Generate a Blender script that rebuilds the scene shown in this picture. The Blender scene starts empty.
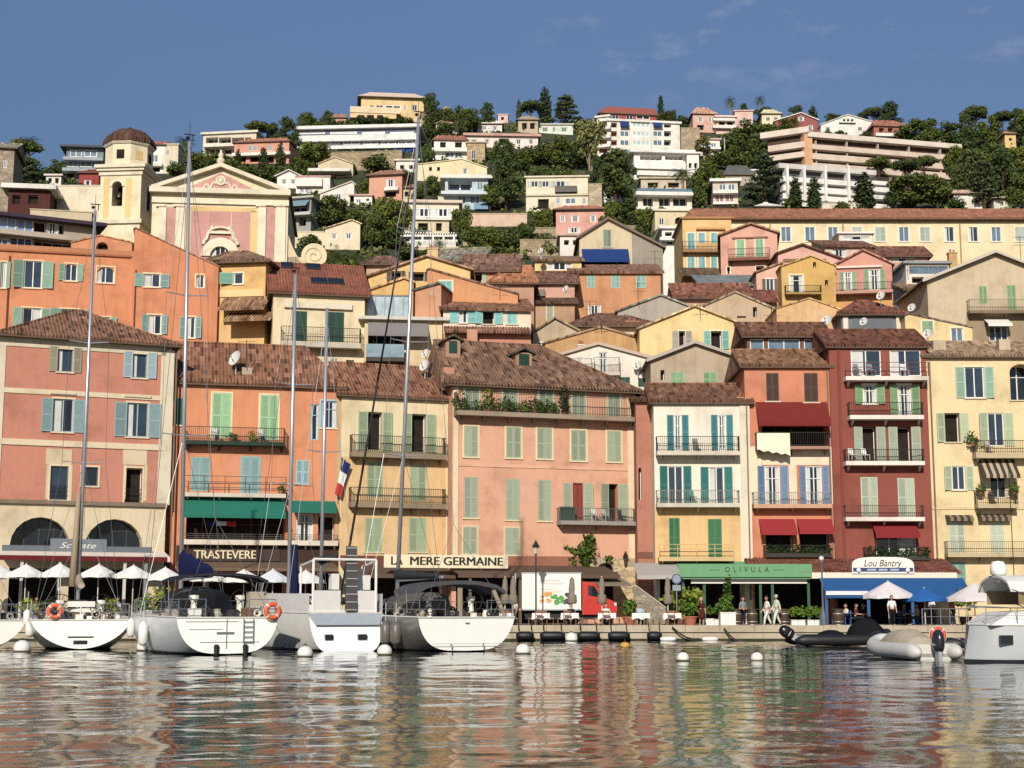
import bpy, bmesh, math, random
import numpy as np
from mathutils import Vector, Matrix, noise
PI = math.pi; RD = math.radians
random.seed(7); np.random.seed(7)
S = bpy.context.scene; COL = S.collection
# ------------------------------------------------------------------ camera
CAMH = 1.76; FP = 1500.0; TH = math.atan(226/1500.0); HOR = 610.0
cd = bpy.data.cameras.new('camera'); cam = bpy.data.objects.new('camera', cd); COL.objects.link(cam)
cam.location = (0, 0, CAMH); cam.rotation_euler = (PI/2+TH, 0, 0)
cd.sensor_width = 36; cd.lens = 36*FP/1024; cd.clip_start = .1; cd.clip_end = 5000
S.camera = cam
CO = Vector((0, 0, CAMH)); CF = Vector((0, math.cos(TH), math.sin(TH))); CU = Vector((0, -math.sin(TH), math.cos(TH)))
def ray(px, py): return CF + Vector(((px-512)/FP, 0, 0)) + CU*((384-py)/FP)
def at(px, py, Y):
    d = ray(px, py); return CO + d*(Y/d.y)
def rowtan(py): d = ray(512, py); return d.z/d.y
def pix(p):
    v = Vector(p)-CO; w = v.dot(CF); return 512+FP*v.x/w, 384-FP*v.dot(CU)/w
# ------------------------------------------------------------------ light
SAZ, SEL = RD(9), RD(28)
SUN = Vector((-math.sin(SAZ)*math.cos(SEL), -math.cos(SAZ)*math.cos(SEL), math.sin(SEL)))
ld = bpy.data.lights.new('sun', 'SUN'); ld.energy = 4.6; ld.angle = RD(.53); ld.color = (1, .925, .80)
lo = bpy.data.objects.new('sun', ld); COL.objects.link(lo); lo.rotation_euler = SUN.to_track_quat('Z', 'Y').to_euler()
W = bpy.data.worlds.new('World'); S.world = W; W.use_nodes = True
nt = W.node_tree; nt.nodes.clear()
def N(nt, t, **k):
    n = nt.nodes.new(t)
    for a, v in k.items():
        if a in n.inputs: n.inputs[a].default_value = v
        else: setattr(n, a, v)
    return n
sky = N(nt, 'ShaderNodeTexSky', sky_type='NISHITA', sun_disc=False, sun_elevation=SEL, sun_rotation=PI+SAZ, air_density=1.0, dust_density=.6, ozone_density=2.0)
bg = N(nt, 'ShaderNodeBackground', Strength=.125); wo = N(nt, 'ShaderNodeOutputWorld')
tint = N(nt, 'ShaderNodeMix', data_type='RGBA', blend_type='MULTIPLY'); tint.inputs[0].default_value = 1
tint.inputs[7].default_value = (.61, .62, .69, 1)
# thin high clouds
tcw = N(nt, 'ShaderNodeTexCoord'); mpw = N(nt, 'ShaderNodeMapping'); mpw.inputs['Scale'].default_value = (20, 13, 46)
nzw = N(nt, 'ShaderNodeTexNoise', Scale=1.0, Detail=6.0, Roughness=.6)
rpw = N(nt, 'ShaderNodeValToRGB'); rpw.color_ramp.elements[0].position = .53; rpw.color_ramp.elements[1].position = .72
sepw = N(nt, 'ShaderNodeSeparateXYZ'); mrw = N(nt, 'ShaderNodeMapRange'); mrw.inputs[1].default_value = .0; mrw.inputs[2].default_value = .08
mmw = N(nt, 'ShaderNodeMath', operation='MULTIPLY'); mm2 = N(nt, 'ShaderNodeMath', operation='MULTIPLY'); mm2.inputs[1].default_value = .42
mrz = N(nt, 'ShaderNodeMapRange'); mrz.inputs[1].default_value = .31; mrz.inputs[2].default_value = .36
mm3 = N(nt, 'ShaderNodeMath', operation='MULTIPLY')
clw = N(nt, 'ShaderNodeMix', data_type='RGBA'); clw.inputs[7].default_value = (3.4, 3.6, 4.2, 1)
L = nt.links.new
L(tcw.outputs['Generated'], mpw.inputs[0]); L(mpw.outputs[0], nzw.inputs['Vector']); L(nzw.outputs[0], rpw.inputs[0])
L(tcw.outputs['Generated'], sepw.inputs[0]); L(sepw.outputs[0], mrw.inputs[0]); L(rpw.outputs[0], mmw.inputs[0]); L(mrw.outputs[0], mmw.inputs[1])
L(sepw.outputs[2], mrz.inputs[0]); L(mmw.outputs[0], mm3.inputs[0]); L(mrz.outputs[0], mm3.inputs[1])
L(mm3.outputs[0], mm2.inputs[0]); grad = N(nt, 'ShaderNodeMapRange'); grad.inputs[1].default_value = .22; grad.inputs[2].default_value = .42; grad.inputs[3].default_value = .66; grad.inputs[4].default_value = 1.02
L(sepw.outputs[2], grad.inputs[0]); tg = N(nt, 'ShaderNodeMix', data_type='RGBA', blend_type='MULTIPLY'); tg.inputs[0].default_value = 1; L(sky.outputs[0], tg.inputs[6]); L(grad.outputs[0], tg.inputs[7]); L(tg.outputs[2], tint.inputs[6]); L(tint.outputs[2], clw.inputs[6]); L(mm2.outputs[0], clw.inputs[0])
L(clw.outputs[2], bg.inputs[0]); L(bg.outputs[0], wo.inputs[0])
S.view_settings.view_transform = 'Standard'; S.view_settings.look = 'None'; S.view_settings.gamma = 1; S.view_settings.exposure = 0.07
S.view_settings.use_curve_mapping = False
S.cycles.max_bounces = 5; S.cycles.diffuse_bounces = 2; S.cycles.glossy_bounces = 3; S.cycles.transparent_max_bounces = 8
S.cycles.use_denoising = False
try: S.cycles.sample_clamp_indirect = 4
except Exception: pass
# ------------------------------------------------------------------ materials
def lin(h, k=1.0):
    if isinstance(h, tuple): return (*h[:3], 1)
    h = h.lstrip('#'); out = []
    for i in (0, 2, 4):
        c = int(h[i:i+2], 16)/255
        out.append(min(.9, (c/12.92 if c <= .04045 else ((c+.055)/1.055)**2.4)*k))
    return (*out, 1)
MC = {}
def desat(c, a):
    g = .3*c[0]+.6*c[1]+.1*c[2]; return (c[0]+(g-c[0])*a, c[1]+(g-c[1])*a, c[2]+(g-c[2])*a, 1)
def newmat(key):
    m = bpy.data.materials.new(key); m.use_nodes = True; n = m.node_tree; b = n.nodes['Principled BSDF']; return m, n, b
def sh(c, f, g=None):
    if isinstance(f, (int, float)): f = (f, f, f)
    return (min(1, c[0]*f[0]), min(1, c[1]*f[1]), min(1, c[2]*f[2]), 1)
def plain(h, rough=.6, metal=0.0, var=.12, scale=4.0, spec=.4, k=.8, trans=0):
    key = ('plain', h, rough, metal, var, scale, k)
    if key in MC: return MC[key]
    m, n, b = newmat('paint_'+h.strip('#')); c = desat(lin(h, k), .12)
    tc = N(n, 'ShaderNodeTexCoord'); nz = N(n, 'ShaderNodeTexNoise', Scale=scale, Detail=4.0)
    mx = N(n, 'ShaderNodeMix', data_type='RGBA'); mx.inputs[6].default_value = sh(c, 1-var); mx.inputs[7].default_value = sh(c, 1+var)
    n.links.new(tc.outputs['Object'], nz.inputs['Vector']); n.links.new(nz.outputs[0], mx.inputs[0]); n.links.new(mx.outputs[2], b.inputs['Base Color'])
    b.inputs['Roughness'].default_value = rough; b.inputs['Metallic'].default_value = metal; b.inputs['Specular IOR Level'].default_value = spec
    MC[key] = m; return m
def wall(h, stain=.5, k=.8, rough=.9):
    key = ('wall', h, stain, k)
    if key in MC: return MC[key]
    m, n, b = newmat('plaster_'+h.strip('#')); c = desat(lin(h, k*.97), .2); l = n.links.new
    tc = N(n, 'ShaderNodeTexCoord'); oi = N(n, 'ShaderNodeObjectInfo')
    add = N(n, 'ShaderNodeVectorMath', operation='ADD'); l(tc.outputs['Object'], add.inputs[0])
    mul = N(n, 'ShaderNodeVectorMath', operation='SCALE'); mul.inputs['Scale'].default_value = 37
    cmb = N(n, 'ShaderNodeCombineXYZ'); [l(oi.outputs['Random'], cmb.inputs[i]) for i in range(3)]; l(cmb.outputs[0], mul.inputs[0]); l(mul.outputs[0], add.inputs[1])
    n1 = N(n, 'ShaderNodeTexNoise', Scale=.45, Detail=5.0, Roughness=.65); l(add.outputs[0], n1.inputs['Vector'])
    r1 = N(n, 'ShaderNodeValToRGB'); e = r1.color_ramp.elements
    e[0].position = .3; e[0].color = sh(c, (.76, .73, .70)); e[1].position = .72; e[1].color = sh(c, (1.06, 1.05, 1.03)); x = e.new(.5); x.color = c
    l(n1.outputs[0], r1.inputs[0])
    mp = N(n, 'ShaderNodeMapping'); mp.inputs['Scale'].default_value = (2.3, 2.3, .16); l(add.outputs[0], mp.inputs[0])
    n2 = N(n, 'ShaderNodeTexNoise', Scale=1.0, Detail=6.0, Roughness=.7); l(mp.outputs[0], n2.inputs['Vector'])
    r2 = N(n, 'ShaderNodeMapRange'); r2.inputs[1].default_value = .46; r2.inputs[2].default_value = .74; r2.inputs[4].default_value = stain*.6; l(n2.outputs[0], r2.inputs[0])
    mx = N(n, 'ShaderNodeMix', data_type='RGBA'); l(r2.outputs[0], mx.inputs[0]); l(r1.outputs[0], mx.inputs[6]); mx.inputs[7].default_value = sh(c, (.6, .55, .51))
    n3 = N(n, 'ShaderNodeTexNoise', Scale=9.0, Detail=4.0); l(add.outputs[0], n3.inputs['Vector'])
    m3 = N(n, 'ShaderNodeMix', data_type='RGBA', blend_type='MULTIPLY'); m3.inputs[0].default_value = 1
    r3 = N(n, 'ShaderNodeMapRange'); r3.inputs[3].default_value = .9; r3.inputs[4].default_value = 1.08; l(n3.outputs[0], r3.inputs[0])
    n4 = N(n, 'ShaderNodeTexNoise', Scale=.32, Detail=9.0, Roughness=.72); l(mul.outputs[0], n4.inputs['Vector']); ad4 = N(n, 'ShaderNodeVectorMath', operation='ADD'); ad4.inputs[1].default_value = (13, 7, 3); l(add.outputs[0], ad4.inputs[0]); l(ad4.outputs[0], n4.inputs['Vector'])
    r4 = N(n, 'ShaderNodeMapRange'); r4.inputs[1].default_value = .56; r4.inputs[2].default_value = .61; r4.inputs[4].default_value = .08+.45*stain; l(n4.outputs[0], r4.inputs[0])
    m4 = N(n, 'ShaderNodeMix', data_type='RGBA'); l(r4.outputs[0], m4.inputs[0]); l(mx.outputs[2], m4.inputs[6]); m4.inputs[7].default_value = sh(desat(c, .3), (1.12, 1.12, 1.12))
    l(m4.outputs[2], m3.inputs[6]); l(r3.outputs[0], m3.inputs[7]); l(m3.outputs[2], b.inputs['Base Color'])
    bp = N(n, 'ShaderNodeBump', Strength=.35, Distance=.03); l(n3.outputs[0], bp.inputs['Height']); l(bp.outputs[0], b.inputs['Normal'])
    b.inputs['Roughness'].default_value = rough; b.inputs['Specular IOR Level'].default_value = .2
    MC[key] = m; return m
def stone(h='#b9a98c', sc=2.2, k=.8):
    key = ('stone', h, sc)
    if key in MC: return MC[key]
    m, n, b = newmat('stone_'+h.strip('#')); c = lin(h, k); l = n.links.new
    tc = N(n, 'ShaderNodeTexCoord'); v = N(n, 'ShaderNodeTexVoronoi', Scale=sc); mp = N(n, 'ShaderNodeMapping'); mp.inputs['Scale'].default_value = (1, 1, 1.6)
    l(tc.outputs['Object'], mp.inputs[0]); l(mp.outputs[0], v.inputs['Vector'])
    v2 = N(n, 'ShaderNodeTexVoronoi', Scale=sc, feature='DISTANCE_TO_EDGE'); l(mp.outputs[0], v2.inputs['Vector'])
    hs = N(n, 'ShaderNodeSeparateColor'); l(v.outputs['Color'], hs.inputs[0])
    mx = N(n, 'ShaderNodeMix', data_type='RGBA'); mx.inputs[6].default_value = sh(c, .72); mx.inputs[7].default_value = sh(c, 1.15); l(hs.outputs[0], mx.inputs[0])
    r = N(n, 'ShaderNodeMapRange'); r.inputs[2].default_value = .06; l(v2.outputs['Distance'], r.inputs[0])
    m2 = N(n, 'ShaderNodeMix', data_type='RGBA'); m2.inputs[6].default_value = sh(c, .5); l(mx.outputs[2], m2.inputs[7]); l(r.outputs[0], m2.inputs[0])
    l(m2.outputs[2], b.inputs['Base Color']); bp = N(n, 'ShaderNodeBump', Strength=.5, Distance=.05); l(r.outputs[0], bp.inputs['Height']); l(bp.outputs[0], b.inputs['Normal'])
    b.inputs['Roughness'].default_value = .95; MC[key] = m; return m
def tile(h='#8a5540', k=.8, contrast=1.0, pitch=.24):
    key = ('tile', h, contrast, pitch)
    if key in MC: return MC[key]
    m, n, b = newmat('rooftile_'+h.strip('#')); c = desat(lin(h, k*1.45), .28); c = (c[0], c[1]*1.07, c[2]*.97, 1); l = n.links.new
    tc = N(n, 'ShaderNodeTexCoord'); sp = N(n, 'ShaderNodeSeparateXYZ'); l(tc.outputs['Object'], sp.inputs[0])
    sn = N(n, 'ShaderNodeSeparateXYZ'); l(tc.outputs['Normal'], sn.inputs[0])
    ax = N(n, 'ShaderNodeMath', operation='ABSOLUTE'); l(sn.outputs[0], ax.inputs[0]); ay = N(n, 'ShaderNodeMath', operation='ABSOLUTE'); l(sn.outputs[1], ay.inputs[0])
    gt = N(n, 'ShaderNodeMath', operation='GREATER_THAN'); l(ax.outputs[0], gt.inputs[0]); l(ay.outputs[0], gt.inputs[1])
    cu = N(n, 'ShaderNodeMix'); l(gt.outputs[0], cu.inputs[0]); l(sp.outputs[0], cu.inputs[2]); l(sp.outputs[1], cu.inputs[3])
    cv = N(n, 'ShaderNodeMix'); l(gt.outputs[0], cv.inputs[0]); l(sp.outputs[1], cv.inputs[2]); l(sp.outputs[0], cv.inputs[3])
    def ma(op, a, bv):
        x = N(n, 'ShaderNodeMath', operation=op); l(a, x.inputs[0])
        if bv is not None:
            if isinstance(bv, (int, float)): x.inputs[1].default_value = bv
            else: l(bv, x.inputs[1])
        return x.outputs[0]
    u = ma('DIVIDE', cu.outputs[0], pitch); v = ma('DIVIDE', cv.outputs[0], .5)
    fu = ma('FLOOR', u, None); fv = ma('FLOOR', v, None)
    cb = N(n, 'ShaderNodeCombineXYZ'); l(fu, cb.inputs[0]); l(fv, cb.inputs[1])
    wn = N(n, 'ShaderNodeTexWhiteNoise', noise_dimensions='3D'); l(cb.outputs[0], wn.inputs['Vector'])
    rp = N(n, 'ShaderNodeValToRGB'); e = rp.color_ramp.elements
    d = contrast
    e[0].position = 0; e[0].color = sh(c, (1-.6*d, 1-.62*d, 1-.6*d)); e[1].position = 1; e[1].color = sh(c, (1+.6*d, 1+.7*d, 1+.8*d))
    x = e.new(.35); x.color = sh(c, 1-.12*d); x = e.new(.75); x.color = sh(c, 1+.12*d)
    l(wn.outputs[0], rp.inputs[0])
    nz = N(n, 'ShaderNodeTexNoise', Scale=.6, Detail=5.0, Roughness=.7); l(tc.outputs['Object'], nz.inputs['Vector'])
    rr = N(n, 'ShaderNodeMapRange'); rr.inputs[1].default_value = .3; rr.inputs[2].default_value = .75; rr.inputs[3].default_value = .68; rr.inputs[4].default_value = 1.2; l(nz.outputs[0], rr.inputs[0])
    mx = N(n, 'ShaderNodeMix', data_type='RGBA', blend_type='MULTIPLY'); mx.inputs[0].default_value = 1; l(rp.outputs[0], mx.inputs[6]); l(rr.outputs[0], mx.inputs[7])
    l(mx.outputs[2], b.inputs['Base Color'])
    s1 = ma('SINE', ma('MULTIPLY', u, 2*PI), None); fr = ma('FRACT', v, None)
    hh = N(n, 'ShaderNodeMath', operation='ADD'); l(s1, hh.inputs[0]); l(ma('MULTIPLY', fr, -.8), hh.inputs[1])
    bp = N(n, 'ShaderNodeBump', Strength=.6, Distance=.05); l(hh.outputs[0], bp.inputs['Height']); l(bp.outputs[0], b.inputs['Normal'])
    b.inputs['Roughness'].default_value = .9; b.inputs['Specular IOR Level'].default_value = .15
    MC[key] = m; return m
def louver(h, k=.8):
    key = ('louver', h)
    if key in MC: return MC[key]
    m, n, b = newmat('shutter_'+h.strip('#')); c = lin(h, k); l = n.links.new
    tc = N(n, 'ShaderNodeTexCoord'); wv = N(n, 'ShaderNodeTexWave', wave_type='BANDS', bands_direction='Z', wave_profile='SAW', Scale=2.6)
    l(tc.outputs['Object'], wv.inputs['Vector']); nz = N(n, 'ShaderNodeTexNoise', Scale=3.0, Detail=5.0); l(tc.outputs['Object'], nz.inputs['Vector'])
    mx = N(n, 'ShaderNodeMix', data_type='RGBA'); mx.inputs[6].default_value = sh(c, .8); mx.inputs[7].default_value = sh(c, 1.12); l(nz.outputs[0], mx.inputs[0])
    oi = N(n, 'ShaderNodeObjectInfo'); rr = N(n, 'ShaderNodeMapRange'); rr.inputs[3].default_value = .74; rr.inputs[4].default_value = 1.12; l(oi.outputs['Random'], rr.inputs[0]); mm = N(n, 'ShaderNodeMix', data_type='RGBA', blend_type='MULTIPLY'); mm.inputs[0].default_value = 1; l(mx.outputs[2], mm.inputs[6]); l(rr.outputs[0], mm.inputs[7])
    l(mm.outputs[2], b.inputs['Base Color']); bp = N(n, 'ShaderNodeBump', Strength=.9, Distance=.03); l(wv.outputs[0], bp.inputs['Height']); l(bp.outputs[0], b.inputs['Normal'])
    b.inputs['Roughness'].default_value = .6; MC[key] = m; return m
def glassm(h='#2b3440', rough=.08):
    key = ('glass', h, rough)
    if key in MC: return MC[key]
    m, n, b = newmat('pane_'+h.strip('#')); c = lin(h, 1)
    tc = N(n, 'ShaderNodeTexCoord'); nz = N(n, 'ShaderNodeTexNoise', Scale=1.1, Detail=2.0)
    n.links.new(tc.outputs['Object'], nz.inputs['Vector'])
    mx = N(n, 'ShaderNodeMix', data_type='RGBA'); mx.inputs[6].default_value = sh(c, .5); mx.inputs[7].default_value = sh(c, 1.5); n.links.new(nz.outputs[0], mx.inputs[0])
    n.links.new(mx.outputs[2], b.inputs['Base Color'])
    bp = N(n, 'ShaderNodeBump', Strength=.08, Distance=.1); n.links.new(nz.outputs[0], bp.inputs['Height']); n.links.new(bp.outputs[0], b.inputs['Normal'])
    b.inputs['Roughness'].default_value = rough; b.inputs['Specular IOR Level'].default_value = .6
    MC[key] = m; return m
def clothm(h, k=.8): return plain(h, .95, 0, .1, 2.5, .1, k)
def leafm(h, k=1.0, var=.5, h2=None):
    key = ('leaf', h, var)
    if key in MC: return MC[key]
    m, n, b = newmat('foliage_'+h.strip('#')); c = lin(h, k); l = n.links.new
    g = N(n, 'ShaderNodeNewGeometry'); oi = N(n, 'ShaderNodeObjectInfo')
    mx = N(n, 'ShaderNodeMix', data_type='RGBA'); mx.inputs[6].default_value = sh(c, (1-var, 1-var, 1-var*.8)); mx.inputs[7].default_value = sh(c, (1+var*.9, 1+var*.7, 1+var*.2))
    l(g.outputs['Random Per Island'], mx.inputs[0])
    m2 = N(n, 'ShaderNodeMix', data_type='RGBA', blend_type='MULTIPLY'); m2.inputs[0].default_value = 1
    r = N(n, 'ShaderNodeValToRGB'); e = r.color_ramp.elements; e[0].color = (.8, .86, .88, 1); e[1].color = (1.4, 1.25, 1.0, 1)
    l(oi.outputs['Random'], r.inputs[0]); l(mx.outputs[2], m2.inputs[6]); l(r.outputs[0], m2.inputs[7]); l(m2.outputs[2], b.inputs['Base Color'])
    b.inputs['Roughness'].default_value = .75; b.inputs['Specular IOR Level'].default_value = .2
    MC[key] = m; return m
DARK = plain('#2a241f', .9, 0, .85, 1.6, .1, 1)  # near-black colour standing for the shade inside open rooms and openings
GLASS = glassm('#2e3a48'); GLASSD = glassm('#1d232b'); GLASSB = glassm('#5d7182', .15)
CURT = plain('#cfd0cc', .8, 0, .25, 1.5); WHITE = plain('#f0ece0', .6); FRAMEW = plain('#ecebe6', .5, 0, .06)
IRON = plain('#26241f', .6, .3); STEEL = plain('#b9bcc0', .3, .8); ALU = plain('#c9ccd2', .35, .6); GEL = plain('#f2f1ea', .22, 0, .04, 2, .5, .92)
WOOD = plain('#7c5a3c', .7, 0, .3, 5); BLK = plain('#1b1b1d', .6)
# ------------------------------------------------------------------ mesh builder
class MB:
    def __init__(s): s.v = []; s.f = []; s.m = []; s.mi = 0
    def add(s, vs, fs, mi=None):
        b = len(s.v); s.v += [tuple(p) for p in vs]; s.f += [tuple(i+b for i in f) for f in fs]; s.m += [s.mi if mi is None else mi]*len(fs); return s
    def box(s, x0, x1, y0, y1, z0, z1, mi=None):
        return s.add([(x0,y0,z0),(x1,y0,z0),(x1,y1,z0),(x0,y1,z0),(x0,y0,z1),(x1,y0,z1),(x1,y1,z1),(x0,y1,z1)],
                     [(0,3,2,1),(4,5,6,7),(0,1,5,4),(1,2,6,5),(2,3,7,6),(3,0,4,7)], mi)
    def poly(s, pts, mi=None): return s.add(pts, [tuple(range(len(pts)))], mi)
    def prism(s, pts, d, mi=None):
        n = len(pts); d = Vector(d); a = [Vector(p) for p in pts]; b = [p+d for p in a]
        return s.add(a+b, [tuple(range(n)), tuple(range(2*n-1, n-1, -1))]+[(i, i+n, (i+1) % n+n, (i+1) % n) for i in range(n)], mi)
    def tube(s, p0, p1, r0, r1=None, n=6, mi=None, cap=True):
        r1 = r0 if r1 is None else r1; p0 = Vector(p0); p1 = Vector(p1); d = (p1-p0)
        if d.length < 1e-6: return s
        q = d.to_track_quat('Z', 'Y'); vs = []
        for p, r in ((p0, r0), (p1, r1)):
            for i in range(n):
                a = 2*PI*i/n; vs.append(p+q @ Vector((r*math.cos(a), r*math.sin(a), 0)))
        fs = [(i, (i+1) % n, (i+1) % n+n, i+n) for i in range(n)]
        if cap: fs += [tuple(range(n-1, -1, -1)), tuple(range(n, 2*n))]
        return s.add(vs, fs, mi)
    def path(s, pts, r, n=5, mi=None):
        for a, b in zip(pts, pts[1:]): s.tube(a, b, r, r, n, mi)
        return s
    def lathe(s, prof, c=(0, 0, 0), n=16, mi=None, a0=0, a1=2*PI, sx=1, sy=1):
        c = Vector(c); vs = []; full = abs(a1-a0-2*PI) < 1e-6; m = n if full else n+1
        for r, z in prof:
            for i in range(m):
                a = a0+(a1-a0)*i/n; vs.append((c.x+r*sx*math.cos(a), c.y+r*sy*math.sin(a), c.z+z))
        fs = []
        for k in range(len(prof)-1):
            for i in range(n):
                j = (i+1) % m; fs.append((k*m+i, k*m+j, (k+1)*m+j, (k+1)*m+i))
        return s.add(vs, fs, mi)
    def ball(s, c, r, sz=1, n=10, k=6, mi=None, a=-PI/2, b=PI/2):
        return s.lathe([(r*math.cos(a+(b-a)*i/k), r*sz*math.sin(a+(b-a)*i/k)) for i in range(k+1)], c, n, mi)
    def torus(s, c, R_, r, axis='Y', n=20, k=8, mi=None):
        c = Vector(c); vs = []
        for i in range(n):
            A = 2*PI*i/n
            for j in range(k):
                B = 2*PI*j/k; q = (R_+r*math.cos(B)); x, y, z = q*math.cos(A), r*math.sin(B), q*math.sin(A)
                if axis == 'Z': y, z = z, y
                if axis == 'X': x, y = y, x
                vs.append(c+Vector((x, y, z)))
        fs = [(i*k+j, ((i+1) % n)*k+j, ((i+1) % n)*k+(j+1) % k, i*k+(j+1) % k) for i in range(n) for j in range(k)]
        return s.add(vs, fs, mi)
    def sweep(s, pts, rs, n=12, mi=None):
        """one smooth tube through the points"""
        P_ = [Vector(p) for p in pts]; vs = []; m = len(P_)
        for i, p in enumerate(P_):
            d = (P_[min(i+1, m-1)]-P_[max(i-1, 0)]).normalized(); a = d.cross(Vector((0, 0, 1)));
            a = a.normalized() if a.length > 1e-4 else Vector((1, 0, 0)); b = a.cross(d)
            vs += [p+a*rs[i]*math.cos(2*PI*k/n)+b*rs[i]*math.sin(2*PI*k/n) for k in range(n)]
        fs = [(i*n+k, i*n+(k+1) % n, (i+1)*n+(k+1) % n, (i+1)*n+k) for i in range(m-1) for k in range(n)]
        return s.add(vs, fs+[tuple(range(n-1, -1, -1)), tuple(range((m-1)*n, m*n))], mi)
    def each(s, name, mats, parent=None, smooth=False):
        """every separate piece as an object of its own"""
        par = list(range(len(s.v)))
        def find(x):
            while par[x] != x: par[x] = par[par[x]]; x = par[x]
            return x
        for f in s.f:
            for i in f[1:]: par[find(i)] = find(f[0])
        grp = {}
        for k, f in enumerate(s.f): grp.setdefault(find(f[0]), []).append(k)
        out = []
        for ks in grp.values():
            q = MB(); mp = {}
            for k in ks:
                for i in s.f[k]:
                    if i not in mp: mp[i] = len(q.v); q.v.append(s.v[i])
                q.f.append(tuple(mp[i] for i in s.f[k])); q.m.append(s.m[k])
            ml = mats
            if isinstance(mats, (list, tuple)): ml = mats[q.m[0]]
            out.append(q.build(name, ml, parent, smooth))
        return out
    def build(s, name, mats, parent=None, smooth=False, loc=None, rz=0):
        me = bpy.data.meshes.new(name); me.from_pydata(s.v, [], s.f); 
        if not isinstance(mats, (list, tuple)): mats = [mats]
        for m in mats: me.materials.append(m)
        if len(mats) > 1: me.polygons.foreach_set('material_index', np.array(s.m, dtype=np.int32))
        if smooth: me.polygons.foreach_set('use_smooth', np.ones(len(s.f), dtype=bool))
        me.update(); o = bpy.data.objects.new(name, me); COL.objects.link(o)
        if parent is not None: o.parent = parent
        if loc is not None: o.location = loc
        if rz: o.rotation_euler.z = rz
        return o
def tag(o, label=None, cat=None, group=None, kind=None):
    if label: o['label'] = label
    if cat: o['category'] = cat
    if group: o['group'] = group
    if kind: o['kind'] = kind
    return o
def empty(name, loc, label, cat, rz=0, group=None):
    o = bpy.data.objects.new(name, None); COL.objects.link(o); o.empty_display_size = .2; o.location = loc; o.rotation_euler = (0, 0, rz)
    return tag(o, label, cat, group)
KIDS = None
def copy_tree(root, loc=None, rz=None, sc=None, label=None, group=None):
    def rec(o, par):
        c = o.copy(); COL.objects.link(c)
        if par is not None: c.parent = par
        for ch in list(o.children): rec(ch, c)
        return c
    c = rec(root, None)
    if loc is not None: c.location = loc
    if rz is not None: c.rotation_euler = (0, 0, rz)
    if sc is not None: c.scale = (sc, sc, sc) if isinstance(sc, (int, float)) else sc
    if label: c['label'] = label
    if group: c['group'] = group
    return c
def text(body, size, m, parent, loc, rot=(PI/2, 0, 0), shear=0, ext=.015, name='lettering', width=None, bold=0.0, space=1.0):
    cu = bpy.data.curves.new(name, 'FONT'); cu.body = body; cu.size = size; cu.align_x = 'CENTER'; cu.align_y = 'CENTER'; cu.extrude = ext; cu.shear = shear
    cu.space_character = space; cu.resolution_u = 3; t = bpy.data.objects.new(name, cu); COL.objects.link(t)
    me = bpy.data.meshes.new_from_object(t.evaluated_get(bpy.context.evaluated_depsgraph_get())); bpy.data.objects.remove(t); me.materials.clear(); me.materials.append(m); me.name = name
    if bold:   # heavier strokes: the same letters doubled side by side
        bm = bmesh.new(); bm.from_mesh(me); g = bmesh.ops.duplicate(bm, geom=bm.verts[:]+bm.edges[:]+bm.faces[:]); bmesh.ops.translate(bm, verts=[v for v in g['geom'] if isinstance(v, bmesh.types.BMVert)], vec=(bold, 0, .004)); bm.to_mesh(me); bm.free()
    o = bpy.data.objects.new(name, me); COL.objects.link(o); o.parent = parent; o.location = loc; o.rotation_euler = rot
    if width and len(me.vertices):
        xs = [v.co.x for v in me.vertices]; w = max(xs)-min(xs); cx = (max(xs)+min(xs))/2; k = width/w
        for v in me.vertices: v.co.x = (v.co.x-cx)*k
    return o
# ------------------------------------------------------------------ terrain
PY = [0, 104, 112, 120, 130, 150, 176, 200, 220, 255, 290, 335, 390, 430]
PZ = [.8, .8, 3, 10, 18, 28, 36, 44, 53, 70, 85.5, 106, 133, 146]
CX = [-200, 0, 60, 100, 150, 205, 250, 300, 350, 430, 500, 560, 600, 650, 690, 750, 800, 870, 920, 960, 1030, 1250]
CR = [176, 176, 168, 162, 160, 152, 144, 130, 123, 119, 122, 122, 119, 118, 124, 121, 127, 131, 136, 134, 130, 140]
def capz(px):
    t = rowtan(np.interp(px, CX, CR)); 
    ys = np.linspace(150, 430, 300); zs = np.interp(ys, PY, PZ); i = np.argmax((zs-CAMH)/ys >= t)
    return zs[i] if (zs[i]-CAMH)/ys[i] >= t else 140.
CAPT = [capz(x) for x in CX]
def terz(X, Y):
    z = float(np.interp(Y, PY, PZ))
    if Y > 150:
        c = float(np.interp(512+FP*X/Y*1.03, CX, CAPT)); z = min(z, c+(z-c)*.02 if z > c else z)
        z += (noise.noise((X*.03, Y*.03, 1.3))*1.5+noise.noise((X*.11, Y*.11, 5.3))*.4)*min(1, (Y-150)/60)
    return z
def on_hill(px, py, y0=110):
    d = ray(px, py); best = None; bt = 1e9; Y = y0
    while Y < 425:
        p = CO+d*(Y/d.y); g = p.z-terz(p.x, Y)
        if g <= 0: return Vector((p.x, Y, terz(p.x, Y)))
        if g < bt: bt = g; best = Vector((p.x, Y, p.z))
        Y += 1.0 if Y > 180 else .5
    best.z = terz(best.x, best.y); return best
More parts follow.
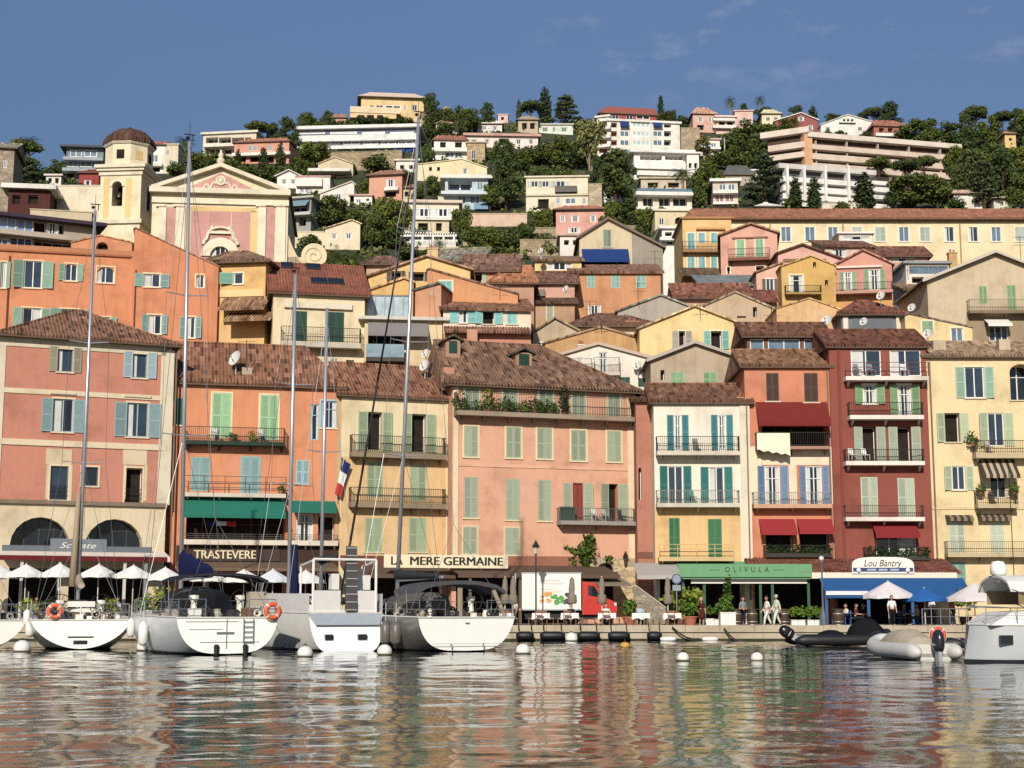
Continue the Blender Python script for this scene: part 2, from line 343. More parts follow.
def build_terrain():
    vs = []; fs = []
    ys = list(np.concatenate([np.arange(111.5, 180, 3), np.arange(180, 440, 3.0), np.arange(440, 700, 25)]))
    us = list(np.arange(-520, 1560, 12)); nu = len(us)
    for Y in ys:
        for u in us:
            X = (u-512)/FP*Y/1.03; vs.append((X, Y, terz(X, Y)))
    for j in range(len(ys)-1):
        for i in range(nu-1): a = j*nu+i; fs.append((a, a+1, a+1+nu, a+nu))
    mb = MB(); mb.v = vs; mb.f = fs; mb.m = [0]*len(fs)
    m, n, b = newmat('hill_soil'); l = n.links.new
    tc = N(n, 'ShaderNodeTexCoord'); nz = N(n, 'ShaderNodeTexNoise', Scale=.09, Detail=8.0, Roughness=.7); l(tc.outputs['Object'], nz.inputs['Vector'])
    r = N(n, 'ShaderNodeValToRGB'); e = r.color_ramp.elements; e[0].position = .38; e[0].color = (.012, .022, .008, 1); e[1].position = .72; e[1].color = (.16, .12, .08, 1)
    x = e.new(.55); x.color = (.035, .045, .015, 1); l(nz.outputs[0], r.inputs[0]); l(r.outputs[0], b.inputs['Base Color']); b.inputs['Roughness'].default_value = 1
    o = mb.build('hillside', m, smooth=True); tag(o, kind='structure')
build_terrain()
# ------------------------------------------------------------------ houses
HOUSES = []
def clip_poly(P, a, b, c):
    out = []
    for i in range(len(P)):
        p, q = P[i], P[(i+1) % len(P)]; dp = a*p[0]+b*p[1]-c; dq = a*q[0]+b*q[1]-c
        if dp <= 1e-9: out.append(p)
        if (dp < -1e-9 and dq > 1e-9) or (dp > 1e-9 and dq < -1e-9):
            t = dp/(dp-dq); out.append((p[0]+(q[0]-p[0])*t, p[1]+(q[1]-p[1])*t))
    return out
class House:
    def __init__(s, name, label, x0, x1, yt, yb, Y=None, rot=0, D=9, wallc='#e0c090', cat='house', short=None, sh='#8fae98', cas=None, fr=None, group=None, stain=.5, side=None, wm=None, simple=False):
        s.r = RD(rot); s.D = D; s.simple = simple
        if Y is None: Y = on_hill((x0+x1)/2, yb).y
        s.Y = Y; ym = (yt+yb)/2; A = at(x0, ym, Y)
        s.n = Vector((math.sin(s.r), -math.cos(s.r), 0)); s.t = Vector((math.cos(s.r), math.sin(s.r), 0)); s.A = A.copy()
        s.A.z = 0; s.W = s.hit(x1, ym)[0]
        g = 1e9
        for u, v in ((0, 0), (s.W, 0), (0, D), (s.W, D)):
            p = s.A+s.t*u-s.n*v; g = min(g, terz(p.x, p.y))
        s.A.z = g-.3
        zt = s.hit(x0, yt)[1]; s.zt = zt; s.zb = 0
        s.top = [(0, zt), (s.W, zt)]; s.holes = []; s.sidetri = None; s.backtop = None
        s.wm = wm or wall(wallc, stain); s.sidem = wall(side, stain) if side else None  # side: darker copy of the wall colour, shade painted onto side walls
        s.sh = sh; s.cas = cas; s.fr = fr or '#ecebe6'
        s.root = empty(name, s.A, label, cat, s.r, group)
        s.px = ((x0+x1)/2, (yt+yb)/2, x0, x1, yt, yb); s.short = short or label; HOUSES.append(s)
    def hit(s, px, py, off=0.0):
        d = ray(px, py); P = s.A+s.n*off; t = (P-CO).dot(s.n)/d.dot(s.n); q = CO+d*t-s.A
        return q.dot(s.t), q.z
    def rect(s, x0, y0, x1, y1, off=0.0):
        xm, ym = (x0+x1)/2, (y0+y1)/2
        return s.hit(x0, ym, off)[0], s.hit(x1, ym, off)[0], s.hit(xm, y1, off)[1], s.hit(xm, y0, off)[1]
    def hole(s, u0, u1, z0, z1, d, arch=0):
        s.holes.append((u0, u1, z0, z1, d, arch))
    def leaf(s, u0, u1, z0, z1, y, c, par, hinge=None, ang=0.0):
        mb = MB(); f = min(.07, (u1-u0)*.18)
        mb.box(u0, u0+f, y-.045, y, z0, z1); mb.box(u1-f, u1, y-.045, y, z0, z1)
        for z in (z0, (z0+z1)/2-f/2, z1-f): mb.box(u0+f, u1-f, y-.043, y, z, z+f)
        mb.box(u0+f, u1-f, y-.03, y-.01, z0+f, z1-f, 1)
        if hinge is not None and ang:
            ca, sa = math.cos(ang), math.sin(ang); sg = 1 if hinge < (u0+u1)/2 else -1
            mb.v = [(hinge+(x-hinge)*ca-(0 if 1 else 0)*sa, yy-abs(x-hinge)*sa, z) for x, yy, z in mb.v]
        return mb.build('shutter', [plain(c, .6), louver(c)], par)
    def win(s, x0, y0, x1, y1, k='g', o=0, sh=None, cas=None, arch=0, sw=None, sill=1, fr=None, d=None, mull=1, name='window', side='lr', pane=None, rail=0):
        u0, u1, z0, z1 = s.rect(x0, y0, x1, y1); w = u1-u0; sh = sh or s.sh; cas = s.cas if cas is None else cas
        d = d or {'g': .16, 'w': .14, 'c': .12, 'd': .6, 'l': 1.6, 'b': .14}[k]
        s.hole(u0, u1, z0, z1, d, arch)
        mb = MB(); f = .07 if not s.simple else max(.09, w*.06); y = d-.05
        if k in 'gwb' or (k == 'l'):
            mb.box(u0, u0+f, y-.04, y+.04, z0, z1); mb.box(u1-f, u1, y-.04, y+.04, z0, z1); mb.box(u0+f, u1-f, y-.04, y+.04, z0, z0+f); mb.box(u0+f, u1-f, y-.04, y+.04, z1-f, z1)
            for i in range(mull):
                c = u0+w*(i+1)/(mull+1); mb.box(c-f*.55, c+f*.55, y-.035, y+.035, z0+f, z1-f)
            if not s.simple and z1-z0 > 1.2 and k in 'wl': mb.box(u0+f, u1-f, y-.02, y+.02, z0+(z1-z0)*.68, z0+(z1-z0)*.68+.05)
        else:
            mb.box(u0, u0+.05, d-.1, d-.03, z0, z1); mb.box(u1-.05, u1, d-.1, d-.03, z0, z1); mb.box(u0+.05, u1-.05, d-.1, d-.03, z1-.05, z1)
        nf = len(mb.f)
        if cas:
            c = .11 if not s.simple else .15
            mb.box(u0-c, u0, -.035, .02, z0, z1+c, 1); mb.box(u1, u1+c, -.035, .02, z0, z1+c, 1); mb.box(u0, u1, -.035, .02, z1, z1+c, 1)
        wo_ = mb.build(name, [plain(fr or s.fr, .5), plain(cas or '#e8d8b0', .8)], s.root)
        p = MB(); p.poly([(u0, d-.01, z0), (u1, d-.01, z0), (u1, d-.01, z1), (u0, d-.01, z1)])
        pm = pane or {'g': GLASS, 'w': CURT, 'c': DARK, 'd': DARK, 'l': GLASSD, 'b': GLASSB}[k]  # DARK sheet paints the shade of an open room, no glass there
        if k == 'g' and pane is None and random.random() < .25: pm = GLASSD
        p.build('pane', pm, wo_)
        if k == 'w':
            q = MB(); q.box(u0+w*.3, u1-w*.3, d-.018, d-.014, z0+f, z1-f); q.build('curtain_gap', GLASSD, wo_)
        if k == 'g' and not s.simple and pane is None and random.random() < .45:
            q = MB(); a, b_ = random.choice(((.04, .42), (.55, .96), (.04, .3))); q.box(u0+w*a, u0+w*b_, d-.018, d-.014, z0+f, z1-f); q.build('curtain', CURT, wo_)
        if sill:
            q = MB(); q.box(u0-.12, u1+.12, -.1, -.002, z0-.09, z0-.003); q.build('sill', plain(s.cas or '#d8c8a8', .8), wo_)
        if k == 'c':
            m = (u0+u1)/2; s.leaf(u0+.01, m-.008, z0+.01, z1-.01, .03, sh, wo_); s.leaf(m+.008, u1-.01, z0+.01, z1-.01, .03, sh, wo_)
        if o:
            sw_ = (sw/((x1-x0))*w if sw else w*.5)
            if 'l' in side: s.leaf(u0-.03-sw_, u0-.03, z0, z1, -.042, sh, wo_, u0-.03, random.choice((0, .08, .16, .3)) if not s.simple else 0)
            if 'r' in side: s.leaf(u1+.03, u1+.03+sw_, z0, z1, -.042, sh, wo_, u1+.03, random.choice((0, .06, .14, .26)) if not s.simple else 0)
        if rail:
            q = MB()
            for zz in (.3, .6, .9): q.box(u0, u1, -.06, -.03, z0+zz, z0+zz+.03)
            for i in range(int(w/.13)): q.box(u0+.06+i*.13, u0+.08+i*.13, -.055, -.035, z0+.02, z0+.93)
            q.build('railing', IRON, wo_)
        return wo_
    def grid(s, rows):
        """rows of (y0, y1, kind, open shutters, [(x0, x1) ...])"""
        for y0, y1, k, o, xs in rows:
            for x0, x1 in xs: s.win(x0, y0, x1, y1, k, o, sill=0 if s.simple else 1)
    def deco(s, x0, y0, x1, y1, c, p=.05, name='trim', m=None, off=0):
        u0, u1, z0, z1 = s.rect(x0, y0, x1, y1); mb = MB(); mb.box(u0, u1, -p, -off+.01 if off else .01, z0, z1)
        return mb.build(name, m or wall(c, .25), s.root)
    def band(s, x0, x1, ya0, yb0, h, c, p=.1, name='cornice'):
        """string course following the facade, from its height at x0"""
        u0, u1, z0, z1 = s.rect(x0, ya0, x0+1, yb0); u1 = s.hit(x1, ya0)[0]; mb = MB(); mb.box(u0, u1, -p, .01, z0, z1)
        return mb.build(name, wall(c, .3), s.root)
    def bal(s, x0, x1, ys, yb, yr, d=.9, c='#cbbfa8', rail='iron', rc=None, name='balcony', mid=0):
        u0, u1, z0, z1 = s.rect(x0, ys, x1, yb, d); zr = s.hit((x0+x1)/2, yr, d)[1]; z0 = min(z0, z1-.12)
        mb = MB(); mb.box(u0, u1, -d, .02, z0, z1)
        if not s.simple:
            for i in range(max(2, int((u1-u0)/1.6))):
                n_ = max(2, int((u1-u0)/1.6)); x = u0+.25+(u1-u0-.5)*i/(n_-1); mb.prism([(x, -.02, z0-.35), (x, -.02, z0), (x, -d*.7, z0)], (.12, 0, 0))
        b = mb.build(name, wall(c, .3), s.root); q = MB()
        if rail in ('iron', 'white', 'bars'):
            st = .13 if not s.simple else .4; w_ = .011 if not s.simple else .03
            q.box(u0, u1, -d+.02, -d+.06, zr-.04, zr); q.box(u0, u1, -d+.03, -d+.05, z1+.08, z1+.11)
            if mid: q.box(u0, u1, -d+.03, -d+.05, (zr+z1)/2, (zr+z1)/2+.03)
            for i in range(int((u1-u0)/st)+1):
                x = min(u0+.02+i*st, u1-.02); q.box(x-w_, x+w_, -d+.03, -d+.05, z1, zr-.04)
            for x in (u0, u1-.04):
                q.box(x, x+.04, -d+.06, 0, zr-.04, zr)
                for i in range(int(d/st)): q.box(x+.01, x+.03, -d+.06+i*st, -d+.08+i*st, z1, zr-.04)
            q.build('railing', plain(rc, .5) if rc else IRON, b)
        elif rail == 'bars3':
            for k_ in (.33, .66, 1): zz = z1+(zr-z1)*k_; q.box(u0, u1, -d+.02, -d+.05, zz-.04, zz)
            for i in range(max(2, int((u1-u0)/1.2)+1)):
                n_ = max(2, int((u1-u0)/1.2)+1); x = u0+.02+(u1-u0-.04)*i/(n_-1); q.box(x-.025, x+.025, -d+.015, -d+.055, z1, zr)
            q.build('railing', plain(rc or '#4b473f', .5), b)
        elif rail == 'wall':
            q.box(u0, u1, -d, -d+.12, z1, zr); q.box(u0, u0+.12, -d+.12, 0, z1, zr); q.box(u1-.12, u1, -d+.12, 0, z1, zr); q.build('parapet', wall(rc or c, .3), b)
        elif rail == 'glass':
            q.box(u0, u1, -d, -d+.04, z1, zr); q.build('glass_balustrade', glassm(rc or '#6b7f90', .15), b)
        return b
    def awn(s, x0, x1, y0, y1, d=1.2, c='#8a2a2a', val=.22, stripes=None, name='awning', off=.02):
        ym = (y0+y1)/2; ua, ub = s.hit(x0, ym, d/2)[0], s.hit(x1, ym, d/2)[0]; z1 = s.hit((x0+x1)/2, y0, off)[1]; z0 = s.hit((x0+x1)/2, y1, d)[1]
        mb = MB(); mats = [clothm(c)]
        n_ = 1
        if stripes: mats.append(clothm(stripes)); n_ = max(3, int((ub-ua)/.22))
        for i in range(n_):
            a = ua+(ub-ua)*i/n_; b = ua+(ub-ua)*(i+1)/n_; mb.mi = i % 2 if stripes else 0
            mb.prism([(a, -off, z1), (a, -d, z0+val), (a, -d, z0), (a, -d+.03, z0), (a, -d+.03, z0+val-.03), (a, -off, z1-.05)], (b-a, 0, 0))
        mb.mi = 0
        o = mb.build(name, mats, s.root)
        return o
    # -------- roofs
    def roof_ridge(s, ry, a=None, b=None, c='#8a5540', ov=.45, th=.16, yf=.5, mat=None, name='roof', front=None):
        D = s.D; W_ = s.W; ze = s.zt+.06; yr = D*yf; zr = max(ze+.4, s.hit((s.px[2]+s.px[3])/2, ry, -yr)[1])
        ga = a is None; ua = -ov if ga else a*W_; ub = W_+ov if b is None else b*W_; s.zr = zr; s.yr = yr
        E = [(-ov, -ov), (W_+ov, -ov), (W_+ov, D+ov), (-ov, D+ov)]; R0, R1 = (ua, yr, zr), (ub, yr, zr)
        if ga: s.sidetri = (yr, zr-th)
        mb = MB(); t = [(x, y, ze) for x, y in E]; lo_ = [(x, y, ze-th) for x, y in E]
        mb.poly([t[0], t[1], R1, R0]); mb.poly([t[2], t[3], R0, R1]); mb.poly([t[3], t[0], R0]); mb.poly([t[1], t[2], R1])
        for i in range(4): j = (i+1) % 4; mb.poly([lo_[i], lo_[j], t[j], t[i]], 1)
        mb.poly([lo_[3], lo_[2], lo_[1], lo_[0]], 1)
        # rounded ridge and eave tiles
        n0 = len(mb.f); mb.tube(R0, R1, .11, .11, 6)
        if not s.simple:
            k = int((W_+2*ov)/.24)
            for i in range(k): x = -ov+.12+i*.24; mb.tube((x, -ov-.06, ze-.02), (x, -ov+.3, ze+.36*(zr-ze)/(yr+ov)-.0), .1, .1, 5)
            mb.tube(t[0], R0, .1, .1, 6); mb.tube(t[1], R1, .1, .1, 6)
        s.roof = mb.build(name, [mat or tile(c), plain('#6d5746', .8)], s.root); return s.roof
    def roof_shed(s, ry, c='#8a5540', ov=.35, th=.16, mat=None, name='roof'):
        D = s.D; W_ = s.W; ze = s.zt+.06; zr = max(ze+.3, s.hit((s.px[2]+s.px[3])/2, ry, -D)[1]); s.zr = zr; s.yr = D
        k = (zr-ze)/D; mb = MB(); a = (-ov, -ov, ze-k*ov); b = (-ov, D, zr)
        mb.prism([a, b, (-ov, D, zr-th), (-ov, -ov, ze-k*ov-th)], (W_+2*ov, 0, 0))
        if not s.simple:
            for i in range(int((W_+2*ov)/.24)): x = -ov+.12+i*.24; mb.tube((x, -ov-.06, ze-k*ov-.02), (x, -ov+.3, ze-k*ov+k*.36), .1, .1, 5)
        s.backz = zr-th; s.roof = mb.build(name, mat or tile(c), s.root); return s.roof
    def roof_gable(s, ax, ay, yl=None, yr=None, c='#8a5540', ov=.3, th=.16, mat=None, edge=None, name='roof', dove=.3):
        ua, za = s.hit(ax, ay); ua = min(max(ua, .06), s.W-.06); zl = s.hit(s.px[2], yl)[1] if yl else s.zt; zr = s.hit(s.px[3], yr)[1] if yr else s.zt
        s.top = [(0, zl), (ua, za), (s.W, zr)]; s.ztl, s.ztr = zl, zr; s.zr = za; s.yr = 0; mb = MB()
        kl = (za-zl)/max(.1, ua); kr = (za-zr)/max(.1, s.W-ua)
        P = [(-ov, zl-kl*ov), (ua, za), (s.W+ov, zr-kr*ov)]
        for (p, q) in ((P[0], P[1]), (P[1], P[2])):
            a = [(p[0], -ov, p[1]+.02), (q[0], -ov, q[1]+.02), (q[0], -ov, q[1]+.02+th), (p[0], -ov, p[1]+.02+th)]
            mb.prism(a, (0, s.D+ov+dove, 0))
        s.roof = mb.build(name, mat or tile(c), s.root)
        q = MB()
        if edge:
            for (p, r) in ((P[0], P[1]), (P[1], P[2])):
                q.prism([(p[0], -ov-.06, p[1]-.08), (r[0], -ov-.06, r[1]-.08), (r[0], -ov-.06, r[1]+th), (p[0], -ov-.06, p[1]+th)], (0, .05, 0))
            q.build('verge_board', plain(edge, .8), s.root)
        return s.roof
    def roof_flat(s, ov=.3, th=.3, c='#e4ddd0', up=0.0, name='roof', mat=None, par=0):
        mb = MB(); z = s.zt+.003+up; mb.box(-ov, s.W+ov, -ov, s.D+ov, z, z+th)
        if par:
            mb.box(-ov, s.W+ov, -ov, -ov+.15, z+th, z+th+par)
        s.zr = z+th; s.yr = 0; s.roof = mb.build(name, mat or wall(c, .3), s.root); return s.roof
    def chim(s, px, py, w=.6, h=1.6, c='#c9a98a', yf=.4, cap=True):
        u, z = s.hit(px, py, -s.D*yf); y = s.D*yf; mb = MB(); mb.box(u-w/2, u+w/2, y-w*.4, y+w*.4, z-h, z)
        if cap: mb.box(u-w/2-.07, u+w/2+.07, y-w*.4-.07, y+w*.4+.07, z, z+.1)
        ch = mb.build('chimney', wall(c, .6), s.roof)
        if cap:
            q = MB(); q.tube((u-w*.2, y, z+.1), (u-w*.2, y, z+.45), .1, .09, 8); q.tube((u+w*.2, y, z+.1), (u+w*.2, y, z+.4), .1, .09, 8); q.build('chimney_pot', plain('#a8664a', .8), s.roof)
        return ch
    def lean(s, x0, x1, y0, y1, d=1.5, c='#8a5540', name='lean_to_roof', off=0.02):
        """a strip of tiled roof running down from the wall to an edge d metres in front"""
        ua, ub = s.rect(x0, y0, x1, y1, d)[:2]; z1 = s.hit((x0+x1)/2, y0, off)[1]; z0 = s.hit((x0+x1)/2, y1, d)[1]; mb = MB()
        mb.prism([(ua, -off, z1), (ua, -d, z0+.1), (ua, -d, z0), (ua, -off, z1-.12)], (ub-ua, 0, 0))
        for i in range(int((ub-ua)/.24)): x = ua+.12+i*.24; mb.tube((x, -d-.05, z0+.08), (x, -off, z1-.02), .1, .1, 5)
        return mb.build(name, tile(c), s.root)
    def slab(s, x0, x1, y0, y1, d=.8, c='#e8e2d6', name='slab', back=.02, m=None):
        u0, u1, z0, z1 = s.rect(x0, y0, x1, y1, d); mb = MB(); mb.box(u0, u1, -d, back, z0, z1); return mb.build(name, m or wall(c, .3), s.root)
    def arch_pts(s, u0, u1, z0, z1, arch, n=10):
        r = (u1-u0)/2; h = min(r, (z1-z0))*arch; zc = z1-h
        return [((u0+u1)/2-r*math.cos(PI*i/n), zc+h*math.sin(PI*i/n)) for i in range(n+1)], zc
    def finish(s):
        mb = MB(); W_, D = s.W, s.D; T = s.top; zmax = max(z for _, z in T)
        U = sorted({0, W_, *[h[0] for h in s.holes], *[h[1] for h in s.holes]}); U = [u for u in U if -1e-6 <= u <= W_+1e-6]
        Z = sorted({0, zmax, *[h[2] for h in s.holes], *[h[3] for h in s.holes]}); Z = [z for z in Z if z <= zmax+1e-6]
        zs = s.zsplit[0] if hasattr(s, 'zsplit') else -1
        if zs > 0: Z = sorted(set(Z)|{zs})
        planes = []
        for (a, b) in zip(T, T[1:]):
            nx, nz = -(b[1]-a[1]), (b[0]-a[0]); planes.append((nx, nz, nx*a[0]+nz*a[1]))
        for u0, u1 in zip(U, U[1:]):
            if u1-u0 < 1e-5: continue
            for z0, z1 in zip(Z, Z[1:]):
                if z1-z0 < 1e-5: continue
                um, zm = (u0+u1)/2, (z0+z1)/2
                mb.mi = 2 if zm < zs else 0
                if any(h[0] < um < h[1] and h[2] < zm < h[3] for h in s.holes): continue
                P = [(u0, z0), (u1, z0), (u1, z1), (u0, z1)]
                for pl in planes:
                    P = clip_poly(P, *pl)
                    if len(P) < 3: break
                if len(P) >= 3: mb.poly([(u, 0, z) for u, z in P])
        for u0, u1, z0, z1, d, arch in s.holes:
            mb.mi = 2 if (z0+z1)/2 < zs else 0
            if arch:
                A, zc = s.arch_pts(u0, u1, z0, z1, arch); n = len(A)-1; h2 = n//2
                mb.poly([(u0, 0, z1)]+[(u, 0, z) for u, z in A[h2::-1]]); mb.poly([(u1, 0, z1)]+[(u, 0, z) for u, z in A[:h2-1:-1]][::-1])
                loop = [(u0, z0)]+A+[(u1, z0)]
            else: loop = [(u0, z0), (u0, z1), (u1, z1), (u1, z0)]
            for p, q in zip(loop, loop[1:]+loop[:1]): mb.poly([(p[0], 0, p[1]), (q[0], 0, q[1]), (q[0], d, q[1]), (p[0], d, p[1])])
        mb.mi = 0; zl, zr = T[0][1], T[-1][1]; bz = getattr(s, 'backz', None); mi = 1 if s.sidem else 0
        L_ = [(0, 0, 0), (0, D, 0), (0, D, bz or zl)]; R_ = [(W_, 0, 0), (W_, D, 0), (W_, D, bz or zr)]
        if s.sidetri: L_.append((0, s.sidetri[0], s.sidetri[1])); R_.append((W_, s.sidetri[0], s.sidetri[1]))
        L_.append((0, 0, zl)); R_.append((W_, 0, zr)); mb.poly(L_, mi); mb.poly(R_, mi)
        if bz: mb.poly([(W_, D, 0), (0, D, 0), (0, D, bz), (W_, D, bz)], mi)
        else: mb.poly([(W_, D, 0), (0, D, 0)]+[(u, D, z) for u, z in T], mi)
        if len(T) == 2 and not bz: mb.poly([(0, 0, zl), (W_, 0, zr), (W_, D, zr), (0, D, zl)])
        s.wallo = mb.build('wall', [s.wm, s.sidem or s.wm]+([s.zsplit[1]] if zs > 0 else []), s.root)
        return s
    def P(s, u, y, z): return s.A+s.t*u-s.n*y+Vector((0, 0, z))
def dish(px, py, Y, r, label, face=(-.55, -.7, .35)):
    r *= .85; p = at(px, py, Y); o = empty('satellite_dish', p-Vector((0, 0, r*1.6)), label, 'satellite dish', group='satellite dishes on the roofs')
    d = Vector(face).normalized(); q = d.to_track_quat('Z', 'Y'); mb = MB(); K = 5; n = 16; vs = [(0, 0, 0)]
    for k in range(1, K+1):
        for i in range(n): a = 2*PI*i/n; rr = r*k/K; vs.append((rr*math.cos(a), rr*math.sin(a)*1.08, .28*r*(k/K)**2))
    fs = [(0, 1+i, 1+(i+1) % n) for i in range(n)]+[(1+(k-1)*n+i, 1+k*n+i, 1+k*n+(i+1) % n, 1+(k-1)*n+(i+1) % n) for k in range(1, K) for i in range(n)]
    vs = [q @ Vector(v)+Vector((0, 0, r*1.6)) for v in vs]; mb.add(vs, fs)
    vs2 = [v-d*.03 for v in vs]; mb.add(vs2, [f[::-1] for f in fs]); mb.build('reflector', plain('#d8d4ce', .5, 0, .08), o)
    m2 = MB(); c = Vector((0, 0, r*1.6)); m2.tube((0, .08, -.25), (0, .08, r*1.6), .035); m2.tube((0, .08, r*1.5), c-d*.02, .03); m2.build('mast', STEEL, o)
    m3 = MB(); m3.tube(c-Vector((0, 0, r)), c+d*r*1.0, .02); m3.box(*[v for k in range(3) for v in ((c+d*r*1.0)[k]-.05, (c+d*r*1.0)[k]+.05)]); m3.build('feed_arm', plain('#777777', .5), o)
    return o
def antenna(px, py0, py1, Y, label, n=2):
    a = at(px, py1, Y); b = at(px, py0, Y); o = empty('roof_antenna', a, label, 'antenna', group='aerials on the roofs'); h = b.z-a.z
    mb = MB(); mb.tube((0, 0, 0), (0, 0, h), .025); mb.build('mast', IRON, o); q = MB()
    for k in range(n):
        z = h-.1-k*.7; q.tube((-.6, 0, z), (.6, .1, z), .015)
        for i in range(5): x = -.55+i*.27; q.tube((x, -.3, z), (x, .3, z), .01)
    q.build('aerial', STEEL, o); return o
# ------------------------------------------------------------------ front row
def sign(h, x0, y0, x1, y1, off, bc, body, tc, label, tx=None, shear=0, bold=0.0, space=1.0, hfrac=.62, board=True, thick=.08, arch=False):
    u0, u1, z0, z1 = h.rect(x0, y0, x1, y1, off); c = h.P((u0+u1)/2, -off, (z0+z1)/2); o = empty('shop_sign', c, label, 'sign', h.r)
    w, hh = u1-u0, z1-z0; mb = MB()
    if arch:
        pts = [(-w/2, 0, -hh/2), (w/2, 0, -hh/2), (w/2, 0, -hh*.1)]+[(w/2*math.cos(PI*i/16) if 0 else (w/2-.0)*math.copysign(abs(math.cos(PI*i/16))**.55, math.cos(PI*i/16)), 0, -hh*.1+hh*.6*math.sin(PI*i/16)**.6) for i in range(1, 16)]+[(-w/2, 0, -hh*.1)]
        mb.prism(pts, (0, thick, 0))
    else: mb.box(-w/2, w/2, 0, thick, -hh/2, hh/2)
    if board: mb.build('board', plain(bc, .6, 0, .08), o)
    if tx: ua, ub = h.hit(tx[0], (y0+y1)/2, off)[0]-(u0+u1)/2, h.hit(tx[1], (y0+y1)/2, off)[0]-(u0+u1)/2
    else: ua, ub = -w*.42, w*.42
    text(body, hh*hfrac*1.38, plain(tc, .6), o, ((ua+ub)/2, -.01 if board else 0, 0), shear=shear, width=ub-ua, bold=bold, space=space)
    return o
GS, TS, BS = '#9db79a', '#8fb0b0', '#5c86b0'
# -- red house with hip roof, far left
h = House('town_house', 'terracotta red quayside house with hipped tile roof and two big ground arches', -3, 167, 335, 616, 95.5, 23, 9, '#d4866a', 'house', 'the red house with arches', sh='#93b0b4', cas='#e6d3ac', stain=.3)
Z = [('#93b0b4')]
h.win(58, 347, 73, 372, 'g', 1, '#a39c86', sw=8, fr='#8d9aa4', mull=0); h.win(133, 352, 147, 378, 'g', 1, '#a9c3cb', sw=9, fr='#8d9aa4', mull=0)
h.win(53, 399, 73, 432, 'g', 1, sw=11, fr='#a9bcc2'); h.win(127, 403, 148, 437, 'g', 1, sw=12, fr='#a9bcc2')
h.win(50, 466, 68, 500, 'g', rail=1, fr='#6d7a80', mull=0); h.win(82, 467, 98, 486, 'g', fr='#5d6468', mull=0); h.win(125, 468, 142, 503, 'd', rail=1)
h.win(10, 517, 70, 556, 'l', arch=1, cas='', sill=0, mull=3, fr='#4a4440', d=1.0); h.win(85, 519, 143, 557, 'l', arch=1, cas='', sill=0, mull=3, fr='#4a4440', d=1.0)
h.win(8, 568, 60, 624, 'd', sill=0, cas='', d=2); h.win(68, 568, 148, 624, 'd', sill=0, cas='', d=2)
h.band(-3, 167, 332, 345, 0, '#e3d5b4', .06, 'frieze'); h.band(-3, 167, 387, 392, 0, '#e6d3ac', .07); h.band(-3, 167, 438, 444, 0, '#e6d3ac', .09); h.band(-3, 167, 499, 503, 0, '#8d7b66', .22, 'ledge')
h.zsplit = (h.hit(80, 504)[1], wall('#e3d0a8', .8))
h.deco(159, 350, 172, 505, '#e6d9ba', .06, 'quoin'); h.deco(-4, 345, 2.5, 499, '#e6d9ba', .06, 'quoin'); 
for a, b in ((46, 72), (123, 147)): h.deco(a, 449, b, 465, '#e0cba2', .03, 'panel'); h.deco(a, 465, a+3, 499, '#e0cba2', .03, 'panel'); h.deco(b-3, 465, b, 501, '#e0cba2', .03, 'panel')
for a, b, y in ((50, 76, 396), (124, 151, 399)): h.deco(a, y-4, b, y-1.5, '#e6d3ac', .16, 'lintel')
h.roof_ridge(311, .44, .5, '#84543e', ov=.6); h.finish(); B1 = h
b = MB(); u0, u1, z0, z1 = h.rect(2, 545, 150, 553, .9); 
sg = sign(h, 2, 546, 152, 553, .75, '#646d76', 'Scolate', '#e8e6e2', 'grey fascia sign with white script above the white and maroon awning', tx=(60, 96), shear=.35, hfrac=.85, thick=.1)
mb = MB(); uu = (h.hit(78, 549, .8)[0]); cc = h.hit(78, 546, .8)[1]
mb.box(-1.75, 1.75, -.03, .09, -.35, .68); mb.build('script_panel', plain('#747d86', .6), sg)
for ch in sg.children:
    if ch.name.startswith('lettering'): ch.location.y = -.05; ch.location.z = .24
aw = h.awn(-3, 167, 550, 561, 2.4, '#e9dccb', .3, name='awning'); mb = MB(); u0, u1, z0, z1 = h.rect(-3, 556, 167, 561, 2.45); mb.box(u0, u1, -2.47, -2.43, z0, z1); mb.build('valance', clothm('#6d2428'), aw)
# -- orange house
h = House('town_house', 'bright orange quayside house with green awnings under a long brown tiled roof', 171, 340, 383, 616, 100.5, 13, 8, '#e8915a', 'house', 'the orange house', sh='#a7d3a4', cas='#f0d9a8')
h.win(212, 393, 231, 438, 'c', sill=0); h.win(260, 395, 278, 440, 'c', sill=0)
h.win(310, 404, 319, 440, 'w', fr='#9fc0c8', cas='', sill=0, mull=0); h.win(311, 401, 336, 428, 'w', fr='#9fbfcb', cas='#b7d0d8')if 0 else h.win(321, 401, 337, 428, 'w', fr='#9fbfcb', cas='#a9c6d0')
h.win(191, 457, 210, 491, 'c', sh='#8fb3b4', cas='', sill=0); h.win(242, 458, 259, 494, 'c', sh='#8fb3b4', cas='#8fb3b4', sill=0)
h.win(296, 460, 309, 484, 'c', sh='#9cc4ca', cas='', arch=1)
h.win(173, 398, 183, 425, 'c', sh='#3c6a5c', cas=''); 
h.win(186, 516, 285, 541, 'l', cas='', sill=0, mull=5, fr='#5d3a26', d=1.4, pane=DARK); h.win(296, 514, 313, 542, 'w', cas='', sill=0); h.win(318, 516, 334, 541, 'd', cas='', sill=0)
h.win(180, 572, 285, 624, 'd', sill=0, cas='', d=2); h.win(294, 572, 334, 624, 'd', sill=0, cas='', d=2)
h.bal(183, 285, 441, 445, 427, .9, '#31463a', 'iron'); h.bal(183, 286, 493, 497, 476, .8, '#d8cbb6', 'bars3'); h.bal(183, 338, 540, 545, 534, .6, '#e6d8c4', 'bars3')
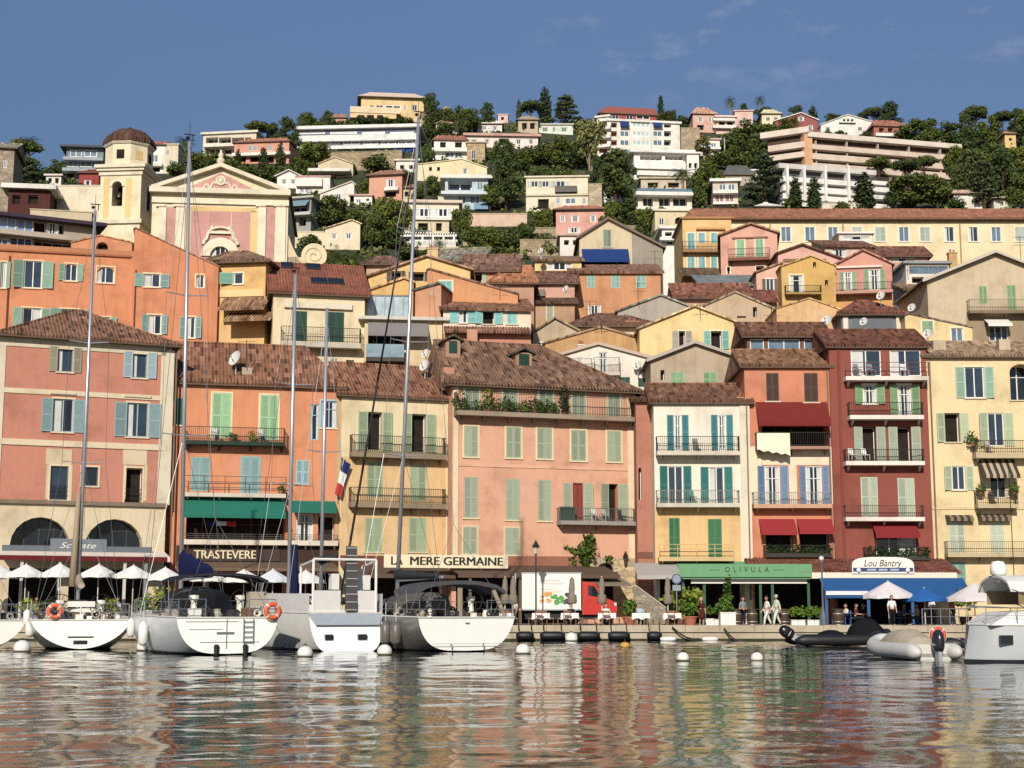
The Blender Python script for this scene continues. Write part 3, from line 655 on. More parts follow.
h.awn(184, 285, 497, 518, 1.5, '#1f7563'); h.awn(291, 336, 501, 513, 1.2, '#1f7563')
h.deco(176, 546, 338, 566, '#4c362a', .12, 'fascia'); h.deco(289.5, 400, 292, 545, '#d98550', .05, 'downpipe'); h.deco(336, 392, 340, 545, '#cfa56c', .05, 'quoin')
h.roof_ridge(345, 0, .80, '#8a543a', ov=.35); h.chim(247, 368, .7, 1.1, '#b8a890', .12, False); h.finish(); B2 = h
sign(h, 192, 549, 280, 561, .2, '#3b2a22', 'TRASTEVERE', '#f0dcae', 'dark brown fascia sign lettered in cream capitals below the orange house', tx=(194, 256), bold=.03, hfrac=.72)
# -- cream and ochre house with two balconies
h = House('town_house', 'cream and ochre quayside house with two long iron balconies and green shutters', 340, 452, 395, 616, 102.8, 20, 8, '#f0d9a8', 'house', 'the cream house with two balconies', sh='#a6b896', stain=.8)
h.win(368, 412, 382, 450, 'd', 1, sw=9.5, cas='', sill=0); h.win(412, 414, 426, 452, 'd', 1, sw=9, cas='', sill=0)
for x0, x1, y0, y1 in ((367, 383, 462, 497), (410, 426, 465, 501), (365, 382, 518, 552), (409, 426, 518, 552)): h.win(x0, y0, x1, y1, 'c', cas='', sill=1 if y0 > 500 else 0)
h.bal(352, 446, 453, 458, 436, .85, '#9c8768', 'iron', mid=1); h.bal(351, 446, 503, 508, 488, .85, '#9c8768', 'iron', mid=1)
h.deco(343, 458, 446, 555, '#eabd7c', .012, 'ochre_panel', wall('#eabd7c', .75)) if 0 else None
h.deco(446, 404, 455, 560, '#efdcae', .06, 'pilaster'); h.deco(340, 556, 452, 566, '#7d4a35', .05, 'base_band')
h.win(345, 572, 448, 624, 'd', sill=0, cas='', d=2)
h.roof_ridge(366, .0, .86, '#8a543c', ov=.35); h.finish(); B3 = h
# -- pink house
h = House('town_house', 'salmon pink four storey house with plant filled top balcony and wide brown roof', 452, 637, 385, 616, 104.3, 17, 9, '#e9aa86', 'house', 'the salmon pink house', sh='#a9b59c', cas='#efd7a4', stain=.3)
for x0, x1, y in ((465, 479, 388), (503, 517, 389), (539, 553, 390), (572, 585, 392), (608, 620, 394)): h.win(x0, y, x1, y+29, 'c', cas='#cfd6ae', sill=0)
for x0, x1, y in ((464, 478, 426), (506, 521, 427), (537, 552, 428), (571, 586, 430), (607, 621, 431)): h.win(x0, y, x1, y+31, 'c')
for x0, x1, y in ((464, 478, 477), (506, 520, 479), (538, 551, 480)): h.win(x0, y, x1, y+41, 'c', cas='')
h.win(573, 483, 583, 522, 'b', 1, fr='#8a2a22', pane=plain('#8a3a30', .6), sw=9, side='r', cas='', sill=0); h.win(609, 484, 618, 522, 'd', 1, fr='#8a2a22', sw=9, cas='', sill=0)
h.leaf(*h.rect(563, 483, 571, 522)[:2], *h.rect(563, 483, 571, 522)[2:], -.05, '#a9b59c', h.root)
for x0, x1, y in ((463, 477, 527), (505, 519, 528)): h.win(x0, y, x1, y+27, 'c', cas='#dfc998')
h.bal(457, 636, 413.5, 418, 395, 1.0, '#a5907a', 'iron'); h.bal(561, 638, 521, 525, 508, 1.0, '#a09890', 'iron', rc='#5a5a58')
h.band(452, 637, 463, 466, 0, '#f0b48c', .05); h.deco(628, 396, 638, 590, '#f0d8ae', .06, 'quoin', wall('#f0d8ae', .4)); h.deco(453, 385, 458, 556, '#efd9ae', .07, 'quoin')
h.deco(590, 558, 637, 612, '#cbb795', .07, 'stone_portal', stone('#cdb893', 1.8), off=0); h.win(596, 566, 613, 610, 'd', arch=1, cas='', sill=0) if 0 else None
h.win(456, 572, 588, 624, 'd', sill=0, cas='', d=2); h.deco(452, 556, 590, 566, '#a8694e', .05, 'base_band')
h.roof_ridge(346, .0, .60, '#7d5540', ov=.5, yf=.62)
def dormer(h, x0, x1, y0, y1, yf, c, rc):
    off = -h.D*yf; u0, u1, z0, z1 = h.rect(x0, y0, x1, y1, off); mb = MB(); y = h.D*yf
    mb.box(u0-.25, u1+.25, y, y+2.5, z0-.4, z1+.1); d = mb.build('dormer', wall('#b98a6c', .5), h.roof)
    q = MB(); um = (u0+u1)/2; q.prism([(u0-.5, y-.25, z1-.05), (um, y-.25, z1+.35), (u1+.5, y-.25, z1-.05), (u1+.5, y-.25, z1+.07), (um, y-.25, z1+.5), (u0-.5, y-.25, z1+.07)], (0, 2.8, 0)); q.build('dormer_roof', tile(rc), d) if 0 else None
    o = q.build('dormer_roof', tile(rc), h.roof); r = MB(); r.box(u0, u1, y-.05, y-.003, z0, z1); r.build('dormer_shutter', louver(c), h.roof)
dormer(h, 449, 457, 341, 353, .35, '#1d4a40', '#5e5148'); dormer(h, 519, 529, 354, 368, .28, '#1d4a40', '#5e5148')
h.chim(448, 368, .8, 1.6, '#d08f6c', .12, False); h.finish(); B4 = h
sg = sign(B4, 384, 555, 508, 568, 2.2, '#f3e3bd', 'MERE GERMAINE', '#2a2018', 'long cream sign board with dark capital letters above the quay awning', tx=(410, 503), bold=.045, hfrac=.66)
for ch in [c for c in sg.children if c.name.startswith('lettering')]: text('LA', .79, plain('#2a2018', .6), sg, (ch.location.x-4.15, -.01, 0), width=.8, bold=.045)
# -- narrow brown-red house
h = House('town_house', 'narrow brick red house squeezed between the pink and the white house', 637, 659, 400, 616, 106, 0, 6, '#c07a60', 'house', 'the narrow brick red house')
h.roof_shed(392, '#6e4436'); h.win(638.5, 468, 641.5, 500, 'd', cas='', sill=0); h.deco(637, 552, 657, 558, '#8a5848', .06, 'ledge'); h.finish()
# -- white over yellow house
RW = '#f2e9d2'
h = House('town_house', 'white and yellow house with teal blue shutters and three railed balconies', 655, 751, 403, 616, 104, 0, 8, RW, 'house', 'the white and yellow house', sh='#3f8791', cas='', stain=.4)
h.win(674, 415, 681.5, 450, 'w', 1, sw=6.5, sill=0); h.win(718, 415, 726, 450, 'w', 1, sw=6.5, sill=0)
h.win(668, 466, 683, 504, 'g', 1, sw=8, sill=0, sh='#2f7c78'); h.win(709, 467, 724, 505, 'g', 1, sw=8, sill=0, sh='#2f7c78')
h.win(669, 518, 680, 557, 'c', sh='#3f7c55', sill=0); h.win(708, 519, 722, 558, 'c', sh='#3f7c55', sill=0)
h.bal(657, 740, 451, 455, 436, 1, '#d9cfba', 'iron', mid=1); h.bal(657, 740, 503, 507, 490, 1, '#d9cfba', 'iron', rc='#8a8578'); h.bal(659, 734, 557, 561, 544, .9, '#d8b878', 'bars3', rc='#c8a468')
h.deco(655, 513, 740, 562, '#edc078', .015, 'yellow_panel', wall('#edc078', .5), off=0) if 0 else None
h.deco(741, 404, 751, 562, '#e9dcc2', .08, 'pilaster')
h.win(660, 566, 745, 624, 'd', sill=0, d=2); h.roof_ridge(384, None, None, '#7a4c38', ov=.3, yf=.4); h.chim(742, 399, .7, 1.0, '#cbb9a0', .1); h.finish(); B6 = h
# yellow lower storey wall of that house: painted skin set proud with its own openings
# -- orange / cream house with red awnings
h = House('town_house', 'orange topped house with red awnings, brown and blue shutters and white towel balcony', 747, 833, 367, 616, 104.2, 0, 8, '#e0875c', 'house', 'the orange house with red awnings', sh='#4d3228', cas='', stain=.4)
h.win(766, 373, 779, 401, 'c'); h.win(804, 373, 818, 402, 'c')
h.win(762, 424, 828, 446, 'l', cas='', sill=0, mull=3, fr='#5a2f22', d=1.5, pane=DARK)
h.win(765, 466, 780, 506, 'w', 1, sh='#7390b4', sw=7.5, sill=0); h.win(806, 466, 822, 506, 'w', 1, sh='#7390b4', sw=6.5, sill=0)
h.win(766, 532, 793, 556, 'd', sill=0); h.win(800, 531, 829, 556, 'd', sill=0)
h.deco(747, 446.5, 762, 504, '#f0dfba', .02, 'cream_panel'); h.deco(789, 465, 797, 504, '#f0dfba', .02, 'cream_panel'); h.deco(762, 447, 833, 465, '#f0dfba', .02, 'cream_panel'); h.deco(830, 465, 833, 504, '#f0dfba', .02, 'cream_panel')
h.bal(757, 830, 446, 449, 432, .9, '#b8846a', 'iron'); h.bal(754, 832, 504, 508, 492, .9, '#d9a57c', 'iron', rc='#8d8a88'); h.bal(765, 831, 556, 560, 545, .8, '#9a5c40', 'iron')
h.awn(757, 829, 402, 426, 1.3, '#7c2c28'); h.awn(760, 796, 519, 535, 1.1, '#a02f34'); h.awn(798, 833, 519, 534, 1.1, '#a02f34')
h.win(755, 568, 830, 624, 'd', sill=0, d=2); h.roof_shed(351, '#8a5a3c', ov=.3) if 0 else h.roof_ridge(350, None, None, '#8a5a3c', ov=.3, yf=.45); h.finish(); B7 = h
h2 = House('roof_loggia', 'glazed rooftop room with brown tile roof behind the orange house', 747, 826, 337, 372, 108.5, 0, 5, '#7d5240', 'rooftop room', 'the glazed rooftop room', cas='')
h2.win(750, 339, 764, 352, 'b', mull=0, sill=0); h2.win(768, 339, 800, 352, 'b', mull=1, sill=0); h2.win(804, 339, 821, 352, 'b', mull=0, sill=0); h2.roof_ridge(323, None, None, '#784834', ov=.4); h2.finish()
# -- dark red house
h = House('town_house', 'dark red five storey house with white edged balconies and glazed top floor', 833, 931, 347, 616, 104, 0, 8, '#9c4e3e', 'house', 'the dark red house', sh='#9cb88e', cas='', stain=.3)
h.win(851, 350, 881, 376, 'g', fr='#f4f2ec', sill=0, mull=1); h.win(890, 350, 921, 376, 'g', fr='#f4f2ec', sill=0, mull=1)
h.win(863, 385, 876, 404, 'w', 1, sh='#82a878', sw=8, cas='#e9e4d8'); h.win(898, 385, 911, 416, 'w', 1, sh='#82a878', sw=8, sill=0, cas='#e9e4d8')
h.win(863, 427, 876, 461, 'd', 1, sw=9, sill=0, sh='#a8b4a0'); h.win(898, 427, 911, 461, 'd', 1, sw=9, sill=0, sh='#a8b4a0')
h.win(861, 477, 878, 517, 'c', sh='#bcc8b2', sill=0); h.win(898, 478, 915, 517, 'c', sh='#bcc8b2', sill=0)
h.win(876, 534, 916, 557, 'g', sill=0, mull=2)
h.bal(846, 929, 376, 380, 362, .9, '#f2e6d8', 'bars3', rc='#6a3a34'); h.bal(850, 924, 415, 419, 402, .9, '#f2e6d8', 'iron'); h.bal(846, 925, 461, 465, 449, .9, '#f2e6d8', 'iron'); h.bal(846, 925, 517, 521, 505, .9, '#f2e6d8', 'iron', rc='#5a3a34'); h.bal(866, 929, 558, 562, 547, .9, '#7a3c30', 'iron')
h.awn(874, 918, 523, 538, 1.1, '#8c2a30'); h.win(838, 570, 925, 624, 'd', sill=0, d=2); h.deco(840, 350, 843, 560, '#8c4436', .07, 'downpipe')
h.roof_ridge(330, None, None, '#743f2e', ov=.25, yf=.45); h.finish(); B8 = h
# -- yellow house right
h = House('town_house', 'pale yellow quayside house at the right edge with green shutters and striped awning', 931, 1050, 357, 616, 104.2, 0, 8, '#f2d79c', 'house', 'the yellow house on the right', sh='#a3c4ae', cas='', stain=.35)
h.win(965, 367, 984, 398, 'g', 1, sw=9, cas='#f0e4c4'); h.win(1010, 364, 1034, 400, 'l', arch=.7, sill=1, mull=1, d=1.2)
h.win(945, 413, 960, 442, 'd', 1, sw=8, sh='#bccaa8'); h.win(988, 413, 1004, 446, 'g', 1, sw=9, sh='#bccaa8', sill=0)
h.win(952, 466, 965, 490, 'g', 1, sw=8, sh='#c6d0b0'); h.win(990, 470, 1006, 498, 'g', sill=0)
h.win(949, 519, 965, 553, 'c', sh='#c9d2bc', sill=0); h.win(990, 519, 1004, 553, 'c', sh='#c9d2bc', sill=0); h.win(1030, 519, 1044, 553, 'c', sh='#c9d2bc', sill=0)
h.win(950, 562, 966, 592, 'c', sh='#8fb9aa', sill=0); h.win(992, 562, 1006, 588, 'c', sh='#8fb9aa', sill=0)
h.bal(976, 1040, 453, 458, 440, .9, '#c9b48a', 'iron'); h.bal(978, 1019, 504, 508, 490, .9, '#c9b48a', 'iron'); h.bal(948, 1050, 553, 557, 541, .9, '#c9b48a', 'iron', rc='#80745c')
h.awn(980, 1017, 459, 478, 1.2, '#4a4038', stripes='#b8a88c'); h.awn(946, 973, 515, 521, .5, '#4a4038', stripes='#8d7d66', name='valance'); h.awn(978, 1010, 514, 521, .5, '#4a4038', stripes='#8d7d66', name='valance')
h.band(931, 1050, 507, 509.5, 0, '#e6c98c', .06); h.roof_ridge(342, None, None, '#a07a5e', ov=.35, yf=.45); h.chim(938, 341, .9, 1.3, '#cbb898', .2, False); h.chim(1003, 340, .8, 1.3, '#cbb898', .2, False); h.finish(); B9 = h
def skin(h, x0, y0, x1, y1, c, name, avoid, p=.018):
    """a painted storey: proud plaster skin cut round the openings it meets"""
    u0, u1, z0, z1 = h.rect(x0, y0, x1, y1); U = sorted({u0, u1}|{v for q in h.holes for v in q[:2] if u0 < v < u1}); Z = sorted({z0, z1}|{v for q in h.holes for v in q[2:4] if z0 < v < z1})
    mb = MB()
    for a, b in zip(U, U[1:]):
        for c_, d_ in zip(Z, Z[1:]):
            um, zm = (a+b)/2, (c_+d_)/2
            if any(q[0] < um < q[1] and q[2] < zm < q[3] for q in h.holes): continue
            mb.box(a, b, -p, -.001, c_, d_)
    return mb.build(name, wall(c, .7), h.root)
skin(B6, 655, 508, 741, 564, '#edbf76', 'yellow_storey', None)
skin(B3, 341, 458, 446, 556, '#ebc07f', 'ochre_storey', None)
skin(B1, -3, 503, 167, 567, '#e3d0a6', 'stone_storey', None) if 0 else None

for h, x, y0, y1 in ((B1, 172.5, 352, 600), (B3, 448, 402, 600), (B4, 635.5, 398, 600), (B6, 748.5, 406, 600), (B7, 830.5, 370, 600), (B9, 934, 362, 600)): h.deco(x-.7, y0, x+.7, y1, '#8a7460', .12, 'downpipe')
# ------------------------------------------------------------------ old town behind the front row
def T(label, short, *a, name='town_house', **k): return House(name, label, *a, short=short, **k)
TQ, GG = '#8cc5bd', '#9cba94'
h = T('long orange house with green shutters and arched windows behind the red corner house', 'the long orange house', -12, 131, 249, 420, 113, 14, 8, '#e88f58', cas='#f0d2a0', sh='#93b5a0', stain=.6)
h.win(24, 261, 42, 288, 'g', 1, sw=11); h.win(65, 264, 77, 281, 'g', 1, sw=6, arch=.8); h.win(97, 267, 114, 283, 'g', arch=.8); h.win(22, 308, 41, 335, 'g', 1, sw=9); h.win(60, 309, 78, 332, 'g', 1); h.win(97, 317, 110, 335, 'g', 1)
h.win(1, 262, 6, 288, 'g', 1, sw=4)
h.deco(-12, 252, 131, 254, '#b5673c', .15, 'ledge'); h.deco(7, 256, 9, 340, '#6b4530', .06, 'downpipe'); h.roof_flat(.05, .2, '#c9814f', par=.25); h.finish()
h = T('taller orange wing with sloping top edge and a small oval window', 'the taller orange wing', 131, 217, 229, 420, 115, 12, 8, '#e78e58', cas='#f2d8a8', sh='#8fb6ae', stain=.9)
h.win(144, 274, 160, 287, 'g', 1, sw=9); h.win(196, 275, 204, 288, 'g', arch=1, sill=0); h.win(148, 315, 161, 334, 'g', 1, sw=6); h.win(186, 317, 195, 338, 'g', 1, sw=6)
h.deco(134, 270, 135.5, 340, '#6b4530', .06, 'downpipe'); h.roof_gable(133, 228.5, 229, 267, '#b0765a', ov=.1, th=.1); h.finish()
h = T('low orange garden room with a dark arched window under the bell tower', 'the low orange garden room', 70, 131, 241, 300, 122, 8, 5, '#e0935f', cas='', stain=.6)
h.win(96, 238.5, 108, 251, 'd', arch=1, sill=0, cas='#e9b88a') if 0 else h.win(96, 242, 108, 252, 'd', arch=1, sill=0, cas='')
h.roof_gable(101, 236, 243, 243, '#c08058', ov=.1, th=.1); h.finish()
h = T('dark modern terraced block with blue glazed bands at the left edge', 'the dark terraced block', -14, 92, 216, 330, 130, 26, 9, '#b9a58e', name='apartment_block', cas='', stain=.5)
h.win(-10, 217, 16, 231, 'b', mull=2, sill=0, pane=glassm('#8fa6c2', .2)); h.win(17, 219, 33, 233, 'b', mull=1, sill=0, pane=glassm('#7890b4', .2)); h.win(34, 221, 46, 234, 'd', sill=0); h.win(47, 223, 58, 234, 'w', sill=0); h.win(59, 224, 64, 235, 'd', sill=0)
h.win(-10, 238, 8, 252, 'b', mull=2, sill=0); h.win(10, 238, 32, 252, 'g', mull=2, sill=0); h.win(34, 240, 85, 252, 'l', mull=4, sill=0)
h.slab(-14, 92, 232, 237, .9, '#c4b4a0', 'balcony'); h.roof_flat(1.0, .32, '#4a3a4c'); h.finish()
# yellow house with tile canopies
h = T('yellow house with a teal shutter and two small tile canopies below its window', 'the yellow house with tile canopies', 205, 264, 264, 420, 117, -8, 7, '#efbe68', cas='#f4e8cc', sh='#7fb8a4', stain=.6)
h.win(234, 273, 243, 284, 'g', 1, sw=13, side='l', mull=0); h.lean(217, 264, 298, 310, 1.6, '#9a6c4e'); h.lean(223, 270, 313, 321, 1.9, '#a27454', off=.3); h.deco(205, 290, 264, 297, '#f4cf8a', .1, 'ledge'); h.roof_ridge(252, .1, .45, '#8a6048', ov=.5); h.finish()
h = T('cream house with dark green doors behind an iron balcony and a smooth red roof', 'the cream house with dark green doors', 272, 364, 293, 420, 114, 12, 8, '#f0dcae', cas='', sh='#1f4a3e', stain=.5)
h.win(292, 311, 307, 341, 'c', sill=0); h.win(327, 312, 344, 342, 'c', sill=0); h.deco(284, 303, 352, 309, '#eadcc0', .25, 'awning_box'); h.bal(281, 361, 342, 347, 327, 1, '#cfc3ae', 'iron', mid=1); h.win(346, 360, 354, 367, 'd', sill=0); h.win(331, 358, 338, 366, 'b', sill=0)
r = h.roof_ridge(265, None, None, '#8a4632', ov=.4, yf=.7, mat=tile('#8a4632', contrast=.35))
for x0, x1, y in ((281, 293, 267), (306, 320, 267), (311, 327, 281), (328, 344, 281)):
    f = .62 if y < 270 else .25; u0, u1, z0, z1 = h.rect(x0, y-2, x1, y+2, -h.D*f); k = (h.zr-h.zt)/(h.yr+.4); mb = MB(); yy = h.D*f; zz = h.zt+.06+k*(yy+.4)+.05
    mb.prism([(u0, yy-.5, zz-k*.5), (u0, yy+.5, zz+k*.5), (u0, yy+.5, zz+k*.5+.08), (u0, yy-.5, zz-k*.5+.08)], (u1-u0, 0, 0)); mb.build('skylight', glassm('#1b2129', .3), r)
h.finish()
h = T('small house with a dark glazed loggia under a grey awning above the quay roofs', 'the house with the grey awning', 364, 442, 320, 420, 115, 6, 6, '#e9cf9c', cas='', stain=.6)
h.win(368, 327, 403, 347, 'l', mull=3, sill=0, d=1.4); h.awn(368, 428, 322, 336, 1.5, '#8a8684'); h.bal(366, 404, 357, 361, 344, .9, '#5e5650', 'glass', rc='#7f929c'); h.deco(364, 362, 404, 372, '#8d5a40', .03, 'brick_band'); h.roof_flat(.5, .25, '#d8d0c4'); h.finish()
h = T('orange penthouse fronted by a grey framed glass veranda', 'the glass veranda penthouse', 365, 413, 293, 340, 117, 4, 5, '#e8b45c', cas='', stain=.4)
h.win(366, 295, 412, 317, 'b', mull=4, sill=0, fr='#9aa0a2', pane=glassm('#9fb0b8', .2)); h.roof_gable(404, 279, 292, 283, '#c98f58', ov=.2); h.finish()
h = T('small orange gabled block with slate roof beside the mast', 'the small slate roofed block', 415, 441, 291, 340, 116.6, -12, 4, '#dc9a6a', cas='', stain=.8); h.roof_gable(440, 284, 291, 285, '#6b6862', ov=.2); h.finish()
h = T('yellow gabled house with two dark shuttered windows on the lower slope', 'the yellow gabled house', 368, 470, 275, 340, 122, 0, 8, '#f0c878', cas='', sh='#5a5550', stain=.5)
h.win(391, 271, 401, 281, 'd', 1, sw=4, sill=0); h.win(413, 272, 424, 281, 'd', 1, sw=4, sill=0); h.roof_gable(427, 257, 277, 270, '#a3765a'); h.chim(433, 250, .9, 1.4, '#e3bb84', .1); h.finish()
h = T('orange house with long sloping roof line and one turquoise window', 'the sloping orange house', 427, 518, 271, 340, 119, 0, 7, '#e2985a', cas='#f0e2c4', sh=TQ, stain=.5)
h.win(440, 281, 452, 293, 'c', sill=0); h.roof_gable(429, 270, 271, 295, '#8a5c48', ov=.1); h.finish()
h = T('low cream house with a row of turquoise shutters over a pink lower wall', 'the house with turquoise shutters', 443, 531, 308, 420, 115.5, 5, 6, '#f0dcc0', cas='', sh='#8fd0cc', stain=.4)
h.win(459, 310, 467, 323, 'g', 1, sw=9); h.win(483, 310, 494, 324, 'd', 1, sw=8); h.win(507, 310, 517, 324, 'c'); h.lean(444, 531, 327, 333, .7, '#8e5a48'); h.roof_shed(298, '#8e5a44'); h.chim(472, 330, .8, 1.4, '#d89a78', -.1, False); skin(h, 443, 334, 531, 372, '#d68f72', 'pink_storey', None); h.finish()
h = T('tan house with one narrow shuttered window and a flat brown eave', 'the narrow tan house', 531, 575, 302, 420, 126, 0, 7, '#c39a72', cas='#d8c4a4', sh='#a8a894', stain=.9); h.win(547, 305, 553, 321, 'c', sill=0); h.roof_shed(294, '#6d4a3c'); h.finish()
h = T('small grey gabled house with a white window left of the ochre gable', 'the small grey gable', 533, 578, 333, 420, 122.5, 0, 6, '#c6ae8e', cas='#eee4d0', sh=TQ, stain=1); h.win(538, 343, 545, 358, 'g', 1, sw=5, side='l'); h.roof_gable(555, 319, 333, 331, '#9a7d68', ov=.25); h.finish()
h = T('wide ochre gable wall without windows rising behind the white gabled house', 'the blank ochre gable', 545, 650, 343, 420, 121.5, 0, 6, '#d0a060', cas='', stain=1); h.roof_gable(601, 328, 344, 342, '#9c7556', ov=.15); h.finish()
h = T('white gabled house with a small balcony door and two dark green windows', 'the white gabled house', 553, 651, 357, 420, 118.5, 0, 6, '#f3e8d6', cas='', sh='#2c5244', stain=.7)
h.win(598, 352, 608, 373, 'w', sill=0); h.win(577, 357, 583, 369, 'w', sill=0); h.win(620, 377, 630, 385, 'c', sill=0); h.win(638, 378, 645, 387, 'c', sill=0); h.bal(594, 620, 372, 375, 357, .9, '#d8c8b0', 'iron', rc='#8f8a84'); h.bal(571, 592, 368, 371, 358, .7, '#d8c8b0', 'iron', rc='#8f8a84'); h.roof_gable(598, 344, 357, 358, '#a57e66', ov=.2, edge='#c9b09a'); h.chim(581, 346, .5, 1.3, '#efe4d2', .1); h.finish()
h = T('grey brown gabled house with two green shuttered windows and pale roof edges', 'the grey brown gable', 651, 740, 360, 420, 113.5, 0, 7, '#c2ac8e', cas='', sh='#8fb58c', stain=.8)
h.win(670, 372, 684, 387, 'c', sill=0); h.win(703, 372, 717, 387, 'c', sill=0); h.win(660.5, 370, 664.5, 380, 'd', sill=0); h.roof_gable(694.6, 343, 360, 358, '#8b7468', ov=.35, edge='#b9ada2'); h.finish()
h = T('bright yellow gabled house with grey and turquoise shutters flanking dark windows', 'the bright yellow gable', 640, 735, 324, 420, 119, 0, 7, '#f4d488', cas='#f3e6c4', sh=TQ, stain=.4)
h.win(679, 331, 685, 348, 'd', 1, sh='#b0a79c', sw=6.5); h.win(711, 331, 721.5, 349, 'd', 1, sw=7); h.roof_gable(694.6, 307, 329, 322, '#c9a070', ov=.25); h.finish()
h = T('low house with brown hipped roof and cream wall between the gables', 'the brown hipped roof house', 574, 655, 327, 420, 124, 0, 7, '#e4cba0', cas='', stain=.6); h.roof_ridge(314, .28, .62, '#7a5040', ov=.6); h.chim(632, 323, 1.1, 1.6, '#c08468', .1); h.finish()
h = T('bare grey concrete gable behind the bright yellow house', 'the grey concrete gable', 618, 690, 311, 420, 127, 0, 6, '#b3aa9a', cas='', stain=.7); h.roof_gable(660.6, 296, 312, 307, '#8d8378', ov=.2); h.finish()
h = T('broad orange brown house with three pale turquoise closed windows', 'the broad orange brown house', 572, 662, 272, 420, 132, 0, 7, '#d9955f', cas='', sh='#96c0b4', stain=.8)
for x0, x1 in ((587, 595), (611, 620), (636, 646)): h.win(x0, 275, x1, 288, 'c', sill=0)
h.win(588, 305, 601, 318, 'w', sill=0); h.deco(661, 274, 663, 330, '#5c4638', .1, 'downpipe'); h.roof_shed(264, '#8e5c48', ov=.3); h.finish()
h = T('pink house under a long rust red tiled roof below the pink gable', 'the rust red roof', 680, 750, 299, 420, 129, 0, 7, '#d9a08a', cas='', stain=.6); h.roof_ridge(284, None, None, '#8b4e3c', ov=.5); h.finish()
h = T('weathered tan gable with a slit window beside the rust red roof', 'the weathered tan gable', 706, 779, 308, 420, 123, 0, 6, '#cbb08c', cas='', stain=.7); h.win(753, 307, 757, 317, 'd', sill=0); h.win(737, 316, 746, 318, 'd', sill=0); h.roof_gable(735, 293, 306, 311, '#9b836c', ov=.15); h.finish()
h = T('beige gabled house with a deep blue awning and grey right half', 'the house with the blue awning', 580, 664, 240, 420, 140, 0, 9, '#dcc8a0', cas='#cdbb94', sh='#7d9484', stain=.6)
h.win(603.5, 230, 611, 247, 'c'); h.win(585, 252, 628, 268, 'l', mull=3, sill=0, d=1.2); h.awn(582, 629, 249, 262, 1.8, '#23407f'); skin(h, 632, 200, 664, 300, '#8f8574', 'grey_wall', None) if 0 else None
h.roof_gable(608, 219, 237, 247, '#7a6456', ov=.3, edge='#7d6a5c')
u0 = h.hit(632, 250)[0]; za = h.hit(632, 228.8)[1]; mb = MB(); mb.prism([(u0, -.02, 2), (h.W, -.02, 2), (h.W, -.02, h.ztr-.02), (u0, -.02, za-.02)], (0, .015, 0)); mb.build('grey_wall', wall('#a39a88', .7), h.root); h.finish()
h = T('small yellow house with a wide white window band left of the blue awning', 'the small yellow house with window band', 535, 582, 260, 420, 135, 0, 6, '#f0d48c', cas='', stain=.4); h.win(547, 262, 572, 270, 'w', sill=0, mull=3); h.deco(533, 272, 582, 275, '#e8d8b4', .3, 'ledge'); h.roof_shed(256, '#8d6650', ov=.3); h.finish()
h = T('orange walled cottage with brown tiles and a green shuttered window', 'the brown tiled cottage', 466, 516, 272, 420, 127, 0, 7, '#d99a6a', cas='', sh='#a9c0a4', stain=.6); h.win(475, 273, 482, 283, 'd', 1, sw=4, sill=0); h.roof_ridge(255, None, None, '#84594a', ov=.4); h.finish()
h = T('cottage with a bright orange tile roof behind the turquoise shutters', 'the bright orange tile roof', 492, 534, 284, 420, 125, 0, 7, '#c9987c', cas='', stain=.6); h.roof_ridge(266, .4, .95, '#b3683e', ov=.4); h.finish()
h = T('pink house with dark red tiles and white boxes on its terrace wall', 'the dark red tiled pink house', 518, 575, 284, 420, 129.5, 0, 6, '#dca48c', cas='', stain=.6); h.deco(526, 290, 545, 297, '#8f8474', .4, 'terrace_railing'); h.roof_ridge(272, None, None, '#7c5042', ov=.4); h.finish()
h = T('low brown roofed hut below the palms left of the yellow gable', 'the low brown roofed hut', 366, 396, 265, 330, 126, 0, 5, '#d8b98c', cas=''); h.roof_ridge(257, .2, .8, '#7c5548'); h.finish()
h = T('grey roofed cottage with pale gable end below the pergola terrace', 'the grey roofed cottage', 440, 480, 263, 330, 131, -10, 6, '#c9c0b0', cas=''); h.roof_ridge(249, None, None, '#84786c'); h.finish()
h = T('tall yellow house with two rows of turquoise windows above a ledge', 'the tall yellow house', 683, 732, 219, 300, 148, 0, 8, '#f0c272', cas='#f4e8cc', sh='#86bfc4', stain=.4)
for x0, x1 in ((687.5, 694.5), (698.5, 705), (711, 717)): h.win(x0, 233, x1, 249 if x0 < 690 else 243, 'c', sill=0); h.win(x0, 257, x1, 268, 'c', sill=0)
h.bal(683, 721, 249, 252, 241, .7, '#a87c4c', 'iron'); h.deco(696, 228, 725, 230, '#d9a458', .3, 'awning_box'); h.lean(680, 721, 268, 276, 2.2, '#6b5040'); h.roof_flat(.2, .2, '#c08a54'); h.finish()
h = T('pink gabled house with two green shuttered windows on a long balcony', 'the pink gable with green shutters', 721, 778, 235, 300, 143, -8, 8, '#e8ac92', cas='#f2dfc0', sh='#94c49c', stain=.4)
h.win(736.5, 240, 744.5, 257, 'c', sill=0); h.win(755.5, 239, 763.5, 257, 'c', sill=0); h.win(727, 267, 730, 274, 'd', sill=0); h.win(756, 266, 764, 274, 'd', sill=0); h.bal(728, 770, 257, 260, 248, .8, '#8a5a4a', 'iron'); h.deco(732, 237, 768, 238.5, '#a8745e', .15, 'ledge'); h.roof_gable(750.6, 224.6, 236, 233, '#a06a54', ov=.3); h.finish()
h = T('low pink house with a grey ribbed roof below the pink gable', 'the grey ribbed roof', 702, 757, 284, 330, 135, 0, 5, '#dfa794', cas=''); h.roof_shed(275, '#7d838c', mat=tile('#6f757e', contrast=.2, pitch=.6)); h.finish()
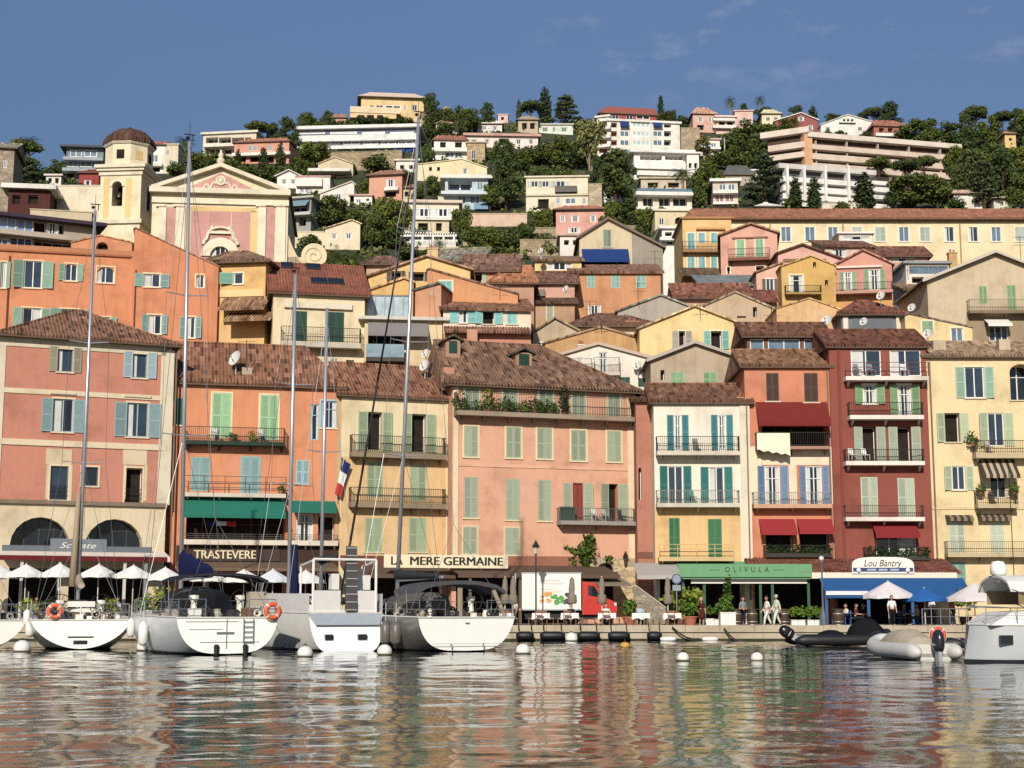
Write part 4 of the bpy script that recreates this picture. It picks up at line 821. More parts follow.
h = T('small pink house with white window and brown shutters left of the mustard house', 'the small pink house', 757, 782, 273, 330, 133, 0, 6, '#eab49a', cas='#f2e8dc', sh='#7d6a58'); h.win(766, 279, 774, 294, 'g', 1, sw=3.5, sill=0); h.lean(744, 780, 290, 302, 2.5, '#8b4c40'); h.roof_gable(781, 264, 273, 264, '#b07a62', ov=.2); h.finish()
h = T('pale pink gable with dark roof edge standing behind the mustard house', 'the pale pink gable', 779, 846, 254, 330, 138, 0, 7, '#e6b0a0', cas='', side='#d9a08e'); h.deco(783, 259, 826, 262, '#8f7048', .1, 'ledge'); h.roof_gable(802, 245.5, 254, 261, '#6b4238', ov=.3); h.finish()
h = T('mustard yellow gabled house with a large white window and a climbing plant', 'the mustard house', 782, 836, 266, 330, 131, 0, 7, '#dfb04e', cas='#efe4c6', stain=.6)
h.win(790, 275, 803, 293, 'w', sill=0, mull=0); h.win(813, 262, 816, 268, 'd', sill=0, cas=''); h.win(825, 280, 828, 286, 'd', sill=0, cas=''); h.bal(786, 822, 292, 294, 285, .8, '#b89048', 'iron'); h.roof_gable(811, 256.5, 267, 266, '#c89a48', ov=.15, th=.1); h.finish()
h = T('rose pink house with a long furnished balcony over an orange lower wall', 'the rose pink house', 835, 893, 266, 330, 132, -9, 8, '#e09a86', cas='', sh='#93b28e', side='#c98064', stain=.4)  # darker side colour is painted shade on the right wall
h.win(844, 272, 852, 290, 'w', 1, sw=4, sill=0); h.win(869, 269, 880, 290, 'w', 1, sw=5, sill=0); h.deco(836, 266, 882, 268, '#f0d8c8', .2, 'ledge'); h.bal(835, 893, 290, 293, 282, 1, '#c8937a', 'iron'); skin(h, 835, 294, 893, 312, '#e0a058', 'orange_storey', None); h.roof_gable(863, 251, 266, 264, '#b06a5a', ov=.25); h.finish()
h = T('grey walled rooftop room with hipped red roof and white corner piers', 'the grey rooftop room', 843, 905, 315, 420, 116, 0, 6, '#7d8286', cas='', stain=.4); h.deco(843, 316, 848, 332, '#efe4d4', .1, 'pier'); h.deco(896, 316, 905, 332, '#efdcc0', .1, 'pier'); h.deco(853, 316, 893, 331, '#6a7076', .05, 'canvas_blind', clothm('#6f757a')); h.roof_ridge(301, .4, .6, '#7e4434', ov=.4); h.finish()
h = T('white house with a grey framed glass terrace right of the rose pink house', 'the glass terrace house', 907, 950, 264, 330, 141, 0, 6, '#ece2d0', cas=''); h.win(909, 266, 948, 274, 'b', mull=3, sill=0, fr='#7d868c'); h.win(912, 277, 924, 283, 'd', sill=0); h.roof_flat(.3, .25, '#9aa0a4'); h.chim(952, 254, .8, 2, '#d8a860', .2) ; h.finish()
h = T('little white house with a tall white door under a brown eave', 'the little white house', 907, 932, 289, 330, 137, 0, 5, '#efe4d4', cas=''); h.win(918, 290, 927, 306, 'g', sill=0, mull=1); h.bal(914, 932, 304, 306, 298, .6, '#d8ccb8', 'iron', rc='#aaa49a'); h.roof_shed(283, '#8e6450'); h.finish()
h = T('brown tiled low house in front of the long yellow building', 'the brown tiled low house', 875, 929, 257, 330, 156, 0, 6, '#d8a088', cas=''); h.win(890, 258, 915, 262, 'w', sill=0, mull=2); h.roof_ridge(247, None, None, '#7e4a3c'); h.finish()
h = T('low house with a white parapet and brown eave below the long building', 'the white parapet house', 826, 874, 246, 330, 158, 0, 7, '#e6c3ae', cas=''); h.win(832, 249, 846, 257, 'w', sill=0); h.deco(838, 249, 850, 260, '#f2ece0', .1, 'panel') if 0 else None; h.roof_shed(240, '#7e5040'); h.finish()
h = T('white flat roofed terrace room directly in front of the long building', 'the white terrace room', 840, 873, 234, 300, 164, 0, 4, '#f0ece4', cas=''); h.win(843, 236, 870, 240, 'w', sill=0, mull=2); h.roof_flat(.3, .2, '#f2ede4'); h.finish()
h = T('large beige gabled house with green shutters and a white awning at the right edge', 'the large beige gable', 930, 1078, 282, 420, 120, 0, 9, '#d6c09a', cas='', sh='#93b584', stain=.6)
h.win(979, 286, 987, 304, 'c', sill=0); h.win(1007, 285, 1016, 310, 'c', sill=0); h.win(989, 326, 1008, 341, 'g', sill=0, mull=2); h.bal(970, 1045, 310, 313, 299, .9, '#8f7a5e', 'iron', rc='#8a8070'); h.awn(986, 1010, 319, 326, 1.2, '#eee8de'); skin(h, 967, 316, 1078, 350, '#a8916f', 'stone_storey', None); h.roof_gable(994, 253, 280, 284, '#8a7466', ov=.5, edge='#cdbfae'); h.finish()
h = T('low yellow wedge shaped house with a green shutter and blue window', 'the yellow wedge house', 907, 974, 316, 420, 114.5, 0, 5, '#f0d28c', cas='#efe2c2', sh='#8fb48a', stain=.5); h.win(922, 321, 933, 333, 'c', sill=0); h.win(951, 328, 963, 342, 'b', sill=0); h.roof_gable(909, 314.5, 316, 328, '#7e6656', ov=.1, th=.12); h.finish()
h = T('streaked pale orange gable wall below the mustard house', 'the streaked orange gable', 778, 842, 309, 420, 118, 0, 6, '#e9b877', cas='', stain=1.0); h.roof_gable(809, 299, 309, 310, '#c9925c', ov=.1, th=.1); h.finish()
h = T('very long pale yellow building with a row of blue windows and terracotta roof', 'the long yellow building', 690, 1066, 220, 300, 176, 0, 10, '#f6dfae', cas='#f6ead0', sh='#b7c4b4', name='public_building', stain=.3)
for x0, x1, k in ((781, 791, 'b'), (805, 815, 'b'), (828, 838, 'b'), (852, 862, 'c'), (875, 885.5, 'c'), (899, 909, 'b'), (920, 930, 'c'), (944.5, 954, 'g'), (968.6, 978, 'g'), (991.5, 1001, 'b'), (1015, 1025, 'c'), (1040, 1050, 'b')): h.win(x0, 227, x1, 241.5, k, sh='#bcc8bc', arch=.25 if x0 > 915 else 0)
for x in (770, 843, 960): h.deco(x, 221, x+1.3, 275, '#b09468', .12, 'downpipe')
h.deco(690, 219, 1066, 222, '#a88c6c', .25, 'cornice'); h.roof_ridge(209.5, .02, None, '#a5603f', ov=.7, mat=tile('#a5603f', contrast=.5)); h.finish()
# ------------------------------------------------------------------ church and bell tower
h = House('church', 'pink and yellow baroque church front with pediment and scroll', 150, 287, 195, 330, 150, 6, 18, '#f3e2b8', 'church', 'the church', cas='', stain=.25); CH = h
PK, YL, CR_ = '#d99c92', '#f0cb7c', '#f5e8c8'
h.win(210, 247, 230, 268, 'g', arch=1, sill=0, mull=3)
h.deco(190, 211.5, 209.5, 300, PK, .03, 'pink_panel'); h.deco(230.5, 211.5, 249.5, 300, PK, .03, 'pink_panel'); h.deco(209.5, 211.5, 230.5, 246.5, PK, .03, 'pink_panel')
h.deco(186, 207, 257, 211.5, YL, .04, 'yellow_band'); h.deco(250, 211.5, 256.5, 300, YL, .04, 'yellow_band'); h.deco(184.5, 211.5, 189.5, 300, YL, .04, 'yellow_band')
for a, b in ((157, 165), (174.5, 184), (257, 265), (274.5, 285)): h.deco(a, 207, b, 310, CR_, .18, 'pilaster'); h.deco(a-.8, 205, b+.8, 207, CR_, .3, 'capital')
for a, b in ((165.5, 174), (265.5, 274)): h.deco(a, 207, b, 310, PK, .05, 'pink_panel')
h.deco(152, 199, 289, 204.5, CR_, .22, 'entablature'); h.deco(150, 190, 291, 195, '#efe2c4', .75, 'cornice')
h.roof_gable(220.7, 167.5, 190, 194, '#9c7a62', ov=.3)
ua, za = h.hit(220.7, 166.5, .6); ul, zl = h.hit(151, 189, .6); ur, zr_ = h.hit(290, 193.5, .6); q = MB()
for (p, r) in (((ul, zl), (ua, za)), ((ua, za), (ur, zr_))): q.prism([(p[0], -.7, p[1]-.0), (r[0], -.7, r[1]), (r[0], -.7, r[1]+.42), (p[0], -.7, p[1]+.42)], (0, .69, 0))
q.build('pediment_moulding', wall('#efe2c4', .3), h.root)
q = MB(); T3 = [h.hit(189, 187.5), h.hit(254, 189.5), h.hit(221, 173)]; q.prism([(u, -.06, z) for u, z in T3], (0, .05, 0)); q.build('tympanum', wall(PK, .2), h.root)
u, z = h.hit(221, 181); q = MB(); q.torus((u, -.12, z), .42, .13, 'Y', 20, 6); q.ball((u, -.06, z), .3, 1.2)
for sx in (-1, 1):
    q.path([(u+sx*(.5+.16*k), -.1, z-.35+.28*math.sin(k*1.3)-.05*k) for k in range(9)], .11)
q.build('medallion', wall(CR_, .3), h.root)
q = MB(); u, z = h.hit(220.5, 247); r = 1.0
for k in range(24):
    a0, a1 = PI*k/24, PI*(k+1)/24; q.prism([(u+rr*math.cos(a), -.22, z-1.0+rr*math.sin(a)) for rr, a in ((1.02, a0), (1.95, a0), (1.95, a1), (1.02, a1))], (0, .2, 0))
for sx in (-1, 1): q.path([(u+sx*(1.75-.11*k), -.18, z+.2+.24*k+.16*math.sin(k*1.6)) for k in range(9)], .2)
q.box(u-1.2, u+1.2, -.3, -.02, z+1.35, z+1.62); q.path([(u+(k-4)*.28, -.2, z+1.75+.3*math.cos((k-4)*.4)) for k in range(9)], .16)
q.build('carved_arch', wall(CR_, .4), h.root)
u, z = h.hit(220.7, 165); q = MB(); q.lathe([(.02, 1.4), (.22, 1.3), (.3, 1.05), (.2, .8), (.42, .62), (.46, .35), (.25, .1), (.4, 0), (.4, -.5)], (u, .1, z), 12); q.build('finial', wall('#e6d6b4', .5), h.root, True)
for x0, x1, sx in ((285, 329, 1), (157, 138, -1)):    # side scrolls
    q = MB(); a = h.hit(x0, 205)[0]; zt = h.hit(x0, 205)[1]; zb_ = h.hit(x0, 266)[1]; e = h.hit(x1, 255)[0]; n = 14
    pts = [(a, zt)]+[(a+(e-a)*(k/n)**2.2*.45, zt+(zb_-zt)*(k/n)) for k in range(1, n+1)]+[(a, zb_)]
    q.prism([(u, .3, z) for u, z in pts], (0, .5, 0))
    if sx > 0:
        cu_, cz = h.hit(314, 255); R0 = 1.32; q.lathe([(0, 0), (R0, 0), (R0, .5), (0, .5)], (0, 0, 0), 28)
        k0 = len(q.v)-28*4
        for i in range(k0, len(q.v)): x, y, zz = q.v[i]; q.v[i] = (cu_+x, .28+zz, cz+y)
        q.box(a, cu_, .3, .8, zb_-.6, cz-.2)
        sp = [(cu_+(.15+.105*t)*math.cos(t*1.15+.5), .26, cz+(.15+.105*t)*math.sin(t*1.15+.5)) for t in np.linspace(0, 10, 44)]; q.path(sp, .09)
    q.build('scroll_wall', wall('#f0dcae', .4), h.root)
h.finish()
t = House('bell_tower', 'cream bell tower with arched openings and a brown tiled dome', 97.6, 138.7, 169, 330, 155, -5, 4.6, '#f3e4bc', 'tower', 'the bell tower', cas='', stain=.4); BT = t
t.win(112, 182, 122.5, 206, 'd', arch=1, sill=0, d=1.6)
for a, b in ((103.5, 109), (125.5, 131)): t.deco(a, 178, b, 218, YL, .03, 'yellow_panel')
Wd = t.W; z169 = t.hit(98, 169)[1]; z206 = t.hit(98, 206)[1]; z182 = t.hit(98, 182)[1]; D_ = t.D
q = MB()
for k in range(12): a0, a1 = PI*k/12, PI*(k+1)/12; um = t.hit(117.2, 190)[0]; q.prism([(um+r*math.cos(a), -.12, z182-.55+r*math.sin(a)) for r, a in ((.56, a0), (.8, a0), (.8, a1), (.56, a1))], (0, .11, 0))
q.build('arch_moulding', wall(CR_, .4), t.root)
q = MB(); cy = D_/2; w = .55; zc = z182-.55
q.prism([(Wd+.02, cy-w, z206), (Wd+.02, cy+w, z206), (Wd+.02, cy+w, zc)]+[(Wd+.02, cy+w*math.cos(a), zc+w*math.sin(a)) for a in np.linspace(.2, PI-.2, 9)]+[(Wd+.02, cy-w, zc)], (.02, 0, 0)); q.build('side_opening', DARK, t.root)
q = MB()
for s_ in (-1, 1): q.box(Wd, Wd+.1, cy+s_*.75-.14, cy+s_*.75+.14, z206-.2, zc)
for k in range(12): a0, a1 = PI*k/12, PI*(k+1)/12; q.prism([(Wd+.0, cy+r*math.cos(a), zc+r*math.sin(a)) for r, a in ((.6, a0), (.9, a0), (.9, a1), (.6, a1))], (.1, 0, 0))
q.build('side_moulding', wall(CR_, .4), t.root)
q = MB()
for dz, p, hh in ((-.75, .15, .35), (0, .55, .35), (-.3, .35, .3)): q.box(-p, Wd+p, -p, D_+p, z169+dz, z169+dz+hh)
q.build('cornice', wall('#ece0c2', .5), t.root)
q = MB(); zb = t.hit(98, 216)[1]; q.box(-.25, Wd+.25, -.25, D_+.25, zb-.9, zb-.45); q.build('string_course', wall('#ece0c2', .5), t.root)
cxm, cym = Wd/2, D_/2; z1 = z169+.35; z2 = t.hit(98, 141.5)[1]; z3 = t.hit(98, 124)[1]; R8 = 2.52
A8 = [PI/8+PI/4*k for k in range(8)]
q = MB(); q.prism([(cxm+R8*math.cos(a), cym+R8*math.sin(a), z1) for a in A8], (0, 0, z2-z1)); q.build('belfry', wall('#f3e4bc', .4), t.root)
q = MB(); q.lathe([(R8+.1, z2-.3), (R8+.25, z2-.1), (R8+.25, z2)], (cxm, cym, 0), 8, a0=PI/8, a1=2*PI+PI/8); q.build('belfry_cornice', wall('#e9dcbc', .5), t.root)
ap = R8*math.cos(PI/8)
for ang, kind in ((-PI/2, 'd'), (-PI/4, 'y'), (0, 'd')):
    nx, ny = math.cos(ang), math.sin(ang); tx, ty = -ny, nx; c = Vector((cxm+nx*(ap+.004), cym+ny*(ap+.004), 0)); q = MB(); off = -.15 if kind == 'd' else 0
    P4 = [(c.x+tx*(u+off), c.y+ty*(u+off), z) for u, z in ((-.42, z1+.75), (.42, z1+.75), (.42, z1+1.75), (-.42, z1+1.75))]; q.prism(P4, (nx*.03, ny*.03, 0)); q.build('belfry_opening' if kind == 'd' else 'yellow_panel', DARK if kind == 'd' else wall(YL, .3), t.root)
q = MB(); q.lathe([((R8+.35)*math.cos(b), z2+.0+(z3-z2)*math.sin(b)) for b in np.linspace(0, PI/2-.03, 9)], (cxm, cym, 0), 8, a0=PI/8, a1=2*PI+PI/8); q.ball((cxm, cym, z3+.1), .2); q.build('dome', tile('#5c3a30', contrast=.8), t.root)
q = MB(); um = t.hit(117.2, 190)[0]; q.lathe([(.08, .5), (.25, .42), (.3, .1), (.42, -.2), (.4, -.24)], (um, .7, z206+1.2), 14); q.build('bell', plain('#4a4030', .4, .7), t.root, True)
t.top = [(0, z169-.1), (t.W, z169-.1)]; t.finish()
# ------------------------------------------------------------------ villas on the hillside
def V(label, short, x0, x1, yt, yb, rot=0, D=7, c='#efe6d2', name='villa', Y=None, **k):
    return House(name, label, x0, x1, yt, yb, Y, rot, D, c, {'villa': 'house', 'garden_wall': 'wall', 'apartment_block': 'apartments'}.get(name, 'house'), short=short, simple=True, cas='', **k)
def rows(h, y0, y1, xs, k='g', o=0, **kw):
    for a, b in xs: h.win(a, y0, b, y1, k, o, sill=0, **kw)
def gwall(label, short, x0, x1, yt, yb, c='#b7a78a', D=1.0, rot=0, st=True, Y=None):
    h = V(label, short, x0, x1, yt, yb, rot, D, c, 'garden_wall', Y=Y, wm=stone(c, 1.2) if st else None); h.roof_flat(.08, .12, c, name='coping'); h.finish(); h.root['kind'] = 'thing'; return h
WH, CM, SL = '#f3efe6', '#efe0bc', '#f1ece2'
h = V('grey stone house cut off by the left edge below the umbrella pine', 'the stone house', -20, 13, 147, 212, 10, 8, wm=stone('#a99a86', 1.4), Y=200); rows(h, 160, 168, [(-6, -1), (3, 7)]); h.roof_ridge(143, None, None, '#8d8074'); h.finish()
h = V('low house with white roof slab and dark red wall behind the palms', 'the dark red walled house', 8, 50, 189, 212, 8, 6, '#5d2f2a', Y=185); rows(h, 195, 204, [(12, 20), (28, 38)], 'd'); h.roof_flat(.8, .6, WH); h.finish()
h = V('grey blue modern villa with glass balconies left of the bell tower', 'the grey modern villa', 66, 103, 148, 184, 6, 8, '#8794a0'); rows(h, 150, 157, [(70, 82), (84, 97)], 'b'); rows(h, 161, 167, [(68, 78), (80, 92)], 'b'); rows(h, 172, 182, [(66, 74), (80, 90)], 'd'); h.slab(63, 103, 157, 160, 1.5, '#a5b0ba'); h.slab(62, 98, 168, 171, 2, '#a5b0ba'); h.roof_flat(1.2, .45, '#56606c'); h.finish()
h = V('small dark red house with a white door tucked beside the bell tower', 'the small red house', 79, 99, 173, 189, 0, 6, '#a83e36'); h.win(84, 180, 91, 188, 'w', sill=0, mull=0); h.roof_ridge(170, .2, .8, '#8c3a32'); h.finish()
gwall('long cream terrace wall stepping down left of the bell tower', 'the cream terrace wall', 57, 104, 186, 211, '#eee0c0', 4, 0, False, Y=190)
gwall('low beige garden wall between the cream terrace wall and the dark block', 'the low beige wall', 30, 92, 209.5, 219, '#d3c29e', 2, 12, False, Y=165)
h = V('white villa with red roof line right of the bell tower dome', 'the white villa by the dome', 149, 164, 145, 174, 0, 6, WH); rows(h, 155, 162, [(151, 158)], 'b'); h.slab(149, 162, 163, 166, 1.0); rows(h, 167, 172, [(150, 160)], 'd'); h.roof_ridge(142, None, None, '#a85a4a'); h.finish()
h = V('tall narrow beige house right of the white villa beside the dome', 'the tall beige house', 164, 178, 145, 174, 0, 6, '#e5d6b6'); rows(h, 150, 155, [(166, 169)]); rows(h, 160, 165, [(169, 173)]); h.roof_flat(.2, .3, '#d6c8ac'); h.finish()
h = V('long beige two storey apartment house with open loggias on the left ridge', 'the beige loggia block', 203, 256, 135, 157, -8, 8, '#e6d9c2', 'apartment_block'); rows(h, 137.5, 143, [(206, 218), (219, 231), (232, 244), (245, 251)], 'l', d=1.6); rows(h, 147, 154, [(206, 220), (222, 238)], 'l', d=1.6); h.slab(203, 252, 143, 146, 1.0, '#f0e7d6'); h.roof_flat(.5, .5, '#ece3d2'); h.finish()
h = V('salmon villa with terracotta roof and white arches on the left hill', 'the salmon arched villa', 234, 289, 143, 163, -6, 8, '#e59a80'); rows(h, 145, 151, [(248, 252), (253, 257), (268, 272), (281, 284)], 'b'); h.slab(232, 290, 152, 155, 1.2, WH); rows(h, 156, 163, [(266, 274), (278, 286)], 'd', arch=1); rows(h, 156, 162, [(236, 246), (250, 262)], 'd'); h.roof_ridge(139, .12, .88, '#b5674e'); h.finish()
# big yellow villa on the crest
h = V('large yellow villa with flat pink eaves crowning the ridge', 'the yellow ridge villa', 361, 424, 97, 121, 6, 11, '#f0d08c'); rows(h, 105, 110.5, [(370, 374), (376, 383), (385, 401), (404, 406), (412, 417)], 'g'); rows(h, 114.5, 120, [(358, 364)] and [(363, 365)], 'd'); h.slab(350, 400, 107, 113, 3.5, '#f2dcae', 'terrace'); h.deco(350, 113, 396, 122, '#efcf90', 3.3, 'lower_storey')
for a, b in ((358, 364), (367, 374), (377, 383)): u0, u1, z0, z1 = h.rect(a, 115, b, 121, 3.34); q = MB(); q.box(u0, u1, -3.34, -3.305, z0, z1); q.build('arcade_opening', DARK, h.root)
h.roof_ridge(93.5, .12, .88, '#dba08a', ov=1.0, mat=plain('#e6ccb6', .8)); h.finish()
h = V('very long low white apartment block with bluish shadow bands below the yellow ridge villa', 'the long white block', 297, 417, 130.5, 151, -4, 9, '#6f7a94', 'apartment_block')  # bluish wall colour paints the shade of the recesses between white bands
h.slab(297, 417, 134.5, 140.5, .9, '#f2f0ee', 'balcony_band'); h.slab(297, 417, 145, 148.5, .9, '#f2f0ee', 'balcony_band'); rows(h, 141, 144.5, [(299, 318), (321, 340), (343, 360), (363, 378), (381, 396), (398, 414)], 'g', pane=glassm('#3a4a70', .3)); rows(h, 131.6, 134, [(299, 325), (330, 357), (362, 385), (390, 414)], 'g')
h.awn(393, 405, 147.5, 153, 1.2, '#2c4a92'); h.awn(406, 416, 147.5, 153, 1.2, '#2c4a92'); h.roof_flat(1.0, .75, '#f4f2ee'); h.finish()
gwall('broad tan stone embankment below the long white block', 'the stone embankment', 326, 402, 153, 170, '#a8977a', 3, -6)
h = V('white house with shallow gable in the left hill cluster', 'the white gable house', 277, 300, 176, 189, 0, 7, WH); rows(h, 179, 184, [(281, 287), (290, 296)], 'w'); h.roof_gable(289, 170.5, 176, 176, WH, ov=.5, mat=wall(WH, .3)); h.finish()
h = V('white house with a pale pink roof terrace right of the white gable house', 'the white house with pink terrace', 296, 330, 177, 194, 0, 7, WH); rows(h, 188, 193, [(300, 304), (305, 309)], 'b'); h.slab(296, 322, 177.5, 186, .8, '#f6efe8', 'parapet'); h.roof_flat(.2, .25, '#d8a49a'); h.finish()
h = V('tan gabled house behind a long white roof slab', 'the tan gabled house', 318, 353, 164, 178, 0, 7, '#d9c6a2'); rows(h, 171, 176, [(322, 330), (334, 346)], 'd'); h.slab(308, 350, 168, 171, 3, '#f2ece2', 'roof_slab'); h.roof_gable(335, 157.5, 164, 164, '#cdb08a'); h.finish()
h = V('plain white house with sloping roof beside a dark bush', 'the plain white house', 320, 354, 189, 205, 0, 7, '#f1eadb'); rows(h, 194, 199, [(336, 341)]); h.roof_gable(352, 182, 194, 184, '#e2d2b8', mat=wall('#eee2cc', .3)); h.finish()
h = V('low white wall house right of the plain white house', 'the low white annex', 350, 372, 196, 207, 0, 5, WH); rows(h, 199, 203, [(356, 361)], 'b'); h.roof_flat(.3, .3, '#d9a898'); h.finish()
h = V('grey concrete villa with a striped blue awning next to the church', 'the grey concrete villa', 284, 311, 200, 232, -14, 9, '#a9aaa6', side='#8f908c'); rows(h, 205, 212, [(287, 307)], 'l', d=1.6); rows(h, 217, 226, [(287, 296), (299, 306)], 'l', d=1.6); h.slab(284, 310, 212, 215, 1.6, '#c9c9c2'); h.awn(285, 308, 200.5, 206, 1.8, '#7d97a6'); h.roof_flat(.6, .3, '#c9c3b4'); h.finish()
h = V('small cream gabled house below the left hill cluster', 'the small cream house', 325, 360, 227, 250, 0, 7, '#f0dfb8'); rows(h, 233, 239, [(331, 337), (345, 352)], 'w'); h.roof_gable(352, 220.5, 229, 224, '#c9a884'); h.finish()
gwall('cream garden wall left of the small cream house', 'the cream garden wall', 288, 325, 232, 248, '#ecdcb4', 1.5, 0, False)
h = V('pink orange house with a small white balcony above the wood', 'the pink orange house', 369, 402, 176, 202, -10, 7, '#e3a284', side='#b98468'); rows(h, 179, 187, [(386, 395)], 'w'); rows(h, 191, 197, [(384, 396)], 'd'); h.slab(384, 398, 187, 190, 1, WH, 'balcony'); h.roof_ridge(171, .15, .85, '#a86a52', ov=.6); h.finish()  # side colour carries the painted shade of the right wall
h = V('wide cream building with a shallow gable above the pale blue villa', 'the wide cream gable', 416, 487, 166, 182, 0, 8, '#f0e0ae'); rows(h, 167, 171, [(429, 432), (437, 440)], 'd'); rows(h, 168, 174, [(462, 468)], 'w'); h.roof_gable(462, 159.5, 165, 168, '#f0e2b8', mat=wall('#eedfb2', .3), ov=.2); h.finish()
h = V('white house with red tile eave and layered balconies left of the stone villa', 'the layered white house', 434, 467, 140, 162, 4, 8, WH); rows(h, 142, 147.5, [(440, 446), (455, 462)], 'd'); rows(h, 151, 157.5, [(446, 454), (455, 462)], 'b'); h.slab(432, 466, 148, 151, 1.2, WH); h.slab(430, 464, 157.5, 160, 1.6, WH); h.roof_ridge(136, .1, .95, '#a8604c'); h.finish()
h = V('rough stone villa with one tall window above the wide cream gable', 'the stone villa', 467, 485, 143, 163, 0, 7, wm=stone('#c4ad8a', 1.4)); rows(h, 150, 159, [(471.5, 476)], 'g'); h.roof_flat(.3, .3, '#c9b494'); h.finish()
h = V('pale blue villa with a dark glazed front and white roof slab', 'the pale blue villa', 445, 488, 179, 210, 2, 8, '#b8d0dc'); rows(h, 181, 190, [(448, 472)], 'l', d=1.5); rows(h, 182, 190, [(477, 483)], 'b'); h.slab(441, 488, 191, 194, 1.8, '#d5e2e8', 'balcony'); rows(h, 196, 204, [(458, 466), (470, 480)], 'b'); h.awn(474, 488, 203, 209, 1.8, '#7f9fc0'); h.roof_flat(.9, .6, '#eeeae2'); h.finish()
h = V('terraced cream villa with white framed windows above the pergola', 'the terraced cream villa', 408, 459, 203, 222, 3, 8, '#f0e6d0'); rows(h, 208, 217, [(415, 433), (434, 452)], 'w', mull=3); h.slab(408, 459, 217, 219.5, 1, WH); h.roof_flat(.6, .5, '#e6cfb8'); h.finish()
h = V('lower beige storey with a dark window below the terraced cream villa', 'the lower beige house', 400, 449, 220, 235, 3, 7, '#e3d2ac'); rows(h, 223, 231, [(418, 428), (436, 442)], 'd'); h.roof_flat(.4, .3, '#efe4d0'); h.finish()
# pergola
def pergola():
    a = at(391, 245, on_hill(422, 247).y-2); b = at(454, 246, a.y); o = empty('pergola', (a.x, a.y, a.z-.4), 'white columned pergola with balustrade on a terrace below the beige house', 'pergola'); w = b.x-a.x; h = (247-233)*a.y*1.03/FP
    m = plain('#f2efe8', .7); q = MB()
    for k in range(7): x = w*k/6; q.box(x-.14, x+.14, -.14, .14, 0, h-.5)
    for k in range(7): x = w*k/6; q.box(x-.14, x+.14, 3.4, 3.7, 0, h-.5)
    q.each('column', m, o); q = MB(); q.box(-.4, w+.4, -.2, .2, h-.5, h-.1); q.box(-.4, w+.4, 3.35, 3.75, h-.5, h-.1)
    for k in range(26): x = w*k/25; q.box(x-.08, x+.08, -.6, 4, h-.09, h+.12)
    q.build('beam', m, o); q = MB(); q.box(-.3, w+.3, -.75, -.6, .9, 1.05); q.box(-.3, w+.3, -.75, -.6, -.3, .1)
    for k in range(60): x = -.2+(w+.4)*k/59; q.box(x-.06, x+.06, -.73, -.62, .1, .9)
    q.build('balustrade', m, o)
    q = MB(); q.box(-1, w+1, -.8, 5, -3.5, -.02); q.build('terrace', wall('#d8c8a8', .5), o)
pergola()
gwall('long pinkish balustraded terrace wall right of the terraced cream villa', 'the pink terrace wall', 467, 527, 214, 228, '#e4bfa2', 2, 0, False)
h = V('long white villa with pinkish eave below the white pyramid house', 'the long white villa', 466, 538, 136, 149, 3, 8, '#f2e6da'); rows(h, 139, 144, [(470, 478), (484, 490), (515, 522), (528, 534)], 'w'); rows(h, 138.5, 145, [(499, 509)], 'l', d=1.3); h.roof_flat(.7, .6, '#d9a896'); h.finish()
h = V('small white house with pyramid roof on the crest', 'the white pyramid house', 477, 502, 124, 133, 0, 7, WH); rows(h, 126, 130, [(482, 487), (492, 498)], 'w'); h.roof_ridge(118.5, .45, .55, '#efe6d4', mat=plain('#f0e8d6', .8)); h.finish()
h = V('tiny pale pink box house on the crest left of the tall cypress', 'the tiny pink house', 498, 508, 115, 123, 0, 5, '#ecc9bc'); rows(h, 117, 120, [(501, 504)], 'd'); h.roof_flat(.2, .25, '#e8c8bc'); h.finish()
h = V('low tan house under the umbrella trees on the crest', 'the low tan house', 518, 538, 120, 133, 0, 6, '#cdb699'); rows(h, 123, 129, [(522, 527), (530, 535)], 'd'); h.roof_ridge(116.5, .2, .8, '#a88f7c'); h.finish()
h = V('low pale house with mint green windows on the crest', 'the mint windowed house', 538, 573, 125, 134, 0, 6, '#e3ead8'); rows(h, 127, 132, [(541, 549), (552, 556), (560, 568)], 'w', pane=plain('#9cc8a8', .6)); h.roof_flat(.4, .3, '#d8d8cc'); h.finish()
h = V('cream villa with grey awning and garage door amid the trees', 'the cream garage villa', 526, 588, 178, 212, -3, 9, '#efe3c4'); rows(h, 181, 187, [(531, 538), (542, 549), (556, 565)], 'g', 1, sh='#d8d2bc'); rows(h, 199, 209, [(538, 549)], 'd'); rows(h, 198, 204, [(556, 560), (565, 576), (582, 586)], 'b'); h.deco(555, 187, 577, 193, '#77716e', .8, 'awning'); h.deco(526, 194, 588, 196, '#e0d2b0', .3, 'ledge'); h.roof_flat(.3, .3, '#e8dcc0'); h.finish()
gwall('pale stone wall beside the cream garage villa', 'the pale stone wall', 588, 602, 184, 212, '#c3b498', 3)
h = V('rose pink house with flat red roof below the cream garage villa', 'the rose house', 556, 605, 210, 236, -3, 8, '#e8a896'); rows(h, 215, 222, [(560, 565), (571, 579), (590, 596)], 'w'); rows(h, 227, 233, [(568, 580)], 'w'); h.roof_ridge(206, .15, .85, '#bb6a54', ov=.6); h.finish()
gwall('tan retaining wall below the wood left of the blue awning house', 'the tan retaining wall', 520, 572, 240, 258, '#b3a082', 2)
